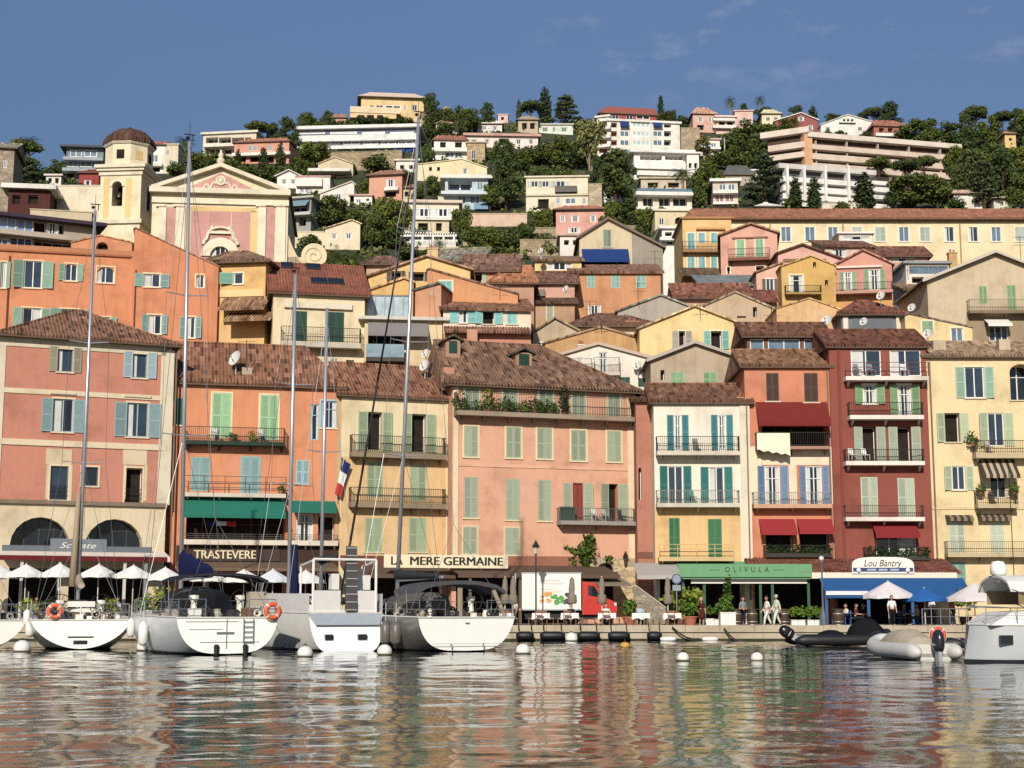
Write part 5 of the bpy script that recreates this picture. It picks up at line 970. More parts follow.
# white condo with blue awnings
h = V('tall white apartment block with blue awnings and greenish glazing on the crest', 'the tall white block', 609, 680, 121, 160, 8, 10, '#f3efe2', 'apartment_block')
for y0, y1 in ((122.5, 127.5), (131, 136.5), (140, 145.5), (149, 154)):
    rows(h, y0, y1, [(611, 617)], 'l', d=1.4, mull=0); rows(h, y0, y1, [(620, 629)], 'b' if y0 > 125 else 'g'); rows(h, y0, y1, [(632, 650)], 'b', mull=3, pane=glassm('#a8c0bc', .25)); rows(h, y0, y1, [(653, 662)], 'b' if y0 > 130 else 'g'); rows(h, y0, y1, [(664, 671)], 'l', d=1.2, mull=0)
for a, b in ((620, 629), (653, 662)): h.awn(a, b, 120.5, 126.5, 1.0, '#26437f')
for x in (630, 651): h.deco(x-.6, 121, x+.6, 156, WH, .35, 'fin')
h.roof_flat(.4, .5, '#f2efe6'); h.finish()
h2 = V('dark red penthouse with slanted roof on top of the tall white block', 'the red penthouse', 600, 656, 113, 122, 8, 7, '#a84c3e', Y=h.Y+1); rows(h2, 115, 119.5, [(612, 619), (626, 633), (636, 650)], 'g', fr='#e8dcd0'); h2.roof_ridge(108, .15, None, '#8f3f38', mat=plain('#a35548', .8)); h2.finish()
h2 = V('curved white balcony wing at the left of the tall white block', 'the curved balcony wing', 597, 609, 118, 158, -20, 8, WH, Y=h.Y+1)
for y in (121, 130, 139, 148): rows(h2, y, y+5, [(599, 607)], 'l', d=1.2, mull=0); h2.slab(596, 610, y+5, y+8, 1.0, WH, 'balcony')
h2.roof_flat(.4, .4, WH); h2.finish()
h = V('bright white rounded villa with wide parapets below the tall white block', 'the white rounded villa', 634, 690, 153, 178, 5, 9, '#f6f3ec'); rows(h, 155.5, 160, [(640, 662), (665, 684)], 'l', d=1.6, mull=3); h.slab(634, 692, 160.5, 169, 1.4, '#f7f4ee', 'parapet'); h.slab(637, 690, 169.5, 175.5, .9, '#f2efe8', 'parapet'); h.roof_flat(1.0, .7, '#f6f4ee'); h.finish()
h = V('cream villa with glass terrace and three dark windows under the white rounded villa', 'the glass railed villa', 638, 692, 194, 212, 3, 8, '#efe4cc'); rows(h, 197, 206, [(643, 653), (659, 670), (673, 687)], 'l', d=1.0, mull=1); h.slab(636, 693, 191.5, 195, 1.5, WH); h.slab(636, 692, 207, 210, 1.5, WH); u0, u1, z0, z1 = h.rect(637, 188.5, 692, 191.5, 1.4); q = MB(); q.box(u0, u1, -1.4, -1.35, z0, z1); q.build('glass_balustrade', GLASSB, h.root); h.roof_flat(.3, .2, '#e0d6c2'); h.finish()
h = V('cream house with a dark arched opening left of the tall yellow house', 'the arched cream house', 655, 690, 211, 245, 3, 7, '#e6d3a2'); rows(h, 217, 224, [(675, 684)], 'd', arch=.9); rows(h, 218, 225, [(659, 664)]); rows(h, 232, 239, [(666, 680)], 'w'); h.roof_flat(.3, .3, '#efe6d0'); h.finish()
gwall('tan rocky bank wall right of the tall white block', 'the tan bank wall', 681, 700, 128, 152, '#b7a58c', 3)
h = V('pink villa with a square turret on the crest', 'the pink turret villa', 693, 717, 114, 133, 4, 8, '#eab6a2'); rows(h, 117, 122, [(698, 703), (708, 712)], 'w'); rows(h, 125, 130, [(697, 704)], 'd'); h.roof_ridge(108, .25, .75, '#c98a76'); h.finish()
h = V('pale pink villa with white slab balconies right of the turret villa', 'the slab balcony villa', 716, 736, 117, 134, 4, 7, '#eecabb'); rows(h, 121, 125, [(719, 725), (727, 733)], 'd'); h.slab(713, 735, 118, 120.5, 1, WH); h.slab(713, 736, 125, 128, 1, WH); h.roof_flat(.4, .4, '#f0d8cc'); h.finish()
h = V('pale pink cube house between two tall palms on the crest', 'the pink cube house', 735, 753, 111.5, 128, -4, 7, '#edc3b2'); rows(h, 118, 122, [(741, 747)], 'w'); h.roof_flat(.3, .3, '#e8c0b0'); h.finish()
h = V('small modern house with white frames and pinkish glass in the wood', 'the white framed house', 713, 738, 182, 208, -3, 7, '#e4d2c4'); rows(h, 184, 190, [(719, 726), (728, 735)], 'b'); rows(h, 194, 202, [(715, 724), (725, 734)], 'b', pane=glassm('#8d6a5c', .2)); h.slab(713, 738, 190.5, 193, 1.2, WH); h.slab(713, 738, 202, 204, 1.2, WH); h.roof_flat(.6, .5, WH); h.finish()
h = V('low house with dark grey slate roof in the wood', 'the grey slate roof', 725, 753, 175, 186, 0, 7, '#b8aa98'); h.roof_ridge(166, .2, .9, '#5d5e62', mat=tile('#5d5e62', contrast=.2)); h.finish()
h = V('pale yellow house half hidden by trees right of the pink cube house', 'the pale yellow house', 762, 781, 114, 129, 0, 6, '#efe4bc'); rows(h, 117, 121, [(766, 770), (774, 778)]); h.roof_ridge(110, .2, .8, '#d8c49c'); h.finish()
h = V('brick red gabled house with white roof trim on the crest', 'the red gabled house', 775, 818, 120, 137, -4, 8, '#a85a54'); rows(h, 125, 130, [(783, 788), (808, 813)], 'w'); h.win(798, 115.5, 804, 121, 'w', sill=0, arch=1); h.roof_gable(801, 113, 121, 120, '#c09088', edge='#ecdcd2', mat=tile('#9a5a50', contrast=.4)); h.finish()
h = V('white gabled house with a row of small windows on the crest', 'the white crest gable', 821, 872, 122, 137, 4, 8, '#f5f2e8'); rows(h, 122.5, 124.5, [(839, 856)], 'd', mull=5); rows(h, 119, 121.5, [(843, 845.5), (847, 849.5), (851, 853.5)], 'd'); rows(h, 127, 131, [(826, 830), (858, 862)], 'g'); h.roof_gable(847.5, 115, 125, 122, '#efeadc', ov=.3, mat=wall('#f3efe4', .3)); h.finish()
h = V('terracotta brick house with white balconies right of the white crest gable', 'the terracotta brick house', 874, 913, 126, 140, 5, 8, '#b86a56'); rows(h, 128, 132, [(879, 884), (888, 893), (899, 905)], 'd'); h.slab(876, 896, 133, 136, 1.0, WH, 'balcony'); h.slab(897, 913, 131, 134, 1.0, WH, 'balcony'); h.roof_ridge(121, .15, .7, '#a85e4c'); h.finish()
# the two long apartment blocks on the right
h = V('long beige apartment block with four stacked balcony bands on the right hill', 'the long beige block', 812, 953, 139, 186, 14, 10, '#5a463c', 'apartment_block')  # dark brown wall colour paints the shade in recesses between beige bands
HB = h
def bandp(h, x0, x1, y0, y1, hh, d, c, name='balcony_band'):
    (ua, za), (ub, zb) = h.hit(x0, y0, d), h.hit(x1, y1, d); t = hh*h.Y*1.03/FP; q = MB(); zm = za
    q.box(ua, ub, -d, .02, zm-t, zm); return q.build(name, wall(c, .3), h.root)
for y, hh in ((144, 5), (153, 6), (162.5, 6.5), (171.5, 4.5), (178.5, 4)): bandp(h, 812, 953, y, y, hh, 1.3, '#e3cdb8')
for k in range(14):
    x = 815+k*10; 
    for y in (149.5, 159, 169): h.win(x, y+.05*k*2, x+6, y+3+.05*k*2, 'g', sill=0, mull=0) if 0 else None
for k in range(5): h.deco(814+k*31, 142, 815.2+k*31, 186, '#c8b09c', .9, 'partition')
for y in (149, 159, 168.5, 176.5):
    for k in range(11): h.win(816+k*12.3, y-.4+k*.55, 822+k*12.3, y+2.6+k*.55, 'w', sill=0, mull=0)
h.roof_flat(1.35, 1.0, '#eadaca'); h.finish()
h = V('orange stair tower between the two wings of the long beige block', 'the orange stair tower', 804.5, 812.5, 135, 162, 14, 6, '#eab076', 'apartment_block', Y=HB.Y-1.5); h.roof_flat(.05, .3, '#e8b888'); h.finish()
h = V('short angled left wing of the long beige block with two balcony bands', 'the short beige wing', 768, 805, 139.5, 164, -26, 9, '#5a463c', 'apartment_block', Y=HB.Y+3)  # same dark wall colour, painted shade behind the two bands
for y, hh in ((146, 6), (156, 5.5)): bandp(h, 768, 805, y, y, hh, 1.2, '#e6d0bc')
h.roof_flat(1.2, 1.2, '#ead8c8'); h.finish()
h = V('stepped white apartment block with balconies and white fins below the long beige block', 'the stepped white block', 783, 868, 170, 209, 14, 9, '#5f6166', 'apartment_block')  # dark grey wall colour is painted shade between the balcony bands
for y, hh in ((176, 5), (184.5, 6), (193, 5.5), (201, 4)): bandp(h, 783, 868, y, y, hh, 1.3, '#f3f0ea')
for x in (784, 801, 822, 845): h.deco(x-1.2, 168, x+1.2, 203, '#f6f4f0', 1.7, 'fin')
h.roof_flat(1.2, .9, '#d9d2cc'); h.finish()
h2 = V('lower white wing with glazed veranda at the right end of the stepped white block', 'the white veranda wing', 866, 893, 185, 210, 14, 7, '#65676b', 'apartment_block', Y=h.Y+2)  # wall kept dark grey to paint shade between the white bands
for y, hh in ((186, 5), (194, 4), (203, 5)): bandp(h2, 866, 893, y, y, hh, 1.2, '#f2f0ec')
rows(h2, 197, 202, [(870, 878), (880, 890)], 'b'); h2.roof_flat(.8, .7, '#f0ece6'); h2.finish()
h = V('small white house with pink roof peeking above the long yellow building', 'the small white hill house', 954, 985, 194, 212, 0, 6, '#efe6d8'); rows(h, 199, 205, [(961, 966), (974, 979)], 'w'); h.roof_ridge(190.5, .15, .85, '#d3a594'); h.finish()
h = V('tiny cream cottage under the big wood above the long yellow building', 'the tiny cream cottage', 994, 1012, 199, 212, 0, 5, '#e9e2cc'); rows(h, 202, 206, [(1000, 1004)]); h.roof_ridge(196, .2, .8, '#c9b49a'); h.finish()
h = V('small yellow tower house in the wood at the far right', 'the yellow tower house', 1005, 1016, 134, 148, 0, 6, '#efc97a'); rows(h, 138, 141, [(1009, 1012)], 'd'); h.roof_ridge(131.5, .3, .7, '#b5785a'); h.finish()
h = V('white house at the right edge on the wooded crest', 'the white edge house', 1019, 1036, 121, 136, 0, 6, WH); rows(h, 123, 127, [(1021, 1026)], 'd'); h.slab(1018, 1036, 128, 131, 1, WH); h.roof_ridge(117, .2, .8, '#b09090'); h.finish()
h = V('white canopy roofed hut right behind the long yellow building', 'the white canopy hut', 757, 781, 207, 214, 0, 5, WH, Y=192); h.roof_ridge(203, .4, .6, WH, mat=plain('#f2efea', .8)); h.finish()

h = V('low white house with blank wall right of the stone embankment', 'the blank white house', 396, 418, 161, 173, 0, 6, WH); rows(h, 165, 169, [(400, 404), (409, 413)], 'd'); h.roof_flat(.4, .35, '#e9dccb'); h.finish()
h = V('tiny pink house with a pale gable among the ridge trees', 'the tiny pink gable', 421, 435, 113, 124, 0, 5, '#e2a98c'); rows(h, 115.5, 119, [(424, 427), (430, 433)], 'd'); h.roof_gable(428, 110, 113.5, 113.5, '#b9897a'); h.finish()
h = V('narrow ochre house squeezed between the ridge trees', 'the narrow ochre house', 442, 450, 110, 122, 0, 5, '#e0b878'); rows(h, 113, 117, [(445, 447.5)], 'd'); h.roof_ridge(107, .2, .8, '#a87a62'); h.finish()
h = V('low white terraced house just left of the tall yellow house', 'the white terraced house', 662, 684, 229, 247, 0, 5, WH, Y=172); rows(h, 232, 236, [(665, 672), (675, 681)], 'd'); h.slab(660, 685, 237, 240, .9, WH); rows(h, 241, 245, [(666, 680)], 'g'); h.roof_flat(.4, .3, WH); h.finish()
gwall('long cream terrace wall below the stepped white block', 'the long cream terrace wall', 820, 868, 203.5, 212, '#e9dcc4', 2, 4, False)
gwall('stone terrace wall under the glass railed villa', 'the stone terrace wall', 600, 636, 226, 240, '#a89a80', 2)
gwall('stepped stone wall in the garden left of the rose house', 'the stepped stone wall', 522, 556, 228, 238, '#b0a084', 2)
h = V('small ochre house with brown roof in the wood below the red gabled house', 'the small ochre wood house', 772, 790, 142, 158, 0, 6, '#d9b78c'); rows(h, 146, 151, [(776, 780), (783, 787)], 'd'); h.roof_ridge(138, .15, .85, '#9a6a54'); h.finish()
h = V('half hidden white house among pines on the far right slope', 'the hidden white house', 958, 976, 150, 163, 0, 6, '#e9e2d2'); rows(h, 153, 158, [(962, 966), (969, 973)], 'd'); h.roof_ridge(147, .15, .85, '#a3705a'); h.finish()

gwall('cream garden wall just below the pale blue villa', 'the cream wall below', 438, 463, 197, 204, '#eadcc0', 1.5, 0, False)
h = V('little white house behind the cedar left of the stepped white block', 'the little cedar house', 746, 760, 171, 182, 0, 5, WH); rows(h, 174, 178, [(750, 755)], 'd'); h.roof_flat(.3, .3, WH); h.finish()
h = V('white two storey villa in the wood below the slab balcony villa', 'the white wood villa', 700, 720, 140, 156, 0, 6, WH); rows(h, 143, 147, [(703, 708), (711, 716)], 'b'); rows(h, 149, 153, [(703, 716)], 'd'); h.slab(699, 721, 147, 149, .9, WH); h.roof_flat(.4, .35, '#d8b8a8'); h.finish()
h = V('low white house with terracotta roof above the cream garage villa', 'the low terracotta house', 548, 572, 150, 162, 0, 6, '#f0e6d6'); rows(h, 154, 158, [(552, 556), (560, 567)], 'd'); h.roof_ridge(146.5, .15, .85, '#b3705a'); h.finish()
h = V('white house with a terrace in the ridge wood right of the yellow ridge villa', 'the white terrace house', 436, 458, 124, 136, 0, 6, WH); rows(h, 127, 131, [(439, 445), (449, 455)], 'd'); h.slab(434, 459, 132, 134, 1, WH); h.roof_ridge(121, .15, .85, '#b88874'); h.finish()
h = V('cream house among bushes left of the terraced cream villa', 'the cream bush house', 380, 404, 208, 222, 0, 6, '#efe2c6'); rows(h, 212, 217, [(384, 389), (394, 400)], 'w'); h.roof_ridge(204.5, .15, .85, '#b07a62'); h.finish()
h = V('white house half hidden in the wood right of the pink terrace wall', 'the half hidden white house', 560, 582, 236, 250, 0, 5, '#efe6d6', Y=178); rows(h, 240, 245, [(564, 569), (573, 578)], 'd'); h.roof_flat(.3, .3, '#d8b09c'); h.finish()

for lab, sht, x0, x1, yt, yb, c, ry, rc, Y in (('tan house right of the tall leaning mast below the wide cream gable', 'the tan mast house', 402, 420, 188, 201, '#dcc49c', 184.5, '#b07a5c', None), ('white wing with blank wall right of the white rounded villa', 'the blank white wing', 687, 699, 154, 178, '#f4f1e8', 0, WH, None), ('tan lower house with dark openings under the white rounded villa', 'the tan lower house', 641, 686, 179, 192, '#d8c6a6', 0, '#cfc0a4', None), ('small white house at the left end of the stepped white block', 'the white end house', 774, 787, 187, 203, '#f2efe8', 0, WH, None), ('low white house above the cream terrace wall on the left hill', 'the low white left house', 46, 61, 176, 186, '#efe8da', 0, '#e6dccb', None), ('small peach house in the ridge wood left of the yellow ridge villa', 'the small peach house', 330, 346, 118, 129, '#e9b898', 114.5, '#b0705a', None), ('small cream house among the pines above the long beige block right end', 'the small cream pine house', 926, 944, 134, 147, '#efe2c4', 130.5, '#b5785e', None), ('white cottage among trees right of the cream garage villa', 'the white tree cottage', 604, 622, 190, 203, '#f0eadf', 186.5, '#a8705a', None), ('salmon house among bushes left of the pink terrace wall', 'the salmon bush house', 462, 480, 196, 209, '#e3a890', 192.5, '#a86650', None)):
    h = V(lab, sht, x0, x1, yt, yb, 0, 6, c, Y=Y); w = x1-x0; m = (yt+yb)/2; rows(h, m-3, m+2, [(x0+w*.15, x0+w*.38), (x0+w*.6, x0+w*.85)], 'd'); h.roof_ridge(ry, .15, .85, rc) if ry else h.roof_flat(.4, .35, rc); h.finish()
gwall('low stone wall between bushes below the pink terrace wall', 'the low bush wall', 462, 484, 238, 247, '#c4b496', 1.5)
# ------------------------------------------------------------------ trees
def leaves(rng, blobs, n, size, shell=.55, up=.3, asp=1.0):
    """n leaf sprays spread through ellipsoid clumps; blob = (x, y, z, rx, ry, rz)"""
    B = np.array(blobs, float); vol = (B[:, 3]*B[:, 4]*B[:, 5])**.75; w = vol/vol.sum(); idx = rng.choice(len(B), n, p=w); b = B[idx]
    d = rng.normal(size=(n, 3)); d /= np.linalg.norm(d, axis=1)[:, None]; r = shell+(1.08-shell)*rng.random(n)**.8
    r *= 1+.16*np.sin(d[:, 0]*5+idx)*np.cos(d[:, 2]*6+idx*2)
    p = b[:, :3]+d*r[:, None]*b[:, 3:6]
    nrm = d+rng.normal(size=(n, 3))*.75; nrm[:, 2] += up; nrm /= np.linalg.norm(nrm, axis=1)[:, None]
    a = np.cross(nrm, rng.normal(size=(n, 3))); a /= np.linalg.norm(a, axis=1)[:, None]; c = np.cross(nrm, a)
    s = size*(.55+.9*rng.random(n)); a *= (s*asp)[:, None]; c *= s[:, None]
    V_ = np.stack([p-a*.9-c*.4, p+a*.2-c, p+a+c*.3, p-a*.1+c], 1).reshape(-1, 3)
    return V_, np.arange(4*n).reshape(-1, 4)
def crown_obj(name, V_, F, m, par):
    me = bpy.data.meshes.new(name); me.from_pydata(V_.tolist(), [], F.tolist()); me.materials.append(m); me.update()
    o = bpy.data.objects.new(name, me); COL.objects.link(o); o.parent = par; return o
BARK = plain('#4b3a2c', .95, 0, .3, 3, .1, 1); BARKL = plain('#8a7a68', .95, 0, .3, 3, .1, 1)
PROTO = {}
def limb(mb, p, q, r0, r1, bend=.15):
    p = Vector(p); q = Vector(q); m = (p+q)/2+Vector((random.uniform(-bend, bend), random.uniform(-bend, bend), random.uniform(0, bend)))*(q-p).length
    mb.tube(p, m, r0, (r0+r1)/2, 6); mb.tube(m, q, (r0+r1)/2, r1, 6)
def make(kind, var):
    """a tree 10 m tall and about 10 m wide at its base; scaled where it is planted"""
    rng = np.random.default_rng(hash((len(kind), var, kind[0], kind[-1])) % 99991 if 0 else (sum(map(ord, kind))*7+var)); random.seed(sum(map(ord, kind))+var*13)
    o = bpy.data.objects.new(kind, None); COL.objects.link(o); t = MB(); bl = []; U = random.uniform
    if kind == 'umbrella_pine':
        t.tube((0, 0, -1), (U(-.3, .3), 0, 5.2), .38, .26, 8)
        for k in range(13):
            a = k*2.4; r = 3.6*math.sqrt((k+.5)/13); x, y = r*math.cos(a), r*math.sin(a); z = 7.9-.028*r*r*3+U(-.3, .3); bl.append((x, y, z, U(1.1, 1.7), U(1.1, 1.7), U(.75, 1.25)))
            if k % 2: limb(t, (0, 0, U(4.2, 5.4)), (x, y, z-.5), .16, .05)
        V_, F = leaves(rng, bl, 2600, .22, .5, .5); m = leafm('#4a5730')
    elif kind == 'pine_tree':
        t.tube((0, 0, -1), (.2, 0, 8.2), .34, .1, 8)
        for k in range(22):
            z = 2.6+6.6*(k/21); r = (3.6-2.6*((z-3.4)/6.6)**1.5 if z > 3.4 else 2.6)*U(.35, 1.0); a = k*2.4+U(-.4, .4); x, y = r*math.cos(a), r*math.sin(a); s = U(.8, 1.45); bl.append((x, y, z, s*1.15, s*1.15, s*.72)); limb(t, (0, 0, z-.9), (x, y, z-.2), .12, .03)
        V_, F = leaves(rng, bl, 3000, .21, .45, .4); m = leafm('#425230')
    elif kind == 'broadleaf_tree':
        t.tube((0, 0, -1), (0, 0, 4), .32, .22, 8)
        for k in range(20):
            a = k*2.4; zz = U(-1, 1); r = 3.1*math.sqrt(max(0, 1-zz*zz*.8))*U(.5, 1); x, y, z = r*math.cos(a), r*math.sin(a), 5.6+3.1*zz; s = U(1.0, 1.7); bl.append((x, y, z, s, s, s*.85)); limb(t, (0, 0, U(2, 4)), (x, y, z), .12, .03)
        V_, F = leaves(rng, bl, 3000, .23, .45, .3); m = leafm('#52602f')
    elif kind == 'cypress_tree':
        t.tube((0, 0, -1), (0, 0, 7), .3, .08, 7)
        for k in range(16):
            z = .9+8.6*k/15; r = 1.45*math.sin(min(1, (1-(z-.9)/9.4)*1.5+.08)*PI/2)*.85; a = k*2.4; bl.append((.3*math.cos(a), .3*math.sin(a), z, max(.25, r), max(.25, r), .85))
        V_, F = leaves(rng, bl, 1700, .2, .6, .8); m = leafm('#3d4e2f', var=.4)
    elif kind == 'cedar_tree':
        t.tube((0, 0, -1), (0, 0, 9.4), .4, .08, 8)
        for k in range(30):
            z = 2.4+7.2*k/29; R_ = 4.2*(1-((z-2.4)/8.2)**1.3)+.3; a = k*2.4; r = R_*U(.35, .95); x, y = r*math.cos(a), r*math.sin(a); bl.append((x, y, z, U(1, 1.7), U(1, 1.7), U(.22, .4))); limb(t, (0, 0, z-.2), (x, y, z), .1, .03, .05)
        V_, F = leaves(rng, bl, 2700, .22, .3, .8); m = leafm('#414e36')
    elif kind == 'olive_tree':
        for k in range(3): limb(t, (0, 0, -1), (U(-1.4, 1.4), U(-1, 1), 5), .24, .08)
        for k in range(18):
            a = k*2.4; x, y, z = U(.5, 2.6)*math.cos(a), U(.5, 2.6)*math.sin(a), U(3, 9.3); s = U(.7, 1.3); bl.append((x, y, z, s, s, s)); limb(t, (x*.3, y*.3, z-2), (x, y, z), .07, .02)
        V_, F = leaves(rng, bl, 1900, .2, .25, .3); m = leafm('#666e4a')
    elif kind == 'bush':
        for k in range(4): limb(t, (0, 0, -.5), (U(-2, 2), U(-2, 2), U(3, 6)), .14, .04)
        for k in range(15):
            a = k*2.4; r = 3.3*math.sqrt((k+.3)/15); z = U(1.2, 7.6)*(1-.012*r*r*2); s = U(1.3, 2.1); bl.append((r*math.cos(a), r*math.sin(a), z, s, s, s*.9))
        V_, F = leaves(rng, bl, 1500, .36, .5, .3); m = leafm('#4a5932')
    elif kind == 'palm_tree':
        t.tube((0, 0, -1), (.25, 0, 7.6), .3, .22, 8); vs = []; fs = []
        for k in range(34):
            a = k*2.4; el = 1.25-1.75*(k/33); Lf = 2.9*U(.85, 1.1); p = Vector((.25, 0, 7.7)); dirh = Vector((math.cos(a), math.sin(a), 0)); side = Vector((-math.sin(a), math.cos(a), 0)); e = el; pts = []
            for s in range(8): pts.append(p.copy()); p = p+(dirh*math.cos(e)+Vector((0, 0, math.sin(e))))*(Lf/7); e -= .24
            for s in range(7):
                w = .5*math.sin(PI*(s+1)/8.5)+.06
                for sg in (-1, 1):
                    for q in range(2):
                        b0 = pts[s].lerp(pts[s+1], q*.5); b1 = pts[s].lerp(pts[s+1], q*.5+.28); tip = b1+side*sg*w+(pts[s+1]-pts[s])*.6-Vector((0, 0, .22*w)); i = len(vs); vs += [b0, b1, tip]; fs.append((i, i+1, i+2))
        V_, F = np.array([list(v) for v in vs]), np.array(fs); m = leafm('#4b5a2a', var=.3)
    t.build('trunk', BARKL if kind in ('palm_tree', 'olive_tree') else BARK, o); crown_obj('crown' if kind != 'bush' else 'foliage', V_, F, m, o)
    return o
KW = {'umbrella_pine': 9.5, 'pine_tree': 8.2, 'broadleaf_tree': 8.6, 'cypress_tree': 3.0, 'cedar_tree': 9.4, 'olive_tree': 6.6, 'bush': 9.2, 'palm_tree': 5.4}
LOOK = {'umbrella_pine': ['flat crowned umbrella pine', 'umbrella pine with a wide flat crown'], 'pine_tree': ['dark green pine', 'bushy dark pine', 'ragged dark pine'], 'broadleaf_tree': ['round green tree', 'leafy green tree', 'dense green tree'], 'cypress_tree': ['slim dark cypress', 'pointed cypress'], 'cedar_tree': ['dark layered cedar', 'wide layered cedar'], 'olive_tree': ['loose grey green tree', 'open grey green tree'], 'bush': ['green bush', 'rounded dark bush', 'spreading green bush'], 'palm_tree': ['palm', 'palm with drooping fronds']}
CATG = {'umbrella_pine': 'tree', 'pine_tree': 'tree', 'broadleaf_tree': 'tree', 'cypress_tree': 'tree', 'cedar_tree': 'tree', 'olive_tree': 'tree', 'bush': 'bush', 'palm_tree': 'palm tree'}
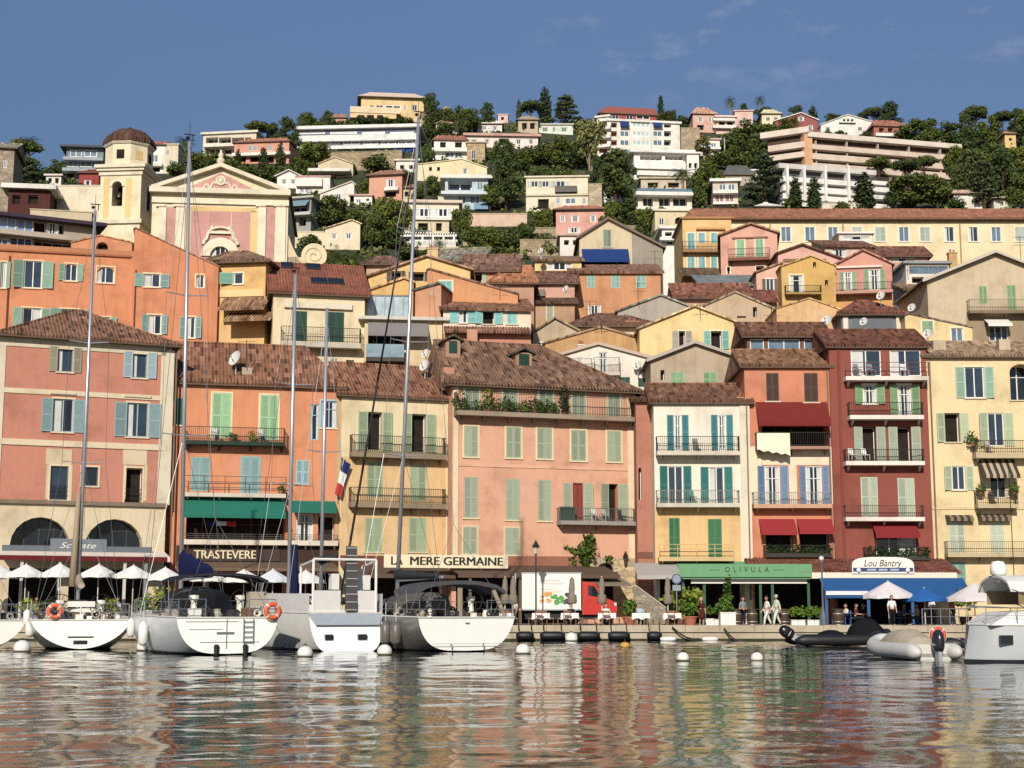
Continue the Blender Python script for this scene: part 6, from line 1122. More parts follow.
# kind, x, top, base, width (px) [, distance]
TR = [('umbrella_pine', 24, 137, 172, 34), ('palm_tree', 28, 132, 160, 17), ('cedar_tree', 26, 160, 214, 50), ('palm_tree', 25, 176, 210, 20), ('palm_tree', 33, 182, 210, 17), ('bush', 10, 196, 218, 26), ('bush', 52, 186, 212, 28), ('bush', 83, 203, 220, 22), ('broadleaf_tree', 58, 160, 182, 26), ('bush', 46, 166, 184, 22), ('bush', 72, 178, 192, 20), ('pine_tree', 98, 154, 176, 16), ('bush', 110, 168, 186, 26),
 ('palm_tree', 183, 134, 168, 18), ('bush', 176, 160, 178, 20), ('broadleaf_tree', 192, 150, 176, 24), ('bush', 206, 154, 172, 22), ('broadleaf_tree', 215, 152, 176, 28), ('bush', 232, 158, 178, 24), ('cypress_tree', 238, 150, 168, 7), ('cypress_tree', 263, 148, 172, 10), ('cypress_tree', 280, 144, 174, 11), ('bush', 250, 162, 182, 28), ('bush', 270, 164, 184, 26), ('bush', 290, 162, 182, 24),
 ('umbrella_pine', 259, 121, 148, 32), ('pine_tree', 286, 119, 150, 24), ('pine_tree', 305, 113, 142, 24), ('pine_tree', 328, 112, 138, 18), ('broadleaf_tree', 318, 118, 140, 26), ('bush', 345, 118, 134, 26), ('pine_tree', 273, 124, 146, 16), ('broadleaf_tree', 314, 141, 172, 34), ('broadleaf_tree', 302, 148, 174, 26), ('bush', 376, 152, 174, 30), ('broadleaf_tree', 372, 174, 200, 24), ('bush', 362, 178, 200, 18), ('bush', 405, 168, 182, 18),
 ('bush', 362, 115, 127, 22), ('bush', 383, 117, 129, 24), ('bush', 404, 115, 128, 22), ('pine_tree', 430, 95, 132, 22), ('bush', 440, 108, 130, 22), ('broadleaf_tree', 454, 107, 134, 26), ('broadleaf_tree', 472, 106, 134, 24), ('pine_tree', 488, 103, 132, 18), ('bush', 445, 120, 142, 26), ('bush', 425, 140, 168, 20), ('bush', 428, 120, 140, 20), ('pine_tree', 462, 112, 138, 18), 
 ('cypress_tree', 519, 101, 130, 7), ('cypress_tree', 545, 90, 128, 15), ('umbrella_pine', 531, 100, 128, 26), ('cedar_tree', 566, 97, 130, 36), ('olive_tree', 590, 117, 174, 34), ('broadleaf_tree', 502, 140, 172, 30), ('bush', 500, 130, 146, 20), ('broadleaf_tree', 560, 138, 170, 34), ('bush', 540, 140, 166, 34), ('bush', 576, 140, 170, 28), ('broadleaf_tree', 520, 148, 176, 34), ('pine_tree', 506, 156, 212, 40), ('broadleaf_tree', 490, 184, 212, 24), ('bush', 546, 164, 180, 9), ('bush', 557, 166, 180, 10), ('bush', 570, 167, 180, 12), ('bush', 536, 166, 182, 16), ('pine_tree', 616, 152, 208, 46), ('bush', 590, 168, 186, 18), ('pine_tree', 598, 158, 200, 20), ('bush', 606, 150, 166, 14),
 ('cypress_tree', 661, 96, 122, 7), ('broadleaf_tree', 671, 110, 128, 16), ('bush', 682, 114, 130, 16), ('broadleaf_tree', 664, 112, 126, 12), ('bush', 690, 130, 146, 18), ('palm_tree', 683, 166, 200, 22), ('broadleaf_tree', 706, 162, 206, 40), ('bush', 697, 182, 208, 20), ('olive_tree', 705, 138, 160, 26), ('palm_tree', 731, 94, 126, 11), ('palm_tree', 760, 94, 122, 10), ('pine_tree', 744, 104, 122, 12), ('bush', 765, 105, 120, 20), ('broadleaf_tree', 748, 122, 152, 36), ('broadleaf_tree', 768, 122, 150, 30), ('pine_tree', 758, 134, 170, 30), ('bush', 726, 132, 152, 26), ('broadleaf_tree', 732, 146, 172, 28), ('bush', 716, 150, 170, 24), ('bush', 744, 152, 172, 26), ('cedar_tree', 766, 158, 210, 46), ('bush', 784, 122, 140, 26), ('broadleaf_tree', 790, 118, 138, 24), ('bush', 776, 152, 170, 24), ('bush', 790, 148, 168, 20), ('cypress_tree', 796, 178, 212, 13), ('cypress_tree', 815, 178, 212, 14), ('bush', 792, 192, 212, 22), ('cypress_tree', 865, 175, 212, 22), ('bush', 842, 200, 212, 16), 
 ('pine_tree', 797, 106, 128, 20), ('cypress_tree', 813, 107, 130, 11), ('pine_tree', 833, 114, 130, 20), ('pine_tree', 863, 113, 130, 16), ('umbrella_pine', 874, 106, 132, 22), ('pine_tree', 890, 104, 132, 28), ('bush', 840, 130, 140, 16), ('bush', 865, 130, 142, 14), ('bush', 828, 129, 140, 12), ('umbrella_pine', 880, 156, 186, 28), ('umbrella_pine', 906, 158, 190, 32), ('umbrella_pine', 925, 154, 188, 26), ('bush', 818, 156, 172, 16), ('bush', 838, 156, 172, 14), ('broadleaf_tree', 915, 172, 212, 52), ('broadleaf_tree', 938, 176, 212, 38), ('pine_tree', 896, 180, 212, 24), ('bush', 955, 196, 213, 24),
 ('broadleaf_tree', 922, 118, 146, 34), ('broadleaf_tree', 945, 122, 148, 34), ('bush', 905, 124, 142, 22), ('broadleaf_tree', 930, 128, 156, 30), ('umbrella_pine', 976, 104, 142, 30), ('pine_tree', 966, 116, 146, 22), ('umbrella_pine', 1003, 110, 140, 26), ('pine_tree', 1020, 110, 140, 22), ('broadleaf_tree', 990, 118, 150, 28), ('pine_tree', 970, 128, 166, 34), ('broadleaf_tree', 990, 140, 180, 40), ('pine_tree', 972, 150, 200, 36), ('broadleaf_tree', 955, 146, 184, 30), ('pine_tree', 1004, 150, 200, 36), ('broadleaf_tree', 1020, 146, 186, 30), ('cedar_tree', 985, 164, 212, 40), ('broadleaf_tree', 1018, 172, 212, 30), ('pine_tree', 960, 166, 204, 26), ('broadleaf_tree', 1036, 130, 170, 30), ('bush', 1000, 188, 208, 26), ('broadleaf_tree', 1030, 108, 150, 26),
 ('broadleaf_tree', 331, 194, 226, 34), ('bush', 322, 206, 228, 28), ('broadleaf_tree', 384, 196, 246, 34), ('broadleaf_tree', 402, 202, 244, 28), ('broadleaf_tree', 372, 212, 250, 26), ('bush', 392, 226, 250, 30), ('bush', 356, 206, 230, 26), ('bush', 348, 208, 222, 20), ('broadleaf_tree', 432, 176, 202, 24), ('bush', 420, 182, 202, 18), ('broadleaf_tree', 462, 206, 246, 24), ('bush', 476, 222, 250, 28), ('broadleaf_tree', 492, 224, 256, 30), ('bush', 510, 226, 252, 28), ('broadleaf_tree', 528, 222, 248, 26), ('bush', 545, 230, 256, 22), ('bush', 500, 244, 262, 26), ('bush', 480, 242, 262, 24), ('bush', 545, 206, 230, 24), ('broadleaf_tree', 543, 212, 236, 22), ('bush', 556, 238, 252, 16), ('pine_tree', 628, 200, 236, 30), ('broadleaf_tree', 648, 204, 240, 30), ('broadleaf_tree', 612, 202, 236, 26), ('bush', 640, 222, 246, 24), ('bush', 660, 226, 246, 16), ('bush', 662, 205, 216, 12),
 ('palm_tree', 338, 238, 268, 26, 165), ('palm_tree', 324, 240, 268, 22, 163), ('palm_tree', 352, 242, 270, 22, 166), ('bush', 310, 232, 252, 26), ('bush', 345, 250, 272, 40, 160), ('palm_tree', 440, 238, 262, 14), ('bush', 410, 244, 262, 24), ('bush', 430, 246, 262, 22), ('bush', 568, 258, 268, 14, 139), ('bush', 300, 212, 230, 16)]
def plant_trees():
    seen = set(); cnt = {}
    for rec in TR:
        kind, x, yt, yb, w = rec[:5]
        if len(rec) > 5: p = at(x, yb, rec[5]); p.z = min(p.z, terz(p.x, p.y))
        else: p = on_hill(x, yb, 150)
        H = at(x, yt, p.y).z-p.z; wm = w*p.y*1.03/FP*(1.45 if kind == 'palm_tree' else 1.02); c = cnt.get(kind, 0); cnt[kind] = c+1; var = c % (3 if kind in ('pine_tree', 'broadleaf_tree', 'bush') else 2)
        key = (kind, var); first = key not in PROTO
        if first: PROTO[key] = make(kind, var)
        r = PROTO[key] if first else copy_tree(PROTO[key])
        r.location = p; r.rotation_euler = (0, 0, random.uniform(0, 6.28)); hz = max(H, .5)/10.0; r.scale = (wm/KW[kind], wm/KW[kind], hz*(1.06 if kind != 'palm_tree' else 1))
        ym = (yt+yb)/2
        ref = sorted(HOUSES, key=lambda h: max(abs(h.px[0]-x)-(h.px[3]-h.px[2])*.5, 0)**2+max(abs((h.px[4]+h.px[5])/2-ym)-(h.px[5]-h.px[4])*.5, 0)**2+.02*((h.px[0]-x)**2+((h.px[4]+h.px[5])/2-ym)**2))
        def rel(h):
            dx = x-h.px[0]; dy = ym-(min(h.px[5], 320)+h.px[4])/2; hw = (h.px[3]-h.px[2])/2; hh = (min(h.px[5], 320)-h.px[4])/2
            if abs(dx) < hw*.95: return 'above' if dy < 0 else 'in front of' if dy < hh else 'below'
            return 'left of' if dx < 0 else 'right of'
        lab = None
        for h in ref[:4]:
            for lk in LOOK[kind]:
                s = f"{lk} {rel(h)} {h.short}"
                if s not in seen and len(s.split()) <= 16: lab = s; break
            if lab: break
        if not lab:
            for h in ref[:3]:
                for h2 in ref[1:5]:
                    s = f"{LOOK[kind][0]} between {h.short} and {h2.short}"
                    if h is not h2 and s not in seen and len(s.split()) <= 16: lab = s; break
                if lab: break
        seen.add(lab); tag(r, lab, CATG[kind], 'trees and bushes on the hillside')
plant_trees()
# ground scrub on the slope, one mass
def scrub():
    rng = np.random.default_rng(5); bl = []
    while len(bl) < 2600:
        Y = 175+(215)*rng.random()**.8; px = rng.uniform(-60, 1090); X = (px-512)/FP*Y*1.0; z = terz(X, Y)
        if noise.noise((X*.05, Y*.05, 9)) < -.15: continue
        s = rng.uniform(.5, 1.5); bl.append((X, Y, z+s*.2, s*1.5, s*1.5, s*.75))
    V_, F = leaves(rng, bl, 46000, .34, .5, .5); o = crown_obj('hillside_scrub', V_, F, leafm('#56633c', var=.6), None); tag(o, 'low green scrub covering the hillside between the villas', 'scrub', kind='stuff')
scrub()
# ------------------------------------------------------------------ boats
def waterY(py): return CAMH/-rowtan(py)
def hull_mesh(L, B, H0, H1, dr, sr=.86, p=.5, q=1.25, rake=.5, tm=.4, n=12, st=22, bowp=.8, d0=-.05, bowr=.9):
    V_ = []; 
    for i in range(st+1):
        t = i/st; f = sr+(1-sr)*math.sin(t/tm*PI/2) if t < tm else max(0, math.cos((t-tm)/(1-tm)*PI/2))**bowp
        b = max(.02, B/2*f); H = H0+(H1-H0)*t**1.5; d = d0+(dr-d0)*math.sin(min(1, t/.3)*PI/2)
        if t > .8: d = dr*(1-(t-.8)/.2*.7)
        row = []
        for k in range(n+1):
            a = PI/2*k/n; x = b*math.cos(a)**p if k < n else 0; z = H-(H+d)*math.sin(a)**q
            y = L*t-rake*(1-t)**4*(H-z)/H+(bowr*(z/H1)*t**8 if t > .6 else 0); row.append((x, y, z))
        V_.append(row)
    return V_
def hullm(hc, stripe):
    key = ('hull', hc, stripe)
    if key in MC: return MC[key]
    m, n, b = newmat('topsides_'+hc.strip('#')); l = n.links.new; tc = N(n, 'ShaderNodeTexCoord'); sp = N(n, 'ShaderNodeSeparateXYZ'); l(tc.outputs['Object'], sp.inputs[0])
    lt = N(n, 'ShaderNodeMath', operation='LESS_THAN'); lt.inputs[1].default_value = .1; l(sp.outputs[2], lt.inputs[0]); c = lin(hc, .92)
    nz = N(n, 'ShaderNodeTexNoise', Scale=1.4, Detail=5.0); l(tc.outputs['Object'], nz.inputs['Vector']); mx = N(n, 'ShaderNodeMix', data_type='RGBA'); mx.inputs[6].default_value = sh(c, .86); mx.inputs[7].default_value = sh(c, 1.05); l(nz.outputs[0], mx.inputs[0])
    m2 = N(n, 'ShaderNodeMix', data_type='RGBA'); l(lt.outputs[0], m2.inputs[0]); l(mx.outputs[2], m2.inputs[6]); m2.inputs[7].default_value = lin(stripe, .9); l(m2.outputs[2], b.inputs['Base Color']); b.inputs['Roughness'].default_value = .25
    MC[key] = m; return m
def boat_hull(root, L, B, H0, H1, dr=.5, hc='#f2f1ea', tc='#f4f3ec', stripe='#26282c', **k):
    S_ = hull_mesh(L, B, H0, H1, dr, **k); mb = MB(); n = len(S_[0])
    for sg in (1, -1):
        for a, b in zip(S_, S_[1:]):
            for j in range(n-1):
                P4 = [(sg*a[j][0],)+a[j][1:], (sg*b[j][0],)+b[j][1:], (sg*b[j+1][0],)+b[j+1][1:], (sg*a[j+1][0],)+a[j+1][1:]]
                mb.poly(P4 if sg < 0 else P4[::-1])
    h = mb.build('hull', hullm(hc, stripe), root, True)
    bm = bmesh.new(); bm.from_mesh(h.data); bmesh.ops.remove_doubles(bm, verts=bm.verts, dist=.002); bmesh.ops.recalc_face_normals(bm, faces=bm.faces); bm.to_mesh(h.data); bm.free()
    r = S_[0]; mb = MB(); pts = [(x, y-.012, z) for x, y, z in r]+[(-x, y-.012, z) for x, y, z in r[:-1][::-1]]; mb.poly(pts); mb.build('transom', plain(tc, .2, 0, .03, 2, .5, .95), root)
    mb = MB()
    for a, b in zip(S_, S_[1:]): mb.poly([(-a[0][0], a[0][1], a[0][2]), (a[0][0], a[0][1], a[0][2]), (b[0][0], b[0][1], b[0][2]), (-b[0][0], b[0][1], b[0][2])])
    mb.build('deck', plain('#d8d3c6', .7, 0, .1), root)
    mb = MB()
    for sg in (1, -1): mb.path([(sg*s[0][0], s[0][1], s[0][2]+.02) for s in S_], .035)
    mb.path([(S_[0][0][0], S_[0][0][1]-.02, S_[0][0][2]), (-S_[0][0][0], S_[0][0][1]-.02, S_[0][0][2])], .035)
    mb.build('toe_rail', plain('#e2e0d8', .4), root); return S_
def canopy(root, name, x0, x1, y0, y1, ze, zc, c, thick=.05, n=10, drop=.0):
    """an arched cloth cover from side to side"""
    mb = MB(); P_ = []
    for i in range(n+1):
        t = i/n; x = x0+(x1-x0)*t; z = ze+(zc-ze)*math.sin(PI*t)**.5; P_.append((x, z))
    for a, b in zip(P_, P_[1:]): mb.prism([(a[0], y0, a[1]), (b[0], y0, b[1]), (b[0], y0, b[1]-thick), (a[0], y0, a[1]-thick)], (0, y1-y0, drop))
    o = mb.build(name, clothm(c), root); q = MB()
    for y, dz in ((y0+.05, 0), ((y0+y1)/2, drop/2), (y1-.05, drop)):
        q.path([(a, y, z-thick+dz) for a, z in P_], .018)
        for x in (x0, x1): q.tube((x, y, ze+dz), (x*.96, (y0+y1)/2, 1.35), .018)
    q.build('frame', STEEL, o); return o
def rails(root, S_, z=.62, step=2, aft=True, skip=0):
    mb = MB(); top = {}
    for sg in (1, -1):
        pts = [(sg*(s[0][0]-.06), s[0][1], s[0][2]) for s in S_[skip:-1]]; 
        for i in range(0, len(pts), step): p = pts[i]; mb.tube(p, (p[0], p[1], p[2]+z), .014)
        for h in (z, z*.55): mb.path([(x, y, zz+h) for x, y, zz in pts], .009 if h < z else .011, 4)
        top[sg] = pts
    b = S_[-1][0]; a = S_[-4][0]
    mb.path([(a[0], a[1], a[2]+z), (0, b[1]+.1, b[2]+z+.05), (-a[0], a[1], a[2]+z)], .02)
    if aft:
        s = S_[0][0]; w = s[0]-.08
        for sg in (1, -1):
            for x in (w, w*.45): mb.tube((sg*x, .08, s[2]), (sg*x, .08, s[2]+z+.1), .02)
            for h in (z+.1, z*.55): mb.path([(sg*w*.45, .08, s[2]+h), (sg*w, .08, s[2]+h), (sg*w, 1.6, s[2]+h)], .018)
    mb.build('guard_rail', STEEL, root)
def rig(root, my, mh, z0, S_, L, lean=0, spread=(.36, .66), mr=.1, furl=None, back=True, boomz=2.6, boomlen=4.4, cover=None, coverh=.5, forestay=True):
    top = Vector((lean*mh, my, mh)); base = Vector((0, my, z0)); mb = MB()
    mb.tube(base, top, mr, mr*.75, 10); m = mb.build('mast', ALU, root, True)
    q = MB()
    for s in spread:
        p = base.lerp(top, s); w = 1.15-.3*s
        for sg in (1, -1): q.tube(p, p+Vector((sg*w, -.15, .06)), .035, .025)
    q.each('spreader', ALU, m); q = MB(); q.tube(top, top+Vector((0, 0, .9)), .012); q.tube(top+Vector((.15, 0, 0)), top+Vector((.15, 0, .35)), .02); q.box(top.x-.25, top.x+.25, my-.03, my+.03, mh+.3, mh+.34); q.ball(top+Vector((-.1, 0, .15)), .09); q.build('masthead_aerial', IRON, m)
    q = MB(); i = min(range(len(S_)), key=lambda k: abs(S_[k][0][1]-my+.3)); cx, cy, cz = S_[i][0]
    for sg in (1, -1):
        prev = Vector((sg*(cx-.1), cy, cz))
        for s in list(spread)+[.97]:
            p = base.lerp(top, s); w = (1.15-.3*s) if s < .9 else 0; nx = p+Vector((sg*w, -.15 if w else 0, .06)); q.tube(prev, nx, .011, n=4); prev = nx
        q.tube((sg*(cx-.15), cy-.4, cz), base.lerp(top, spread[0]), .01, n=4)
    if back:
        s = S_[0][0]; k = Vector((lean*mh*.3, 2.0, 5.5)); q.tube(top, k, .011, n=4); q.tube(k, (s[0]-.2, .1, s[2]), .01, n=4); q.tube(k, (-s[0]+.2, .1, s[2]), .01, n=4)
    bow = Vector((0, S_[-1][0][1], S_[-1][0][2]))
    if forestay: q.tube(bow, base.lerp(top, .96), .012, n=4)
    q.build('standing_rigging', plain('#8d9094', .4, .6), root)
    if furl:
        f = MB(); a = bow+Vector((0, 0, .3)); b = base.lerp(top, .93); f.tube(a, a.lerp(b, .5), .07, .055, 8); f.tube(a.lerp(b, .5), b, .055, .025, 8); f.build('furled_jib', clothm(furl), root, True)
    if boomlen:
        f = MB(); e = Vector((0, my-boomlen, boomz+.05)); f.tube((0, my-.1, boomz), e, .08, .07, 8); b = f.build('boom', ALU, root)
        if cover:
            g = MB(); n_ = 10
            for k in range(n_):
                t0, t1 = k/n_, (k+1)/n_; h0 = coverh*(1-.65*t0)*(1+.08*math.sin(k*2.3)); h1 = coverh*(1-.65*t1)*(1+.08*math.sin((k+1)*2.3))
                y0, y1 = my-.0-boomlen*.95*t0, my-boomlen*.95*t1
                A = [(.17*math.cos(a), y0, boomz+h0*.5+(h0*.55)*math.sin(a)) for a in np.linspace(0, 2*PI, 9)[:-1]]; Bq = [(.17*math.cos(a), y1, boomz+h1*.5+(h1*.55)*math.sin(a)) for a in np.linspace(0, 2*PI, 9)[:-1]]
                g.add(A+Bq, [(j, (j+1) % 8, (j+1) % 8+8, j+8) for j in range(8)])
                if k == 0: g.poly(A)
                if k == n_-1: g.poly(Bq[::-1])
            g.build('sail_cover', clothm(cover), b, True)
    return m
def helm(root, x, y, z, r=.45):
    mb = MB(); mb.lathe([(.16, 0), (.12, .7), (.2, .8), (.2, .95), (0, .97)], (x, y+.15, z), 8); w = mb.build('pedestal', WHITE, root); q = MB(); q.torus((x, y, z+.72), r, .02, 'Y', 24, 5)
    for k in range(5): a = 2*PI*k/5; q.tube((x, y, z+.72), (x+r*math.cos(a), y, z+.72+r*math.sin(a)), .012, n=4)
    q.build('steering_wheel', BLK, w)
def coach(root, S_, y0, y1, w0, w1, z, h, c='#eeece4'):
    mb = MB(); n = 8
    for i in range(n):
        t0, t1 = i/n, (i+1)/n
        def sec(t): w = w0+(w1-w0)*t**1.4; hh = h*(1-.55*t); y = y0+(y1-y0)*t; return [(-w, y, z), (-w*.86, y, z+hh*.85), (-w*.5, y, z+hh), (w*.5, y, z+hh), (w*.86, y, z+hh*.85), (w, y, z)]
        a, b = sec(t0), sec(t1); mb.add(a+b, [(j, j+1, j+7, j+6) for j in range(5)])
        if i == 0: mb.poly(a)
    o = mb.build('coachroof', plain(c, .4), root); q = MB()
    for sg in (1, -1):
        for k in range(4): y = y0+.6+k*1.0; w = w0*.985+(w1-w0)*((y-y0)/(y1-y0))**1.4; q.box(sg*w*.98-.02, sg*w*.98+.02, y, y+.7, z+h*.28, z+h*.52)
    q.each('porthole', GLASSD, o); return o
def clutter(root, n, x, y0, y1, z, seed, name='deck_gear'):
    """winches, cushions, coiled lines and boxes in the cockpit"""
    r = random.Random(seed); ms = [plain('#e9e6de', .6), plain('#2b2a2c', .6), plain('#6d5238', .6), plain('#3a3638', .6), plain('#a9a294', .8)]
    for i in range(n):
        mb = MB(); c_ = r.randrange(5); X, Y_, s = r.uniform(-x, x), r.uniform(y0, y1), r.uniform(.08, .26)
        if i % 3 == 0: mb.lathe([(s*.6, 0), (s*.75, s*.5), (s*.5, s), (s*.6, s*1.3), (0, s*1.35)], (X, Y_, z), 8)
        elif i % 3 == 1: mb.box(X-s, X+s, Y_-s*.6, Y_+s*.6, z, z+s*1.4)
        else: mb.torus((X, Y_, z+s), s*.7, .05, 'Y', 10, 5)
        mb.build(('winch', 'deck_box', 'coiled_rope')[i % 3], ms[c_], root)
def life_ring(p, r, label, c='#e8622c', rz=0):
    o = empty('life_ring', p, label, 'life ring', rz); mb = MB(); mb.torus((0, 0, 0), r, r*.36, 'Y', 24, 10); mb.build('ring', plain(c, .5), o, True); q = MB()
    for k in range(4):
        a = PI/4+k*PI/2
        q.ball((r*math.cos(a), 0, r*math.sin(a)), r*.385, 1, 8, 5)
    q.build('band', plain('#f2eee8', .6), o, True); q = MB(); q.torus((0, 0, 0), r*1.4, .012, 'Y', 24, 4); q.build('grab_line', plain('#efe9dc', .8), o); return o
def fender(p, r, h, label, c='#eeece6'):
    o = empty('boat_fender', p, label, 'fender', 0, 'fenders hanging between the yachts'); mb = MB(); mb.lathe([(0, -h/2), (r*.5, -h/2), (r, -h*.36), (r, h*.36), (r*.5, h/2), (r*.22, h*.54), (.01, h*.56)], (0, 0, 0), 12); mb.build('body', plain(c, .4), o, True)
    q = MB(); q.tube((0, 0, h*.55), (0, .05, h*.55+.8), .015); q.build('line', plain('#d8d2c2', .9), o); return o
def boat(name, label, px, py, yaw, cat='sailboat', Y=None):
    Y = Y or waterY(py); p = at(px, py, Y); p.z = 0; return empty(name, p, label, cat, RD(yaw))
def L2W(o, v): return Matrix.Rotation(o.rotation_euler.z, 4, 'Z') @ Vector(v)+o.location
# --- sailing yacht with orange ring, left
b = boat('sailing_yacht', 'white sailing yacht with tan sail bundle on its boom before the red house', 80, 650, 17.5)
S1 = boat_hull(b, 13, 4.85, 1.32, 1.6, .5, '#d5d7d6', '#f3f1e8', rake=.0, sr=.88, p=1.05, q=1.3, tm=.3); rails(b, S1); coach(b, S1, 4.6, 10.5, 1.3, .5, 1.36, .5); helm(b, -.9, 1.5, 1.25, .5); helm(b, .9, 1.5, 1.25, .5)
rig(b, 7.2, 22, 1.7, S1, 13, boomz=2.75, boomlen=5.2, cover='#b5a488', coverh=.75, lean=.002); clutter(b, 60, 1.8, .3, 4.6, 1.33, 3); canopy(b, 'spray_hood', -1.5, 1.5, 4.0, 5.4, 1.6, 2.25, '#4a4038')
q = MB(); q.tube((-.28, 7.0, 2.9), (-.16, 7.1, 7.5), .2, .1, 8); q.build('furled_staysail', clothm('#a89678'), b, True)
q = MB(); q.box(-.55, .55, -.06, -.02, .55, .6); q.box(-.3, .3, .33-.36, .0, .25, .42); q.each('transom_vent', BLK, b); q = MB(); q.box(-.6, .6, .9, 1.0, 1.9, 2.15); q.tube((0, .95, 1.3), (0, .95, 1.9), .04); q.build('instrument_pod', plain('#e8e6e0', .5), b)
text('PUSH', .26, plain('#6a6258', .6), b, (.75, .035, 1.02), width=.9, ext=.005) if 0 else None
b.children[1].name; YA = b; life_ring(L2W(b, (-1.15, -.12, 1.7)), .26, 'orange life ring on the stern rail of the yacht before the red house', rz=b.rotation_euler.z)
# --- sailing yacht with grey canopy
b = boat('sailing_yacht', 'white sailing yacht with dark bimini, folded stern ladder and navy boom cover', 227, 655, 26.5)
S2 = boat_hull(b, 13.5, 4.4, 1.46, 1.7, .5, '#d9dcde', '#f6f4ec', rake=.0, sr=.93, p=.55, q=1.2); rails(b, S2); coach(b, S2, 4.8, 11, 1.3, .5, 1.48, .5); helm(b, -.95, 1.5, 1.4); helm(b, .95, 1.5, 1.4)
rig(b, 7.6, 23.2, 1.8, S2, 13.5, boomz=3.1, boomlen=5.0, cover='#1c2450', coverh=1.25, lean=-.012); clutter(b, 58, 1.8, .3, 4.6, 1.47, 5)
canopy(b, 'bimini', -1.95, 1.85, .7, 3.2, 2.95, 3.25, '#30323a', .07); canopy(b, 'spray_hood', -1.5, 1.5, 4.2, 5.8, 1.8, 2.75, '#2c2e34')
q = MB(); q.poly([(-1.45, 4.16, 1.65), (1.45, 4.16, 1.65), (1.25, 4.16, 2.35), (.7, 4.16, 2.62), (-.7, 4.16, 2.62), (-1.25, 4.16, 2.35)]); q.build('windscreen', glassm('#4a4f55', .15), b)
q = MB()
for x in (.62, 1.02): q.tube((x, -.1, .45), (x, -.1, 1.42), .02)
for k in range(5): z = .5+.2*k; q.box(.62, 1.02, -.12, -.08, z, z+.03)
q.build('ladder', STEEL, b)
q = MB(); q.box(-.45, .25, -.05, -.02, .82, .9); q.box(-.06, -.03, -.04, -.02, .25, 1.4); q.box(-1.1, 1.3, -.04, -.02, .5, .515); q.box(-1.55, -.2, -.04, -.02, 1.0, 1.012); q.box(-1.7, .4, -.04, -.02, 1.3, 1.315); q.build('platform_joint', plain('#74777a', .5), b)
q = MB(); [q.lathe([(.09, -.12), (.11, .25), (.05, .3)], (x, -.05, .12), 8) for x in (-.45, .72)]; q.each('platform_hinge', BLK, b)
q = MB(); q.box(1.25, 1.95, 1.2, 1.8, 1.9, 2.5); bb = q.build('canvas_bag', clothm('#b5ab98'), b)
life_ring(L2W(b, (1.78, -.15, 1.72)), .27, 'orange life ring on the right stern rail of the yacht with a ladder', rz=b.rotation_euler.z)
# --- heavy white ketch with gantry and passerelle
b = boat('motorsailer', 'white two masted motorsailer with square stern gantry and raised dark gangway', 345, 651, 26, 'sailboat')
S3 = boat_hull(b, 14, 4.3, 1.62, 1.9, .6, '#dddcd6', '#eef0f0', stripe='#3a2430', rake=.45, sr=.78, p=.34, q=1.0, d0=.08); coach(b, S3, 5, 11, 1.4, .7, 1.66, .8)
q = MB(); 
for x in (-1.45, 1.45): q.tube((x, .15, 1.65), (x, .15, 3.95), .06); q.tube((x, .15, 3.9), (x, 1.9, 3.7), .05); q.tube((x, 1.9, 1.65), (x, 1.9, 3.7), .05)
q.tube((-1.45, .15, 3.95), (1.45, .15, 3.95), .06); q.tube((-1.45, .15, 1.7), (1.45, .15, 1.7), .05); q.build('stern_gantry', plain('#f2f1ec', .4), b)
q = MB(); q.box(-1.42, -.2, .12, .15, 1.72, 2.6); q.box(.55, 1.42, .12, .15, 1.72, 2.6); q.each('weather_cloth', clothm('#e2dfdb'), b)
q = MB()
for sg in (1, -1):
    P_ = [(sg*(s[0][0]+.01), s[0][1], s[0][2]) for s in S3[0:9]]
    for a, c in zip(P_, P_[1:]): q.prism([a, c, (c[0], c[1], c[2]+.85), (a[0], a[1], a[2]+.85)], (.02, 0, 0))
q.each('side_weather_cloth', clothm('#d8d6d4'), b)
q = MB(); q.prism([(-.05, -.15, 1.7), (.45, -.15, 1.7), (.62, .35, 4.55), (.12, .35, 4.55)], (0, .08, 0)); g = q.build('gangway', plain('#4b4a4a', .7), b); q = MB()
for k in range(9): t = k/8; q.box(-.05+.17*t, .45+.17*t, -.19+.5*t, -.16+.5*t, 1.75+2.7*t, 1.79+2.7*t)
q.build('gangway_rung', plain('#b9b9b4', .5), g)
q = MB(); q.box(.95, 1.5, 1.0, 1.6, 2.65, 3.3); q.box(-.35, .0, .9, 1.3, 2.65, 3.35); q.each('locker_box', plain('#eceae4', .5), b)
q = MB(); q.box(-1.05, -.7, -.42, -.2, .5, .72); q.box(.45, .85, -.42, -.2, .5, .72); q.each('stern_port', GLASSD, b)
q = MB(); q.prism([(-1.75, -.06, 1.6), (1.75, -.06, 1.6), (1.45, -.3, 1.12), (-1.45, -.3, 1.12)], (0, -.02, 0)); q.build('stern_panel', plain('#a4afb9', .4), b)
rig(b, 8.2, 18.4, 1.9, S3, 14, lean=0, mr=.11, boomz=3.2, boomlen=0, back=False, forestay=True); q = MB(); q.tube((.2, 7.8, 2.2), (.15, 7.9, 4.9), .22, .16, 8); q.build('furled_sail', clothm('#20264a'), b, True)
q = MB(); q.tube((.0, 3.4, 1.7), (.05, 3.4, 15.8), .09, .07, 10); mz = q.build('mizzen_mast', ALU, b, True); q = MB()
for sg in (1, -1): q.tube((.03, 3.4, 9), (sg*.8, 3.3, 9.05), .03); q.tube((sg*1.7, 3.2, 1.65), (sg*.8, 3.3, 9.05), .01, n=4); q.tube((sg*.8, 3.3, 9.05), (.05, 3.4, 15.5), .01, n=4)
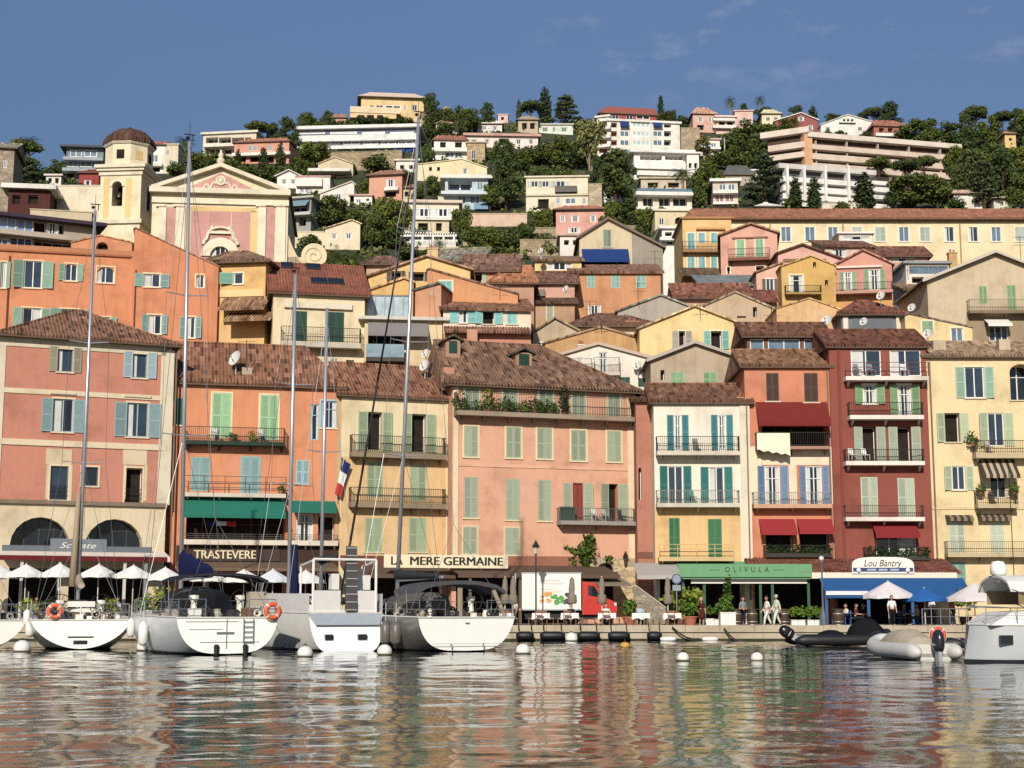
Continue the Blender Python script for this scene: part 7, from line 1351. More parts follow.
q.each('spreader', ALU, mz); q = MB(); q.tube((0, 3.3, 4.0), (-.1, 1.2, 4.1), .2, .12, 8); q.build('mizzen_sail_cover', clothm('#3a3c44'), b, True); clutter(b, 50, 1.4, .4, 4.0, 2.0, 9); MS = b
# --- dark hull yacht
b = boat('sailing_yacht', 'dark grey hulled sailing yacht with broad white transom and charcoal bimini', 467, 652, 27)
S4 = boat_hull(b, 14.5, 4.75, 1.45, 1.75, .5, '#6f6b67', '#f7f6f0', rake=-.2, sr=.95, p=.5, q=1.35); rails(b, S4); coach(b, S4, 4.8, 11.5, 1.4, .5, 1.48, .5, '#d9d6ce'); helm(b, -1.0, 1.6, 1.4); helm(b, 1.0, 1.6, 1.4)
rig(b, 7.8, 26, 1.8, S4, 14.5, lean=.034, spread=(.3, .53, .76), furl='#3c3836', boomz=3.15, boomlen=5.2, cover='#3b3c40', coverh=.5); clutter(b, 54, 1.9, .3, 4.4, 1.46, 12)
canopy(b, 'bimini', -2.0, 2.15, .6, 3.3, 2.6, 3.02, '#55565b', .15); canopy(b, 'spray_hood', -1.8, 1.4, 4.4, 6.0, 1.75, 2.5, '#55555a')
q = MB(); q.poly([(-1.6, 4.36, 1.65), (1.3, 4.36, 1.65), (1.1, 4.36, 2.4), (.5, 4.36, 2.55), (-.9, 4.36, 2.55), (-1.45, 4.36, 2.35)]); q.build('windscreen', glassm('#5d5a56', .15), b)
q = MB(); q.box(-1.65, 1.65, -.04, -.02, .34, .355); [q.box(x-.03, x+.03, -.05, -.02, .22, .36) for x in (-.75, .75)]; q.box(-.1, .1, -.045, -.02, 1.2, 1.24); q.build('platform_joint', plain('#8d8f90', .5), b)
q = MB(); q.tube((1.9, .2, 1.5), (1.55, .6, 2.6), .1); q.tube((-.1, .5, 1.5), (-.1, .5, 2.7), .12); q.each('rolled_cloth', clothm('#9d9078'), b)
text('M', .1, BLK, b, (0, 0, 0)) if 0 else None
for k, (x, y, z, r_, h_) in enumerate(((-2.35, 2.2, .75, .24, .95), (-2.42, 3.2, .75, .24, .95), (-2.3, 4.3, .75, .24, .95))): fender(L2W(b, (x, y, z)), r_, h_, ['grey fender nearest the white transom on the dark hulled yacht', 'middle grey fender along the dark hulled yacht', 'grey fender farthest forward along the dark hulled yacht'][k], '#6b6660')
# --- yacht cut by the left edge
b = boat('sailing_yacht', 'white sailing yacht cut off by the left edge with a blue boom cover', -20, 650, 33)
S0 = boat_hull(b, 12, 4.4, 1.3, 1.55, .5, '#d5d7d6', '#f3f1e8', rake=.0, sr=.88, p=1.0, q=1.3, tm=.3); rails(b, S0); coach(b, S0, 4.4, 10, 1.3, .5, 1.32, .5); rig(b, 6.6, 18, 1.6, S0, 12, boomz=2.6, boomlen=5.0, cover='#2846a0', coverh=.6); clutter(b, 16, 1.5, .6, 4, 1.3, 21); helm(b, .8, 1.4, 1.2)
# --- fenders between yachts
for px, py, r_, h_, lab in ((143, 634, .2, .95, 'long white fender left of the yacht with a ladder'), (131, 628, .17, .75, 'grey white fender between the first two yachts'), (30, 628, .2, .8, 'white fender between the cut off yacht and the one with tan sail'), (27, 618, .17, .7, 'small white fender at the quarter of the cut off yacht')):
    fender(at(px, py, 63 if px > 100 else 68.5), r_, h_, lab)
# --- mooring buoys
BU = [(22, 652, .36, 'white mooring buoy below the fender of the yacht at the left edge'), (145, 651, .36, 'white mooring buoy left of the yacht with a ladder'), (305, 657, .3, 'white mooring buoy below the two masted motorsailer'), (384.5, 655, .3, 'white mooring buoy beside the dark grey hull'), (523, 654, .3, 'white mooring buoy right of the broad white transom'), (683, 661, .22, 'white mooring buoy in open water left of the other open water buoy'), (757, 661, .22, 'white mooring buoy in open water nearest the black inflatable'), (571.5, 638, .36, 'white ball float between the black quay fenders')]
for px, py, r_, lab in BU:
    p = at(px, py, min(86.5, waterY(py))); p.z = 0; o = empty('mooring_buoy', p, lab, 'buoy', 0, 'white mooring buoys on the water'); mb = MB(); mb.ball((0, 0, r_*.45), r_, .95, 16, 10); mb.build('float', plain('#efece4', .35, 0, .08, 3), o, True); q = MB(); q.torus((0, 0, r_*1.42), .06, .018, 'Y', 12, 5); q.tube((0, 0, r_*1.3), (0, 0, r_*1.42), .04); q.build('mooring_eye', IRON, o); q = MB(); q.torus((0, 0, r_*.12), r_*.97, .03, 'Z', 18, 5); q.build('waterline_ring', plain('#6d6a52', .8), o)
p = at(625, 648, 72); p.z = 0; o = empty('marker_float', p, 'small yellow float on the water before the red truck', 'buoy'); mb = MB(); mb.ball((0, 0, .1), .24, .7, 14, 8); mb.build('float', plain('#d8a428', .5), o, True); q = MB(); q.tube((0, 0, .2), (0, 0, .4), .04); q.build('stem', IRON, o)
# --- inflatables
def outboard(root, y, z, cc, tilt=0.0, s=1.0, band='#c9ccd0'):
    o = bpy.data.objects.new('outboard_motor', None); COL.objects.link(o); o.parent = root; o.location = (0, y, z); o.rotation_euler = (tilt, 0, 0)
    mb = MB(); mb.lathe([(0, .0), (.2, .0), (.25, .12), (.26, .38), (.22, .6), (.12, .72), (0, .74)], (0, -.25, .1), 14, sx=.8*s, sy=1.15*s); mb.build('cowling', plain(cc, .25), o, True)
    q = MB(); q.lathe([(.215, .2), (.24, .2), (.24, .26), (.215, .26)], (0, -.25, .1), 14, sx=.85*s, sy=1.2*s); q.build('cowling_band', plain(band, .4), o); q = MB(); q.prism([(-.07, -.42, .12), (-.07, -.1, .12), (-.07, -.16, -.55), (-.07, -.4, -.55)], (.14, 0, 0)); q.box(-.02, .02, -.5, -.1, -.56, -.5); q.lathe([(0, -.22), (.08, -.15), (.1, .1), (0, .2)], (0, -.25, -.68), 8); q.build('leg', plain('#a9adb2', .4), o)
    return o
def rib(name, label, px, py, yaw, L, W_, tube_r, tc, cc, mound, engine, Y=None, tilt=0.0, ez=0.0):
    b = boat(name, label, px, py, yaw, 'inflatable boat', Y); mb = MB(); n = 12
    A = [(W_/2, -.5, .26), (W_/2, -.2, .28), (W_/2, 0, .3), (W_/2, L*.28, .3)]+[(W_/2*max(0, math.cos(t*PI/2))**.6, L*(.55+.45*math.sin(t*PI/2)), .3+.3*t*t) for t in np.linspace(0, .97, 12)]
    rs = [tube_r*.3, tube_r*.85]+[tube_r]*(len(A)-2); mb.sweep(A+[(-x, y, z) for x, y, z in A[::-1]], rs+rs[::-1], 14)
    mb.build('inflatable_tube', plain(tc, .5, 0, .08), b, True); q = MB(); q.prism([(-W_/2, 0, .1), (W_/2, 0, .1), (W_/2, L*.6, .12), (W_*.3, L*.9, .3), (-W_*.3, L*.9, .3), (-W_/2, L*.6, .12)], (0, 0, .12)); q.prism([(-W_*.42, .0, -.1), (W_*.42, .0, -.1), (W_*.42, .0, .55), (-W_*.42, .0, .55)], (0, .07, 0)); q.build('floor', plain('#d8d6ce', .5), b)
    if mound:
        q = MB()
        for (y0, y1, z0, z1, w) in mound:
            P_ = []; m = 10
            for i in range(m+1):
                t = i/m; y = y0+(y1-y0)*t; hh = z0+(z1-z0)*math.sin(PI*min(1, t*1.02))**.6*(.95+.05*math.sin(i*2.1)); ww = w*(.75+.25*math.sin(PI*t)); P_.append([(ww*math.cos(a), y, .4+(hh-.4)*math.sin(a)**.75) for a in np.linspace(0.0001, PI-.0001, 9)])
            for a, c in zip(P_, P_[1:]): q.add(a+c, [(j, j+1, j+10, j+9) for j in range(8)])
            q.poly(P_[0]); q.poly(P_[-1][::-1])
        q.build('boat_cover', clothm(cc), b, True)
    if engine: outboard(b, -.15, .45+ez, engine, tilt)
    return b
RB = rib('inflatable_boat', 'black inflatable boat under a black cover with its silver outboard tilted up', 800, 646, -84, 4.4, 1.7, .27, '#232326', '#1d1d20', [(1.0, 2.2, .6, .8, .7), (2.5, 4.3, .6, 1.42, .85)], '#1f2022', None, 1.0, .2)
rib('inflatable_boat', 'pale grey inflatable boat under a beige cover with a dark outboard', 934, 660, 9, 4.4, 1.55, .29, '#d3d2ce', '#b7ab96', [(.7, 4.0, .5, 1.1, .68)], '#2c3036', None, 0, -.22)
rib('inflatable_boat', 'small dark inflatable boat behind the pale grey one, near the orange ring', 958, 650, 62, 3.6, 1.5, .24, '#2a2a2e', '#3a3a3e', None, None)
life_ring(at(938, 635, 66), .27, 'red orange life ring behind the pale grey inflatable boat', '#e0503a')
# --- cruiser on the right
b = boat('motor_cruiser', 'grey white motor cruiser with white canopy and radar dome cut off by the right edge', 1172, 661, 97, 'motor boat'); 
S5 = boat_hull(b, 7.6, 3.0, 1.2, 1.25, .5, '#b9bcbf', '#dcdcd8', stripe='#2c2e34', rake=.1, sr=.95, p=.35, q=1.0, tm=.55, bowp=.3, bowr=-.25)
q = MB(); q.prism([(-1.2, 1, 1.22), (-1.2, 7.1, 1.25), (-.9, 6.2, 1.7), (-.9, 1, 1.85)], (2.2, 0, 0)); q.build('cabin', plain('#eeeeea', .3), b); canopy(b, 'canopy', -1.3, 1.3, .2, 6.4, 2.45, 2.95, '#e9e6e2', .08)
q = MB(); q.box(1.2, 1.24, .8, 6.1, 1.95, 2.4); q.box(-1.24, -1.2, .8, 6.1, 1.95, 2.4); q.each('side_screen', glassm('#8a7458', .3), b)
q = MB(); q.lathe([(.0, .5), (.2, .47), (.28, .3), (.28, .05), (.2, 0), (0, 0)], (0, 6.2, 2.95), 14); q.tube((0, 6.2, 2.7), (0, 6.2, 2.96), .08); q.build('radar_dome', GEL, b, True); q = MB(); q.tube((.5, 5.4, 2.8), (.5, 5.4, 6.8), .015); q.build('aerial', IRON, b)
q = MB(); 
for y, w in ((6.6, .45), (5.7, .2)):
    i = min(range(len(S5)), key=lambda k: abs(S5[k][0][1]-y)); x = S5[i][3][0]
    for sg in (1, -1): q.box(sg*(x+.02)-.09, sg*(x+.02)+.02, y-w/2, y+w/2, .62, .92)
q.each('hull_window', GLASSD, b); rails(b, S5, .6, 3, False, 6); q = MB(); q.path([(sg_*(s[5][0]+.01), s[5][1], .42) for s in S5 for sg_ in (1,)], .03); q.build('rubbing_strake', plain('#3b3d42', .5), b)
# ------------------------------------------------------------------ quay: ground, terraces, vehicles
QZ = .82
mb = MB(); mb.box(-170, 170, 88.6, 112, -3, QZ); tag(mb.build('quay_paving', stone('#8d857a', .9)), kind='structure')
mb = MB()
for k in range(170):
    x = -170+2*k; mb.box(x+.01, x+1.99, 87.7, 88.6, .5, QZ+.06+.01*((k*7) % 3)); mb.box(x+.51, x+2.49, 87.82, 88.6, -3, .49)
q = tag(mb.build('quay_edge', wall('#c4b396', .8)), kind='structure')
mb = MB(); mb.box(-170, 170, 87.80, 87.83, -.3, .13); tag(mb.build('waterline_weed', plain('#3a3a2a', .95, 0, .4, 3, .1, 1)), kind='structure')
def qp(px, Y): p = at(px, 612, Y); p.z = QZ+.005; return p
# awnings of the restaurants
aw = B4.awn(452, 612, 565.5, 578, 3.2, '#6a5648', .25); B3.awn(345, 450, 566, 578, 2.6, '#6a5648', .25); B4.awn(582, 622, 573, 586, 3.6, '#8d7f6c', .1)
B6.awn(635, 679, 563, 579, 3.4, '#b5b0aa', .25)
ol = B6.awn(679, 812, 561.5, 579, 4.0, '#6fa677', .05); u0, u1, z0, z1 = B6.rect(691, 578.5, 807, 583.5, 3.6); mb = MB(); mb.box(u0, u1, -3.62, -3.56, z0, z1); mb.build('valance', clothm('#efece4'), B6.root)
u0, u1, z0, z1 = B6.rect(679, 564, 812, 577, 4.05); c = B6.P((u0+u1)/2, -4.06, (z0+z1)/2); o = empty('shop_sign', c, 'green awning front lettered OLIVULA in thin dark capitals', 'sign', B6.r)
mb = MB(); mb.box(-(u1-u0)/2, (u1-u0)/2, 0, .03, -(z1-z0)/2, (z1-z0)/2); mb.build('board', clothm('#6fa677'), o); text('OLIVULA', .5, plain('#23382a', .7), o, (.1, -.012, .05), width=2.9, space=1.9, ext=.006)
mb = MB(); mb.box(-2.4, -1.7, -.012, -.002, .02, .05); mb.box(1.85, 2.5, -.012, -.002, .02, .05); mb.build('ornament_line', plain('#23382a', .7), o)
# blue restaurant
B8.lean(800, 962, 559, 574, 4.0, '#8a4a3a', off=.02); B7.lean(748, 800, 558, 566, 2.0, '#8a4a3a'); B8.awn(816, 958, 578, 598, 6.6, '#245c98', .18, off=4.42); u0, u1, z0, z1 = B8.rect(812, 572.5, 957, 578.5, 4.4); mb = MB(); mb.box(u0, u1, -4.4, -3.9, z0, z1); mb.build('fascia', plain('#eadfc8', .6), B8.root)
u0, u1, z0, z1 = B8.rect(826, 591, 868, 595, 6.66); mb = MB(); mb.box(u0, u1, -6.68, -6.63, z0, z1); mb.build('valance', clothm('#e4e6ea'), B8.root)
sg = sign(B8, 852, 557, 914, 573.5, 4.5, '#f3eee2', 'Lou Bantry', '#34302e', 'white arched sign with dark script and a blue strip above the blue awning', tx=(864, 902), shear=.3, hfrac=.42, arch=True, thick=.12)
for ch in sg.children:
    if ch.type == 'MESH' and ch.name.startswith('lettering'): ch.location = (0, -.01, .12)
u0, u1, z0, z1 = B8.rect(852, 568.5, 914, 572.5, 4.5); mb = MB(); w = (u1-u0)/2*.97; mb.box(-w, w, -.015, -.002, -.42, -.16); mb.build('blue_strip', plain('#2a3f78', .6), sg); text('Plats  Vins  Bar', .2, plain('#e8e6e0', .6), sg, (0, -.022, -.29), width=2.1, ext=.004) if 0 else None
q = MB()
for k in range(3): q.box(-1.05+k*.75, -1.05+k*.75+.58, -.02, -.012, -.345, -.24)
q.build('strip_marks', plain('#b9c0d2', .6), sg)
mb = MB()
for sx in (-1, 1): mb.ball((sx*1.62, -.02, -.33), .16, 1, 10, 6)
mb.each('shell_ornament', WHITE, sg)
def column(px, Y, h, r, c, name, label, cat):
    o = empty(name, qp(px, Y), label, cat); mb = MB(); mb.lathe([(r*1.6, 0), (r*1.6, .15), (r, .25), (r, h)], (0, 0, 0), 10); mb.build('shaft', plain(c, .6), o); return o
# posts carrying the awnings are parts of their houses
for h, xs, yb, off, c in ((B6, (683, 704, 760, 772, 808), 580, 3.4, '#2f5a3c'), (B8, (826, 868, 912, 950), 594, 6.3, '#2c5a94'), (B1, (22, 60, 125, 146), 562, 2.2, '#d5d3cc'), (B2, (205, 262, 318), 566, 2.6, '#5a4638'), (B4, (470, 520, 566), 578, 3.0, '#6a5a4c')):
    mb = MB()
    for x in xs: u, z = h.hit(x, yb, off); mb.box(u-.09, u+.09, -off-.09, -off+.09, 0, z+.1)
    mb.each('awning_post', plain(c, .6), h.root)
B2.awn(176, 336, 562, 571, 2.8, '#7a6450', .2)
# stone stair beside the pink house
mb = MB(); a = qp(634, 99); o = empty('stone_stair', a, 'pale stone stair with sloping parapet between the pink house and the green awning', 'stairs'); 
mb.prism([(0, 0, 0), (2.1, 0, 0), (2.1, 0, 1.0), (.2, 0, 2.4), (0, 0, 2.4)], (0, .3, 0)); mb.build('parapet', stone('#a39784', 2.6), o); q = MB()
for k in range(9): q.box(.2+.22*k, .2+.22*(k+1), .31, 2, 0, 2.1-.22*k)
q.each('step', wall('#a89c88', .5), o); q = MB(); q.prism([(0, -.06, 2.41), (.2, -.06, 2.41), (2.1, -.06, 1.01), (2.1, -.06, 1.13), (.2, -.06, 2.53), (0, -.06, 2.53)], (0, .42, 0)); q.build('coping', wall('#b9ae9a', .4), o)
q = MB(); u0, u1, z0, z1 = B4.rect(596, 563, 613, 610, .08); um = (u0+u1)/2; r = (u1-u0)/2; q.prism([(u0, -.1, z0), (u1, -.1, z0), (u1, -.1, z1-r)]+[(um+r*math.cos(t), -.1, z1-r+r*math.sin(t)) for t in np.linspace(.15, PI-.15, 9)]+[(u0, -.1, z1-r)], (0, .02, 0)); q.build('archway', DARK, B4.root)
q = MB()
for k in range(11): a0, a1 = PI*k/11, PI*(k+1)/11; q.prism([(um+rr*math.cos(t), -.2, z1-r+rr*math.sin(t)) for rr, t in ((r, a0+.02), (r+.35, a0+.02), (r+.35, a1-.02), (r, a1-.02))], (0, .1, 0))
q.build('voussoir', wall('#c9b894', .6), B4.root)
# --- parasols
def parasol(px, y_apex, y_edge, wpx, Y, c, label, pole='#d8d4cc', n=8, closed=False, group=None):
    p = qp(px, Y); za = at(px, y_apex, Y).z-p.z; ze = at(px, y_edge, Y).z-p.z; R_ = wpx/2*Y/FP*1.0
    o = empty('parasol', p, label, 'parasol', random.uniform(-.2, .2) if not closed else 0, group); mb = MB()
    if closed:
        prof = [(.03, za), (.12, za-.15), (.2, za-.7), (.16, za-1.0), (.24, ze+.5), (.3, ze+.1), (.22, ze)]; mb.lathe(prof, (0, 0, 0), 10)
        for i in range(len(mb.v)): x, y, z = mb.v[i]; k = 1+.18*math.sin(i*2.7); mb.v[i] = (x*k, y*k, z)
        mb.build('canopy', clothm(c), o, True)
    else:
        vs = [(0, 0, za)]; fs = []
        for k in range(2*n):
            a = PI*k/n+PI/n*.5; rr = R_*(1 if k % 2 == 0 else .965); vs.append((rr*math.cos(a), rr*math.sin(a), ze-(0 if k % 2 == 0 else -.06)))
        for k in range(2*n): a = PI*k/n+PI/n*.5; rr = R_*(1 if k % 2 == 0 else .965); vs.append((rr*math.cos(a), rr*math.sin(a), ze-.18+(0 if k % 2 == 0 else .04)))
        for k in range(2*n): j = (k+1) % (2*n); fs.append((0, 1+k, 1+j)); fs.append((1+k, 1+2*n+k, 1+2*n+j, 1+j))
        mb.add(vs, fs); mb.build('canopy', clothm(c), o); q = MB()
        for k in range(n): a = 2*PI*k/n+PI/n*.5; q.tube((0, 0, za-.1), (R_*.97*math.cos(a), R_*.97*math.sin(a), ze-.03), .015, n=4)
        q.build('rib', plain('#9a8c74', .7), o)
    q = MB(); q.tube((0, 0, 0), (0, 0, za+.05), .035); q.build('pole', plain(pole, .5), o); q = MB(); q.box(-.3, .3, -.3, .3, 0, .1); q.build('base', plain('#6d6a66', .8), o); return o
PG = 'parasols along the quay terraces'
for px, ya, ye, w, lab in ((-4, 564, 576, 42, 'white parasol half cut off by the left edge'), (24, 564, 575, 40, 'white parasol left of the tan sail yacht mast'), (58, 563, 575, 40, 'white parasol directly behind the tan sail bundle'), (97, 564, 575, 40, 'white parasol just right of the tan sail yacht mast'), (132, 565, 576, 40, 'white parasol before the right stone pier of the red house'), (164, 567, 578, 38, 'white parasol at the corner between the red and the orange house'), (207, 569, 579, 36, 'white parasol under the first letters of TRASTEVERE'), (243, 569, 580, 42, 'white parasol under the last letters of TRASTEVERE'), (272, 569, 580, 36, 'bluish white parasol left of the navy furled sail'), (305, 570, 581, 40, 'cream parasol between the two masts of the motorsailer')):
    parasol(px, ya, ye, w, 92.5, '#f1efec' if px != 272 else '#dfe4ea', lab, group=PG)
parasol(889, 581, 596, 52, 91.5, '#e9dfe2', 'pale pink white parasol over the waiter before the blue restaurant', group=PG); parasol(925, 588, 599, 44, 91, '#2468b4', 'blue parasol between two pale ones', group=PG); parasol(975, 583, 599, 56, 89.8, '#e6dcdd', 'pale parasol next to the cruiser radar dome', group=PG)
for px, lab in ((513, 'closed taupe parasol at the truck tail'), (572, 'closed taupe parasol before the truck box'), (602, 'closed taupe parasol before the red cab'), (668, 'closed taupe parasol left of the blue sign post'), (505, 'closed taupe parasol behind the white transom')):
    parasol(px, 577, 604, 8, 91.5 if px != 505 else 92.5, '#8c8070', lab, closed=True, group='closed parasols between the tables')
# --- truck
def truck():
    a = qp(522, 95.2); b = at(581, 600, 95.2); o = empty('delivery_truck', a, 'white box delivery truck with a red cab parked behind the tables', 'truck'); W_ = b.x-a.x; z = lambda y: at(550, y, 95.2).z-a.z
    zt, zb = z(573.5), z(609); mb = MB(); mb.box(0, W_, 0, 2.2, zb, zt); mb.build('cargo_box', plain('#f1efe6', .4), o)
    q = MB(); q.box(-.03, W_+.03, -.03, 2.23, zt-.02, zt+.06); q.box(-.03, W_+.03, -.03, 2.23, zb-.08, zb+.02); q.build('box_rail', ALU, o)
    q = MB(); q.box(.85, .9, -.02, 0, zb, zt); q.build('box_seam', plain('#9a9a96', .6), o)
    r = random.Random(4)
    for nm, cx, cz, rr, cc, n in (('picture_of_oranges', 1.45, .75, .28, '#e89a3c', 9), ('picture_of_lettuce', 2.2, .65, .3, '#4da13a', 12), ('picture_of_aubergines', 3.0, .6, .3, '#4a3a58', 10)):
        q = MB()
        for k in range(n):
            x = cx+r.uniform(-.32, .32); zz = zb+cz+r.uniform(-.3, .3); rad = rr*r.uniform(.35, .7); q.prism([(x+rad*math.cos(t)*(1+.25*math.sin(3*t+k)), -.006-.0012*k, zz+rad*.8*math.sin(t)) for t in np.linspace(0, 2*PI, 11)[:-1]], (0, .001, 0))
        q.build(nm, plain(cc, .5, 0, .35, 6), o)
    q = MB()
    for zz, x0, x1 in ((.42, 1.1, 2.4), (.62, 1.2, 1.6), (.62, 1.75, 2.6), (.95, 1.1, 2.0), (1.12, 1.2, 2.5)): q.box(x0, x1, -.006, -.001, zt-zz-.05, zt-zz)
    q.build('faded_stripes', plain('#d8b4a4', .6), o)
    # cab facing right
    P_ = [(0, zb-.35), (2.15, zb-.35), (2.2, zb+.1), (2.05, zb+.45), (1.35, zb+.75), (.85, zb+1.62), (.0, zb+1.72)]; q = MB(); x0 = W_+.08; q.prism([(x0+x, .12, zz) for x, zz in P_], (0, 1.95, 0)); q.build('cab', plain('#cf2a20', .25, 0, .05), o)
    q = MB(); q.prism([(x0+.38, .1, zb+.85), (x0+1.18, .1, zb+.72), (x0+.78, .1, zb+1.42), (x0+.38, .1, zb+1.48)], (0, .02, 0)); q.build('side_window', GLASSD, o); q = MB(); q.prism([(x0+1.32, .2, zb+.79), (x0+1.32, 2.0, zb+.79), (x0+.9, 2.0, zb+1.58), (x0+.9, .2, zb+1.58)], (.03, 0, .02)); q.build('windscreen', GLASSD, o)
    q = MB(); q.box(x0+.32, x0+.34, .105, .12, zb-.2, zb+1.5); q.box(x0+1.2, x0+1.22, .105, .12, zb-.2, zb+.7); q.box(x0+.42, x0+.56, .09, .12, zb+.55, zb+.6); d = q.build('door_seam', plain('#8a1a16', .4), o)
    q = MB(); q.box(x0+1.1, x0+1.25, -.12, .1, zb+.8, zb+1.15); q.build('wing_mirror', BLK, o); q = MB(); q.box(x0+2.02, x0+2.16, .1, .4, zb+.2, zb+.4); q.box(x0+2.02, x0+2.16, 1.8, 2.1, zb+.2, zb+.4); q.each('headlight', plain('#dfe2e6', .2), o)
    for x in (.9, W_-.5, x0+1.55):
        q = MB(); q.torus((x, .2, .38), .28, .1, 'Y', 18, 8); w = q.build('wheel', BLK, o); q = MB(); q.tube((x, .14, .38), (x, .24, .38), .2, n=12); q.build('rim', STEEL, w); q = MB(); q.torus((x, 2.0, .38), .28, .1, 'Y', 18, 8); w = q.build('wheel', BLK, o); q = MB(); q.tube((x, 1.96, .38), (x, 2.06, .38), .2, n=12); q.build('rim', STEEL, w)
    q = MB(); q.box(.1, x0+1.9, .4, 1.8, .35, zb-.09); q.build('chassis', BLK, o)
    q = MB(); q.box(-1.5, -.02, -.1, 2.2, zb-.06, zb+.0); q.build('tail_lift', ALU, o); q = MB(); q.box(-.45, -.38, -.1, .0, zb, zt); q.build('rear_door', ALU, o)
truck()
# --- lamps, posts
def lamp(px, y0, Y, label, arm=False):
    p = qp(px, Y); H = at(px, y0, Y).z-p.z; o = empty('street_lamp', p, label, 'street lamp'); mb = MB(); mb.lathe([(.16, 0), (.16, .3), (.09, .5), (.07, .9), (.05, 1.0), (.045, H-.85)], (0, 0, 0), 10); mb.build('post', plain('#2f3332', .5), o)
    q = MB(); q.lathe([(.1, H-.85), (.17, H-.42)], (0, 0, 0), 4); q.build('lantern_glass', plain('#d8cfb8', .3), o); q = MB(); q.lathe([(.26, H-.42), (.2, H-.34), (.06, H-.1), (.02, H)], (0, 0, 0), 8); q.lathe([(.12, H-.9), (.1, H-.85)], (0, 0, 0), 8); q.build('lantern_cap', plain('#23201f', .5), o); return o
lamp(536, 540, 92.2, 'black street lamp with lantern standing before the white truck box'); 
def post_sign(px, y0, Y, label):
    p = qp(px, Y); H = at(px, y0, Y).z-p.z; o = empty('sign_post', p, label, 'sign'); mb = MB(); mb.tube((0, 0, 0), (0, 0, H), .035); mb.build('post', STEEL, o); q = MB(); q.tube((0, -.05, H-.3), (0, -.03, H-.3), .3, n=20); q.build('disc', plain('#3b4a78', .5), o); q = MB(); q.tube((0, -.055, H-.3), (0, -.051, H-.3), .24, n=20); q.box(-.25, .25, -.05, -.03, H-1.0, H-.66); q.build('plate', plain('#8d94a8', .5), o)
post_sign(677, 574, 91.2, 'round blue traffic sign on a grey post left of the green awning')
p = qp(823, 90); H = at(823, 556, 90).z-p.z; o = empty('lamp_post', p, 'slim grey blue lamp post between the green and the blue awning', 'street lamp'); mb = MB(); mb.lathe([(.24, 0), (.22, .5), (.1, .9), (.06, 1.2), (.045, H-.3)], (0, 0, 0), 10); mb.build('post', plain('#5d6672', .5), o); q = MB(); q.ball((0, 0, H-.15), .16); q.build('globe', plain('#d8dade', .3), o, True)
def lantern(px, y0, y1, h, label):
    u, z1 = h.hit(px, y0, .3); z0 = h.hit(px, y1, .3)[1]; o = empty('wall_lantern', h.P(u, -.3, z0), label, 'lantern', h.r); H = z1-z0; mb = MB(); mb.lathe([(.1, 0), (.18, H*.55)], (0, 0, 0), 6); mb.build('lantern_glass', plain('#4a4640', .3), o); q = MB(); q.lathe([(.24, H*.55), (.06, H*.9), (.02, H)], (0, 0, 0), 6); q.tube((0, 0, H*.7), (0, .28, H*.8), .025); q.build('lantern_cap', IRON, o)
lantern(625.5, 551, 565, B4, 'black wall lantern on the stone corner of the pink house')
# --- tables and chairs
def table(px, Y, label, c='#f3efec', w=.95):
    p = qp(px, Y); o = empty('dining_table', p, label, 'table', random.uniform(-.1, .1), 'dining tables on the quay'); mb = MB()
    for x in (-.35, .35):
        for y in (-.3, .3): mb.tube((x, y, 0), (x, y, .72), .03)
    mb.each('leg', WOOD, o); q = MB(); q.box(-w/2, w/2, -.4, .4, .72, .75); q.build('tabletop', WOOD, o); t = empty('tablecloth', p+Vector((0, 0, .755)), label.replace('white clothed table', 'white cloth on the table').replace('blue cafe table', 'cloth'), 'tablecloth', o.rotation_euler.z, 'white cloths on the quay tables'); m2 = MB(); n = 24; w2, d2 = w/2+.02, .43; top = []; bot = []
    for k in range(n*2):
        a = 2*PI*k/(n*2); cx, cy = math.cos(a), math.sin(a); s = 1/max(abs(cx), abs(cy)); x, y = cx*s*w2, cy*s*d2; f = 1.03+.06*math.sin(k*1.9); top.append((x, y, .0)); bot.append((x*f, y*f, -.34-.05*math.sin(k*.9)))
    N_ = len(top); m2.add(top+bot, [tuple(range(N_))]+[(k, k+N_, (k+1) % N_+N_, (k+1) % N_) for k in range(N_)]); m2.build('cloth', clothm(c), t)
    return o
CHAIR = None
def chair(px, Y, rz, label, c='#8a5a34', group='wooden chairs at the quay tables'):
    global CHAIR
    p = qp(px, Y)
    if CHAIR is None or CHAIR.get('tone') != c:
        o = empty('dining_chair', p, label, 'chair', rz, group); o['tone'] = c; m = plain(c, .6); mb = MB(); mb.box(-.21, .21, -.21, .21, .43, .47); mb.build('seat', plain('#b08a58', .8) if c != '#2f6cae' else m, o); q = MB(); q.box(-.21, .21, .2, .23, .78, .9); q.box(-.21, .21, .2, .23, .6, .66); q.build('backrest', m, o)
        for x in (-.19, .19):
            q = MB(); q.tube((x, -.19, 0), (x, -.19, .43), .02); q.build('leg', m, o); q = MB(); q.tube((x, .22, 0), (x, .23, .9), .02); q.build('leg', m, o)
        CHAIR = o; return o
    o = copy_tree(CHAIR, p, rz, None, label, group); return o
TB = [(505, 'white clothed table behind the broad white transom'), (541, 'white clothed table right beside the street lamp post'), (570, 'white clothed table before the truck box'), (607, 'white clothed table before the red cab'), (641, 'white clothed table before the stone stair'), (672, 'white clothed table left of the terracotta pot')]
for px, lab in TB:
    table(px, 89.8, lab, w=1.0); s = lab.replace('white clothed table ', '').strip()
    chair(px-9, 89.7, -1.5, 'wooden chair left of the table '+s); chair(px+9, 90.0, 1.6, 'wooden chair right of the table '+s); chair(px+1, 90.6, .05, 'wooden chair behind the table '+s); chair(px-3+(px % 5), 89.0, 3.1, 'wooden chair on the harbour side of the table '+s) if px not in (505, 641) else None
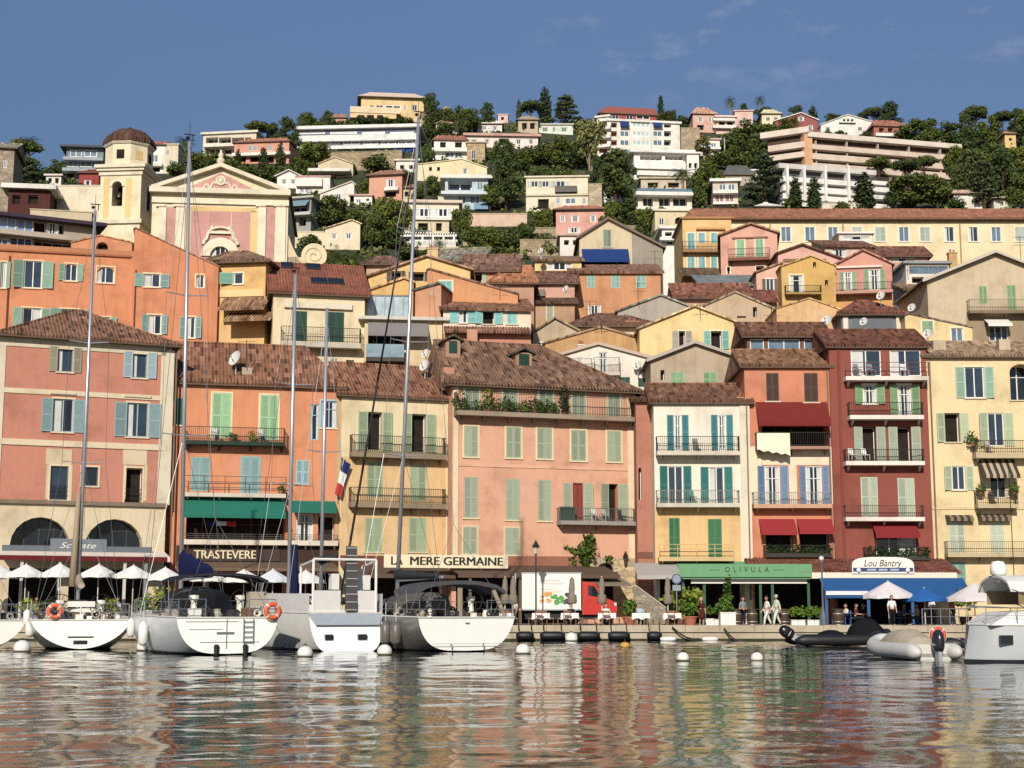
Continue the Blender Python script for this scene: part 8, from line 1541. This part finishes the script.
for px, lab in ((905, 'blue cafe table under the blue parasol edge'), (928, 'blue cafe table under the blue parasol middle'), (845, 'blue cafe table below the white valance')):
    p = qp(px, 93.5); o = empty('cafe_table', p, lab, 'table'); mb = MB(); mb.box(-.4, .4, -.4, .4, .72, .75); mb.build('tabletop', plain('#3b78b8', .5), o); q = MB(); q.tube((0, 0, 0), (0, 0, .72), .04); q.lathe([(.25, 0), (.25, .03), (.05, .06)], (0, 0, 0), 10); q.build('leg', plain('#2c5a94', .5), o)
    for dx, rz, w in ((-9, -1.5, 'left'), (9, 1.5, 'right')): chair(px+dx, 93.4, rz, f'blue chair on the {w} of the '+lab, '#2f6cae', 'blue cafe chairs')
# --- pots and plants
def leafball(name, label, cat, p, blobs, n, size, m, pot=None, group=None):
    o = empty(name, p, label, cat, 0, group); V_, F = leaves(np.random.default_rng(int(abs(p.x*100)) % 9999), blobs, n, size, .35, .4); crown_obj('foliage', V_, F, m, o)
    if pot:
        q = MB(); kind, s, c = pot
        if kind == 'round': q.lathe([(s*.7, 0), (s*.95, s*1.1), (s*1.08, s*1.15), (s*1.08, s*1.35), (s*.9, s*1.3), (0, s*1.25)], (0, 0, 0), 14)
        else: q.box(-s, s, -s, s, 0, s*1.7); q.box(-s-.03, s+.03, -s-.03, s+.03, s*1.7, s*1.8)
        q.build('pot', plain(c, .7), o)
    return o
GL = leafm('#4d6a28', var=.5); GL2 = leafm('#3b5222', var=.5); GL3 = leafm('#6d7a34', var=.5)
PGp = 'potted plants before the green awning'
leafball('potted_plant', 'large terracotta pot with a bushy plant right of the last clothed table', 'potted plant', qp(690, 90.2), [(0, 0, 1.2, .55, .5, .5)], 260, .1, GL, ('round', .42, '#b8694a'), PGp)
leafball('potted_plant', 'big leafy palm like plant behind the blue traffic sign', 'potted plant', qp(683, 92.5), [(-.4, 0, 1.6, .8, .6, .7), (.5, 0, 1.8, .8, .6, .6), (0, 0, 1.1, .7, .5, .6)], 420, .14, GL3, ('round', .4, '#8a5a44'), PGp)
leafball('potted_plant', 'small shrub in a terracotta pot before the stone stair', 'potted plant', qp(629, 92), [(0, 0, 1.1, .45, .4, .5)], 200, .1, GL, ('round', .4, '#b8694a'), PGp)
leafball('potted_plant', 'large white square planter with an upright shrub below the awning middle', 'potted plant', qp(727, 90.5), [(0, 0, 1.4, .4, .4, .6), (-.2, 0, 1.1, .5, .4, .3)], 260, .1, GL, ('box', .45, '#ebe8e0'), PGp)
leafball('potted_plant', 'tall thin plant in a white pot behind the square planter', 'potted plant', qp(728, 93), [(0, 0, 2.2, .25, .25, .9)], 160, .1, GL2, ('box', .25, '#ebe8e0'), PGp)
for k, px in enumerate((794, 801, 810, 817)): leafball('potted_plant', ['leftmost of four white pots at the right end of the green awning', 'second from left of four white pots by the green awning', 'third from left of four white pots by the green awning', 'rightmost of four white pots at the right end of the green awning'][k], 'potted plant', qp(px, 90.4), [(0, 0, .85, .3, .28, .3)], 120, .08, GL, ('box', .2, '#ebe8e0'), PGp)
leafball('potted_plant', 'white planter box left of the barrels', 'potted plant', qp(709, 91.5), [(0, 0, .95, .3, .28, .25)], 100, .08, GL, ('box', .24, '#ebe8e0'), PGp)
leafball('potted_plant', 'white planter box beside the brown dressed person', 'potted plant', qp(716, 91.7), [(0, 0, .95, .3, .28, .3)], 100, .08, GL, ('box', .22, '#ebe8e0'), PGp)
leafball('potted_plant', 'yellow green shrub in a pot behind the pale parasol by the cruiser', 'potted plant', qp(965, 93), [(0, 0, 1.6, .7, .5, .7)], 260, .11, GL3, ('round', .4, '#8a5a44'), PGp); leafball('potted_plant', 'dark shrub in a pot left of the motorsailer gangway', 'potted plant', qp(160, 93), [(0, 0, 1.6, .8, .5, .9)], 260, .12, GL2, ('round', .4, '#8a5a44'), PGp) if 0 else None
leafball('terrace_shrub', 'leafy shrub on the quay between the red and orange houses', 'shrub', qp(160, 92), [(0, 0, 1.5, .9, .5, .9), (.3, 0, .8, .9, .5, .6)], 380, .13, GL3)
leafball('climbing_plant', 'flowering climber on the pink wall above the truck', 'climbing plant', B4.P(B4.hit(583, 550)[0], -.35, B4.hit(583, 566)[1]), [(0, 0, .2, .35, .2, .6), (.1, 0, 1.0, .85, .3, .7), (.35, 0, 1.75, .55, .3, .55), (-.9, 0, 1.1, .5, .2, .22), (-1.3, 0, 1.3, .3, .2, .2), (-.9, 0, .3, .35, .2, .3), (1.7, 0, .55, .35, .2, .25)], 620, .11, GL2)
def barrel(px, Y, label):
    p = qp(px, Y); o = empty('wine_barrel', p, label, 'barrel', 0, 'wine barrels before the green awning'); mb = MB(); pr = [(.27+.08*math.sin(PI*t), .95*t) for t in np.linspace(0, 1, 9)]; mb.lathe([(0, 0)]+pr+[(0, .95)], (0, 0, 0), 16); mb.build('staves', plain('#4a3626', .7, 0, .3, 6), o); q = MB()
    for t in (.06, .25, .75, .94): r = .27+.08*math.sin(PI*t)+.006; q.lathe([(r, .95*t-.03), (r+.008, .95*t), (r, .95*t+.03)], (0, 0, 0), 16)
    q.build('hoop', plain('#a9a69e', .5, .5), o); q = MB(); q.tube((0, 0, .955), (0, 0, 1.0), .42, n=16); q.build('tabletop', plain('#5a4430', .6), o)
for px, lab in ((736, 'dark wine barrel right of the large white planter'), (752, 'dark wine barrel between the planter and the walking couple'), (784, 'dark wine barrel right of the walking couple'), (838, 'dark wine barrel below the blue awning left end')): barrel(px, 91.2, lab)
# --- rubber fenders along the quay wall
for k, (x0, x1, yb) in enumerate(((516, 534, 635), (540, 565, 635), (577, 600, 636), (608, 630, 638), (647, 662, 640))):
    p = at((x0+x1)/2, yb, 87.3); p.z = .3; o = empty('quay_fender', p, ['black rubber fender beside the white transom on the quay wall', 'long black rubber fender below the truck box', 'black rubber fender right of the white ball float', 'lower black rubber fender below the red cab', 'short dark fender at the foot of the stone stair'][k], 'fender', 0, 'black rubber fenders on the quay wall'); w = (x1-x0)*87.3/FP; mb = MB()
    mb.lathe([(0, -w/2), (.16, -w/2+.02), (.25, -w/2+.25), (.25, w/2-.25), (.16, w/2-.02), (0, w/2)], (0, 0, 0), 14); mb.v = [(z, y, x) for x, y, z in mb.v]; mb.build('body', plain('#1d1e22', .5), o, True); q = MB()
    for sx in (-1, 1): q.tube((sx*w*.35, 0, .3), (sx*w*.35, .4, .75), .03)
    q.each('chain', IRON, o)
# mooring lines and odd gear on the quay edge
for k, (xa, ya, xb, yb, lab) in enumerate(((672, 627, 700, 639, 'dark mooring line hanging from the quay edge below the last table'), (724, 628, 742, 640, 'thin mooring line hanging from the quay below the white planters'))):
    a = at(xa, ya, 87.5); b = at(xb, yb, 87.5); mb = MB(); mb.path([(0, 0, 0)]+[tuple((b-a)*t-Vector((0, 0, .25*math.sin(PI*t)))) for t in (.25, .5, .75, 1)], .05); o = mb.build('mooring_line', plain('#2e2a28' if k == 0 else '#4a4238', .9)); o.location = a; tag(o, lab, 'rope')
for k, (px, py) in enumerate(((668, 641), (710, 640))): p = at(px, py, 86.8); p.z = .12; mb = MB(); mb.lathe([(0, -.45), (.1, -.42), (.13, -.2), (.13, .2), (.1, .42), (0, .45)], (0, 0, 0), 10); mb.v = [(z, y, x) for x, y, z in mb.v]; o = mb.build('boat_fender', plain('#efece6', .4), None, True, p); tag(o, ['white fender floating at the quay below the blue traffic sign', 'white fender floating at the quay below the white planters'][k], 'fender', 'white fenders floating along the quay')
# --- balcony things
def balc_plants(h, specs):
    for px, py, w, hh, m, lab in specs:
        w *= 1.25; hh *= 1.35; u, z = h.hit(px, py, .6); leafball('balcony_plant', lab, 'plant', h.P(u, -.6, z), [(0, 0, hh*.5, w, .25, hh*.5), (w*.4, 0, hh*.3, w*.5, .25, hh*.35)], int(230*max(w, .5)*max(hh, .6)), .08, m, ('round', .18, '#a8664a'), 'potted plants on balconies')
balc_plants(B4, [(461, 413, .5, 1.1, GL2, 'leafy pot at the left end of the pink house top balcony'), (478, 413, .45, .7, GL, 'low pot left of the middle on the pink house top balcony'), (488, 413, .4, 1.3, GL3, 'tall bushy pot on the pink house top balcony left part'), (505, 413, .7, .9, GL2, 'wide trailing plant on the pink house top balcony'), (520, 414, .6, .7, GL, 'low green plant left of the balcony conifers'), (535, 414, .7, 1.0, GL2, 'rounded plant on the pink house top balcony centre'), (550, 415, .5, .9, GL, 'leafy pot just left of the small conifer'), (564, 416, .3, 1.7, leafm('#24381c'), 'small dark conifer in a pot on the pink house top balcony')])
balc_plants(B9, [(973, 446, .4, .8, GL2, 'dark plant at the left corner of the yellow house upper balcony'), (981, 494, .3, .6, GL, 'flowering pot on the left of the small yellow house balcony'), (1014, 494, .3, .6, GL, 'flowering pot on the right of the small yellow house balcony')])
balc_plants(B2, [(232, 441, .3, .5, GL2, 'small pot on the orange house upper balcony left door'), (252, 442, .3, .6, GL3, 'small pot between the doors of the orange house balcony'), (281, 494, .25, .5, GL2, 'dark pot at the right end of the orange house lower balcony')])
for h, x0, x1, y0, y1, off, lab in ((B7, 765, 831, 545, 557, .82, 'dark green hedge box on the lowest balcony of the orange house with red awnings'), (B8, 866, 929, 547, 560, .82, 'dark green hedge box on the lowest balcony of the dark red house')):
    u0, u1, z0, z1 = h.rect(x0, y0, x1, y1, off); c = h.P((u0+u1)/2, -off-.12, z0); o = empty('balcony_hedge', c, lab, 'hedge', 0, 'hedges on balconies'); w = (u1-u0)/2; n = 9
    V_, F = leaves(np.random.default_rng(4), [(-w+w*2*(k+.5)/n, 0, (z1-z0)/2, w/n*1.25, .16, (z1-z0)*.55) for k in range(n)], 900, .07, .4, .3); crown_obj('foliage', V_, F, leafm('#27381f'), o); q = MB(); q.box(-w, w, -.12, .12, -.02, .25); q.build('planter', plain('#3d3a30', .8), o)
q = MB(); u0, u1, z0, z1 = B7.rect(757, 433, 790, 455, .97); n = 14; vs = []
for k in range(n+1):
    t = k/n; x = u0+(u1-u0)*t
    for j, zz in enumerate((z1, (z1+z0)/2+.1, z0+.35*(1-t)+.06*math.sin(k*1.7))): vs.append((x, -.98-.03*math.sin(k*1.3+j), zz))
q.add(vs, [(k*3+j, k*3+3+j, k*3+4+j, k*3+1+j) for k in range(n) for j in range(2)]); o = q.build('towel', clothm('#efeccf'), None, True, B7.A, B7.r); tag(o, 'large cream towel hung over the balcony rail under the big red awning', 'towel')
# flag
p = B3.P(B3.hit(341, 458)[0], -.3, B3.hit(341, 503)[1]); o = empty('flag', p, 'limp blue white and red flag on a short staff beside the cream house', 'flag'); mb = MB(); mb.tube((-.35, 0, .2), (.15, 0, 3.2), .03); mb.build('staff', plain('#d8d0c0', .5), o)
for k, c in enumerate(('#2a3466', '#ece8e4', '#c23a34')):
    q = MB(); vs = []; n = 8
    for i in range(n+1):
        for j in range(4):
            t = (k+j/3)/3; s = i/n; x = .15-.5*t*.9-.0+(s-.3)*.62*(1-.35*t)+.05*math.sin(s*9+t*4); z = 3.1-t*2.5-.5*s*(1-t*.5); vs.append((x, .1*math.sin(s*8+t*3)-.08, z))
    q.add(vs, [(i*4+j, i*4+4+j, i*4+5+j, i*4+1+j) for i in range(n) for j in range(3)]); q.build('cloth', clothm(c), o, True)
u0, u1, z0, z1 = B2.rect(207, 521, 236, 527, .5); q = MB(); o = empty('banner', B2.P(u0, -.5, z0), 'small blue white and red banner under the green awning', 'banner', B2.r)
for k, c in enumerate(('#2a3466', '#ece8e4', '#c23a34')): q = MB(); w = (u1-u0)/3; q.prism([(k*w, 0, .1*math.sin(k)), ((k+1)*w, 0, .1*math.sin(k+1)), ((k+1)*w, 0, z1-z0-.05), (k*w, 0, z1-z0)], (0, .01, 0)); q.build('cloth', clothm(c), o)
# balcony furniture
def bchair(h, px, py, off, c, label):
    u, z = h.hit(px, py, off); o = empty('balcony_chair', h.P(u, -off, z), label, 'chair', h.r+.4, 'chairs on balconies'); m = plain(c, .5); mb = MB(); mb.box(-.22, .22, -.2, .2, .4, .44); mb.build('seat', m, o); q = MB(); q.prism([(-.22, .2, .44), (.22, .2, .44), (.2, .28, .9), (-.2, .28, .9)], (0, .03, 0)); q.build('backrest', m, o); q = MB()
    for x in (-.2, .2):
        for y in (-.18, .2): q.tube((x, y, 0), (x, y, .4), .018)
    q.each('leg', m, o)
for h, px, py, c, lab in ((B4, 596, 521, '#efeeea', 'white chair on the right balcony of the pink house, left one'), (B4, 606, 521.5, '#c9cacc', 'grey chair on the right balcony of the pink house'), (B4, 622, 522, '#4a4a48', 'dark chair at the right end of the pink house balcony'), (B8, 853, 461, '#f0efec', 'white plastic chair at the left of the third floor balcony, dark red house'), (B8, 866, 461, '#f0efec', 'white plastic chair in the middle of the third floor balcony, dark red house'), (B8, 858, 376, '#8d9094', 'steel chair at the left on the top balcony, dark red house'), (B8, 872, 376, '#8d9094', 'steel chair right of the first door on the top balcony, dark red house'), (B8, 905, 376, '#e9e9ea', 'white chair on the right of the top balcony, dark red house'), (B6, 693, 503, '#3f8f88', 'teal chair on the second balcony of the white and yellow house'), (B6, 697, 451, '#8d8f90', 'grey chair on the top balcony of the white and yellow house'), (B2, 216, 441, '#e9e6e0', 'white chair on the orange house upper balcony left door'), (B2, 262, 442, '#e9e6e0', 'white chair on the orange house upper balcony right door'), (B9, 994, 504, '#5a564e', 'dark chair on the small balcony of the yellow house'), (B9, 990, 453, '#c9c2ae', 'pale chair on the upper balcony of the yellow house')): bchair(h, px, py, .5, c, lab)
u0, u1, z0, z1 = B4.rect(561, 508, 574, 521, .6); o = empty('storage_box', B4.P((u0+u1)/2, -.55, z0), 'dark green storage box at the left end of the pink house balcony', 'box', B4.r); w = (u1-u0)/2; mb = MB(); mb.box(-w, w, -.3, .25, 0, z1-z0); mb.build('body', plain('#2c4a38', .6), o); q = MB(); q.box(-w-.03, w+.03, -.33, .28, z1-z0+.002, z1-z0+.08); q.build('lid', plain('#345440', .6), o)
# dishes, aerials
for px, py, Y, r, lab in ((236, 359, 102, .62, 'large tilted white satellite dish on the orange house roof'), (426, 354, 108, .4, 'upper white satellite dish beside the pink house roof'), (425, 366, 107, .5, 'lower larger white satellite dish beside the pink house roof'), (638, 366, 118, .42, 'grey white satellite dish on the white gabled house'), (734.5, 369, 113, .4, 'topmost of the three satellite dishes beside the grey brown gable'), (738, 377, 112.7, .42, 'middle one of the three satellite dishes beside the grey brown gable'), (737, 390.5, 112.3, .48, 'lowest of the three satellite dishes beside the grey brown gable'), (644, 392, 111, .4, 'satellite dish at the right end of the pink house roof'), (827, 321, 111.5, .5, 'satellite dish above the glazed rooftop room'), (864, 322, 113, .38, 'satellite dish before the grey rooftop room'), (881, 296, 117, .42, 'satellite dish on the peak of the grey rooftop room'), (912, 308, 118, .4, 'satellite dish beside the little white house'), (928, 334, 110, .42, 'satellite dish at the right end of the dark red house roof'), (541, 251, 133, .35, 'small satellite dish on the small yellow house'), (566, 289, 127, .34, 'small satellite dish on the dark red tiled pink house')): dish(px, py, Y, r, lab)
for px, y0, y1, Y, lab in ((246, 340, 368, 102, 'aerial beside the dish on the orange house roof'), (601, 318, 330, 121, 'aerial on the blank ochre gable'), (590, 300, 318, 124, 'aerial on the brown hipped roof'), (638, 282, 300, 126, 'aerial before the broad orange brown house'), (700, 296, 312, 118, 'aerial left of the weathered tan gable'), (772, 305, 330, 110, 'aerial on the glazed rooftop room'), (908, 262, 280, 133, 'aerial beside the rose pink house'), (1021, 236, 262, 124, 'aerial on the large beige gable, right edge'), (500, 285, 300, 117, 'aerial on the house with turquoise shutters'), (655, 250, 264, 132, 'aerial on the right end of the broad orange brown house'), (392, 268, 282, 119, 'aerial near the glass veranda penthouse')): antenna(px, y0, y1, Y, lab)
for px, y0, y1, lab in ((421.5, 112, 142, 'pale concrete utility pole beside the long white block'), (725, 138, 165, 'pale utility pole in the wood below the pink cube house'), (994, 184, 206, 'pale utility pole in the big wood')):
    p = on_hill(px, y1); H = at(px, y0, p.y).z-p.z; o = empty('utility_pole', p, lab, 'pole', 0, 'utility poles on the hill'); mb = MB(); mb.tube((0, 0, -1), (0, 0, H), .2, .13, 8); mb.build('shaft', plain('#b9b0a0', .8), o); q = MB(); q.box(-.9, .9, -.06, .06, H-.6, H-.48); q.build('crossarm', plain('#7d7264', .8), o)
# --- people
def person(px, Y, label, H=1.72, face=0.0, pose='stand', shirt='#e8e4dc', trousers='#d8d4cc', hair='#3a2a20', skirt=False, zoff=0.0, p=None, long=False):
    p = p or qp(px, Y); o = empty('person', p+Vector((0, 0, zoff)), label, 'person', face); k = H/1.75; sk = plain('#c99a7c', .6)
    V_ = []; E = []; Rr = []
    def a(v, r, par=None):
        V_.append(Vector(v)*k); Rr.append(r*k)
        if par is not None: E.append((par, len(V_)-1))
        return len(V_)-1
    sit = pose == 'sit'; pz = .52 if sit else .93; dz = pz-.93
    pel = a((0, 0, pz), .13); wa = a((0, -.01, 1.1+dz), .115, pel); ch = a((0, 0, 1.3+dz), .14, wa); nb = a((0, .0, 1.44+dz), .07, ch); nk = a((0, -.01, 1.52+dz), .055, nb)
    legs = {}; arms = {}
    for sg in (1, -1):
        st = {'walk': .24*sg, 'stand': .03*sg, 'sit': 0}[pose]
        hp = a((sg*.09, 0, pz-.05), .105, pel)
        if sit: kn = a((sg*.11, -.44, .5), .07, hp); an = a((sg*.11, -.42, .08), .045, kn); ft = a((sg*.12, -.58, .035), .035, an)
        else: kn = a((sg*.095, -st*.62-.03, .49), .068, hp); an = a((sg*.095, -st+(.06 if st < 0 else 0), .08+(.05 if st < -.1 else 0)), .043, kn); ft = a((sg*.11, -st-.15+(.06 if st < 0 else 0), .035), .035, an)
        legs[sg] = (hp, kn, an)
        sh_ = a((sg*.18, 0, 1.38+dz), .062, ch); sw = -st*.7
        if pose == 'carry' or sit: el = a((sg*.24, -.06, 1.12+dz), .045, sh_); wr = a((sg*.16, -.3, 1.1+dz), .033, el)
        else: el = a((sg*.25, -sw*.3+.02, 1.1), .045, sh_); wr = a((sg*.26, -sw-.06, .88), .032, el)
        d = (V_[wr]-V_[el]).normalized(); side = Vector((0, 1, 0)) if abs(d.z) > .6 else Vector((1, 0, 0)); hd = a((V_[wr]+d*.06*k)/k, .034, wr); arms[sg] = (sh_, el, wr)
        for f in range(4): b_ = V_[hd]+side*(f-1.5)*.02*k; m1 = a((b_+d*(.05+.008*(1.5-abs(f-1.5)))*k)/k, .0095, hd); a((V_[m1]+d*.03*k+Vector((-sg*.012, 0, 0))*k)/k, .008, m1)
        th = a((V_[wr]+d*.04*k+side*.04*k)/k, .011, wr); a((V_[th]+d*.04*k+side*.012*k)/k, .009, th)
    def skin_(name, idx, extra, m, root=0):
        mp = {v: i for i, v in enumerate(idx)}; me = bpy.data.meshes.new(name); me.from_pydata([V_[i] for i in idx], [(mp[x], mp[y]) for x, y in E if x in mp and y in mp], []); me.materials.append(m)
        ob = bpy.data.objects.new(name, me); COL.objects.link(ob); ob.parent = o; md = ob.modifiers.new('s', 'SKIN'); md.use_smooth_shade = True; s = ob.modifiers.new('u', 'SUBSURF'); s.levels = 1; s.render_levels = 1
        if not me.skin_vertices: 
            bm = bmesh.new(); bm.from_mesh(me); bm.verts.layers.skin.verify(); bm.to_mesh(me); bm.free()
        for i, v in enumerate(idx): me.skin_vertices[0].data[i].radius = (Rr[v]+extra, Rr[v]+extra)
        me.skin_vertices[0].data[mp.get(root, 0)].use_root = True; return ob
    skin_('body', list(range(len(V_))), 0, sk)
    skin_('shirt', [pel, wa, ch, nb]+[x for s in (1, -1) for x in (arms[s][:2] if not long else arms[s])], .014, clothm(shirt), pel)
    if skirt:
        q = MB(); q.lathe([(.15*k, (pz+.12)*k), (.19*k, (pz-.1)*k), (.27*k, .5*k), (.25*k, .48*k)], (0, 0, 0), 14); q.build('skirt', clothm(trousers), o, True)
    else: skin_('trousers', [pel]+[x for s in (1, -1) for x in legs[s]], .016, clothm(trousers), pel)
    hc = Vector((0, -.02, 1.635+dz))*k; q = MB(); q.ball(hc, .098*k, 1.22, 14, 10); q.ball(hc+Vector((0, -.1, -.01))*k, .018*k, 1.5, 6, 4)
    for sg in (1, -1): q.ball(hc+Vector((sg*.098, .01, 0))*k, .022*k, 1.5, 6, 4)
    q.box(*[c for c in (hc.x-.025*k, hc.x+.025*k, hc.y-.1*k, hc.y-.085*k, hc.z-.06*k, hc.z-.052*k)]); hd_ = q.build('head', sk, o, True)
    q = MB(); [q.ball(hc+Vector((sg*.035, -.09, .012))*k, .012*k, 1, 6, 4) for sg in (1, -1)]; q.each('eye', BLK, hd_); q = MB(); q.ball(hc+Vector((0, .018, .018))*k, .106*k, 1.18, 14, 8, a=-.25); q.build('hair', plain(hair, .8), hd_, True)
    q = MB()
    for sg in (1, -1): an = V_[legs[sg][2]]; q.ball(an+Vector((0, -.07, -.05))*k, .06*k, .7, 8, 5); q.ball(an+Vector((0, -.01, -.045))*k, .05*k, .8, 8, 5)
    q.each('shoe', plain('#4a4440', .7), o, True); return o
person(767, 90.2, 'woman in white top and trousers striding left under the green awning', 1.74, RD(-75), 'walk', '#ece6dc', '#e6e0d6', '#5a4030'); person(776.5, 90.6, 'man in a long pale green shirt walking behind the woman in white', 1.84, RD(-70), 'walk', '#d5dcc0', '#e0dcd0', '#c9c2b4', long=True)
person(701.5, 90.6, 'person in a dark brown dress standing beside the terracotta pot', 1.66, RD(20), 'stand', '#5a2c26', '#5a2c26', '#c9b49a', skirt=True); person(892, 88.95, 'waiter in white shirt and black trousers under the pale pink parasol', 1.78, RD(10), 'stand', '#f0eeec', '#1d1c20', '#2a2220'); person(932, 92.8, 'person in a white shirt standing under the blue parasol', 1.76, RD(-60), 'stand', '#f0efed', '#2c3444', '#3a2c24')
person(515, 95.0, 'delivery worker in a pale shirt standing at the truck tail', 1.75, RD(-60), 'stand', '#d8d2c4', '#5a5348', '#4a382c'); person(571, 90.75, 'diner in dark clothes seated at the table before the truck box', 1.7, 0, 'sit', '#3a3540', '#3a3a40', '#2c2420')
person(863, 93.3, 'seated guest in a black top below the blue awning', 1.7, RD(80), 'sit', '#26242a', '#2a2a30', '#2c2420'); person(846, 94.2, 'seated guest in a cream top beside the barrel under the blue awning', 1.7, RD(-70), 'sit', '#e2d6c0', '#4a4a58', '#6a5644')

for px, Y, lab, kw in ((856, 92.4, 'seated guest in a dark red top left of the pink parasol pole', dict(pose='sit', shirt='#7a3030', trousers='#2a2a30', face=RD(60))), (904, 93.2, 'guest in a blue shirt seated beneath the blue parasol', dict(pose='sit', shirt='#4a6a94', trousers='#3a3a44', face=RD(80))), (917, 92.6, 'guest in a beige top seated right of the blue cafe table', dict(pose='sit', shirt='#c9b494', trousers='#3c3c40', face=RD(-80))), (743, 91.6, 'person in a grey shirt standing between the wine barrels', dict(shirt='#8a8c90', trousers='#2e3038', face=RD(30))), (640, 90.5, 'diner in a light blue top behind the table before the stone stair', dict(pose='sit', shirt='#a9bccb', trousers='#3a3a40')), (606, 90.6, 'diner in a white top behind the table before the red cab', dict(pose='sit', shirt='#e8e4de', trousers='#3a3a40')), (952, 90.5, 'person in an orange top by the railing beside the cruiser', dict(shirt='#c8735a', trousers='#3a3a44', face=RD(40))), (118, 92.6, 'guest in a white shirt under the parasol right of the tan sail yacht', dict(shirt='#e8e4de', trousers='#2c3040', face=RD(-50))), (36, 92.8, 'guest in a red top under the parasol left of the tan sail yacht', dict(shirt='#a04038', trousers='#3a3430', face=RD(50)))): person(px, Y, lab, 1.72, **kw)
a = qp(922, 89.2); b = qp(968, 89.2); o = empty('quay_railing', a, 'grey metal railing on the quay edge left of the cruiser', 'railing'); mb = MB(); w = b.x-a.x
for k in range(6): mb.tube((w*k/5, 0, 0), (w*k/5, 0, 1.0), .03)
mb.each('post', STEEL, o); mb = MB(); mb.tube((0, 0, 1), (w, 0, 1), .03); mb.tube((0, 0, .55), (w, 0, .55), .02); mb.each('rail', STEEL, o)
for px, Y, lab in ((28, 91.5, 'green shrub in a planter behind the cut off yacht'), (50, 91.8, 'flowering shrub in a planter left of the tan sail mast'), (108, 91.6, 'green shrub in a planter right of the tan sail mast'), (140, 91.4, 'green shrub in a planter at the stone pier of the red house'), (262, 91.8, 'small shrub in a planter under the TRASTEVERE sign')): leafball('potted_plant', lab, 'potted plant', qp(px, Y), [(0, 0, 1.15, .6, .4, .5), (.4, 0, .9, .4, .3, .3)], 220, .11, random.choice((GL, GL2, GL3)), ('box', .3, '#8a7a68'), 'planters on the left terraces')
for px, py, lab in ((352, 640, None),): pass
# ------------------------------------------------------------------ harbour water
def water():
    xs = np.concatenate([np.arange(-150, -46, 4), np.arange(-46, 46.01, .17), np.arange(50, 152, 4)]); ys = np.concatenate([np.arange(-60, 14, 4), 14*np.exp(np.linspace(0, math.log(88.2/14), 520))])
    Xg, Yg = np.meshgrid(xs, ys); Z = np.zeros_like(Xg); rng = np.random.default_rng(11)
    for i in range(42):
        lam = .38*1.062**i; a = rng.normal(-PI/2, 1.05); kx, ky = 2*PI/lam*math.cos(a), 2*PI/lam*math.sin(a); amp = .00165*lam
        Z += amp*np.sin(kx*Xg+ky*Yg+rng.uniform(0, 2*PI)+.9*np.sin(.21*Xg+rng.uniform(0, 6))+.9*np.sin(.17*Yg+rng.uniform(0, 6)))
    Z *= (.75+.35*np.sin(.13*Xg+.6)*np.sin(.09*Yg+1.1)); Z *= np.clip((Yg+20)/34, 0, 1)
    mb = MB(); ny, nx = Xg.shape; me = bpy.data.meshes.new('water'); v = np.stack([Xg, Yg, Z], -1).reshape(-1, 3)
    idx = np.arange(nx*ny).reshape(ny, nx); f = np.stack([idx[:-1, :-1], idx[:-1, 1:], idx[1:, 1:], idx[1:, :-1]], -1).reshape(-1, 4)
    me.vertices.add(len(v)); me.vertices.foreach_set('co', v.ravel()); me.loops.add(f.size); me.loops.foreach_set('vertex_index', f.ravel().astype(np.int32)); me.polygons.add(len(f)); me.polygons.foreach_set('loop_start', np.arange(0, f.size, 4, dtype=np.int32)); me.polygons.foreach_set('use_smooth', np.ones(len(f), dtype=bool)); me.update(calc_edges=True); me.validate()
    m, n, b = newmat('harbour_water'); l = n.links.new
    b.inputs['Base Color'].default_value = (.014, .022, .018, 1); b.inputs['Roughness'].default_value = .04; b.inputs['IOR'].default_value = 1.333; b.inputs['Specular IOR Level'].default_value = .5
    tc = N(n, 'ShaderNodeTexCoord'); mp = N(n, 'ShaderNodeMapping'); mp.inputs['Scale'].default_value = (1.0, 1.6, 1); nz = N(n, 'ShaderNodeTexNoise', Scale=5.5, Detail=4.0, Roughness=.55); l(tc.outputs['Object'], mp.inputs[0]); l(mp.outputs[0], nz.inputs['Vector'])
    bp = N(n, 'ShaderNodeBump', Strength=.2, Distance=.01); l(nz.outputs[0], bp.inputs['Height']); l(bp.outputs[0], b.inputs['Normal'])
    me.materials.append(m); o = bpy.data.objects.new('water', me); COL.objects.link(o); tag(o, kind='structure')
water()
mb = MB(); mb.box(-170, 170, -80, 112, -3.2, -3); tag(mb.build('seabed', plain('#1d231f', .95)), kind='structure')
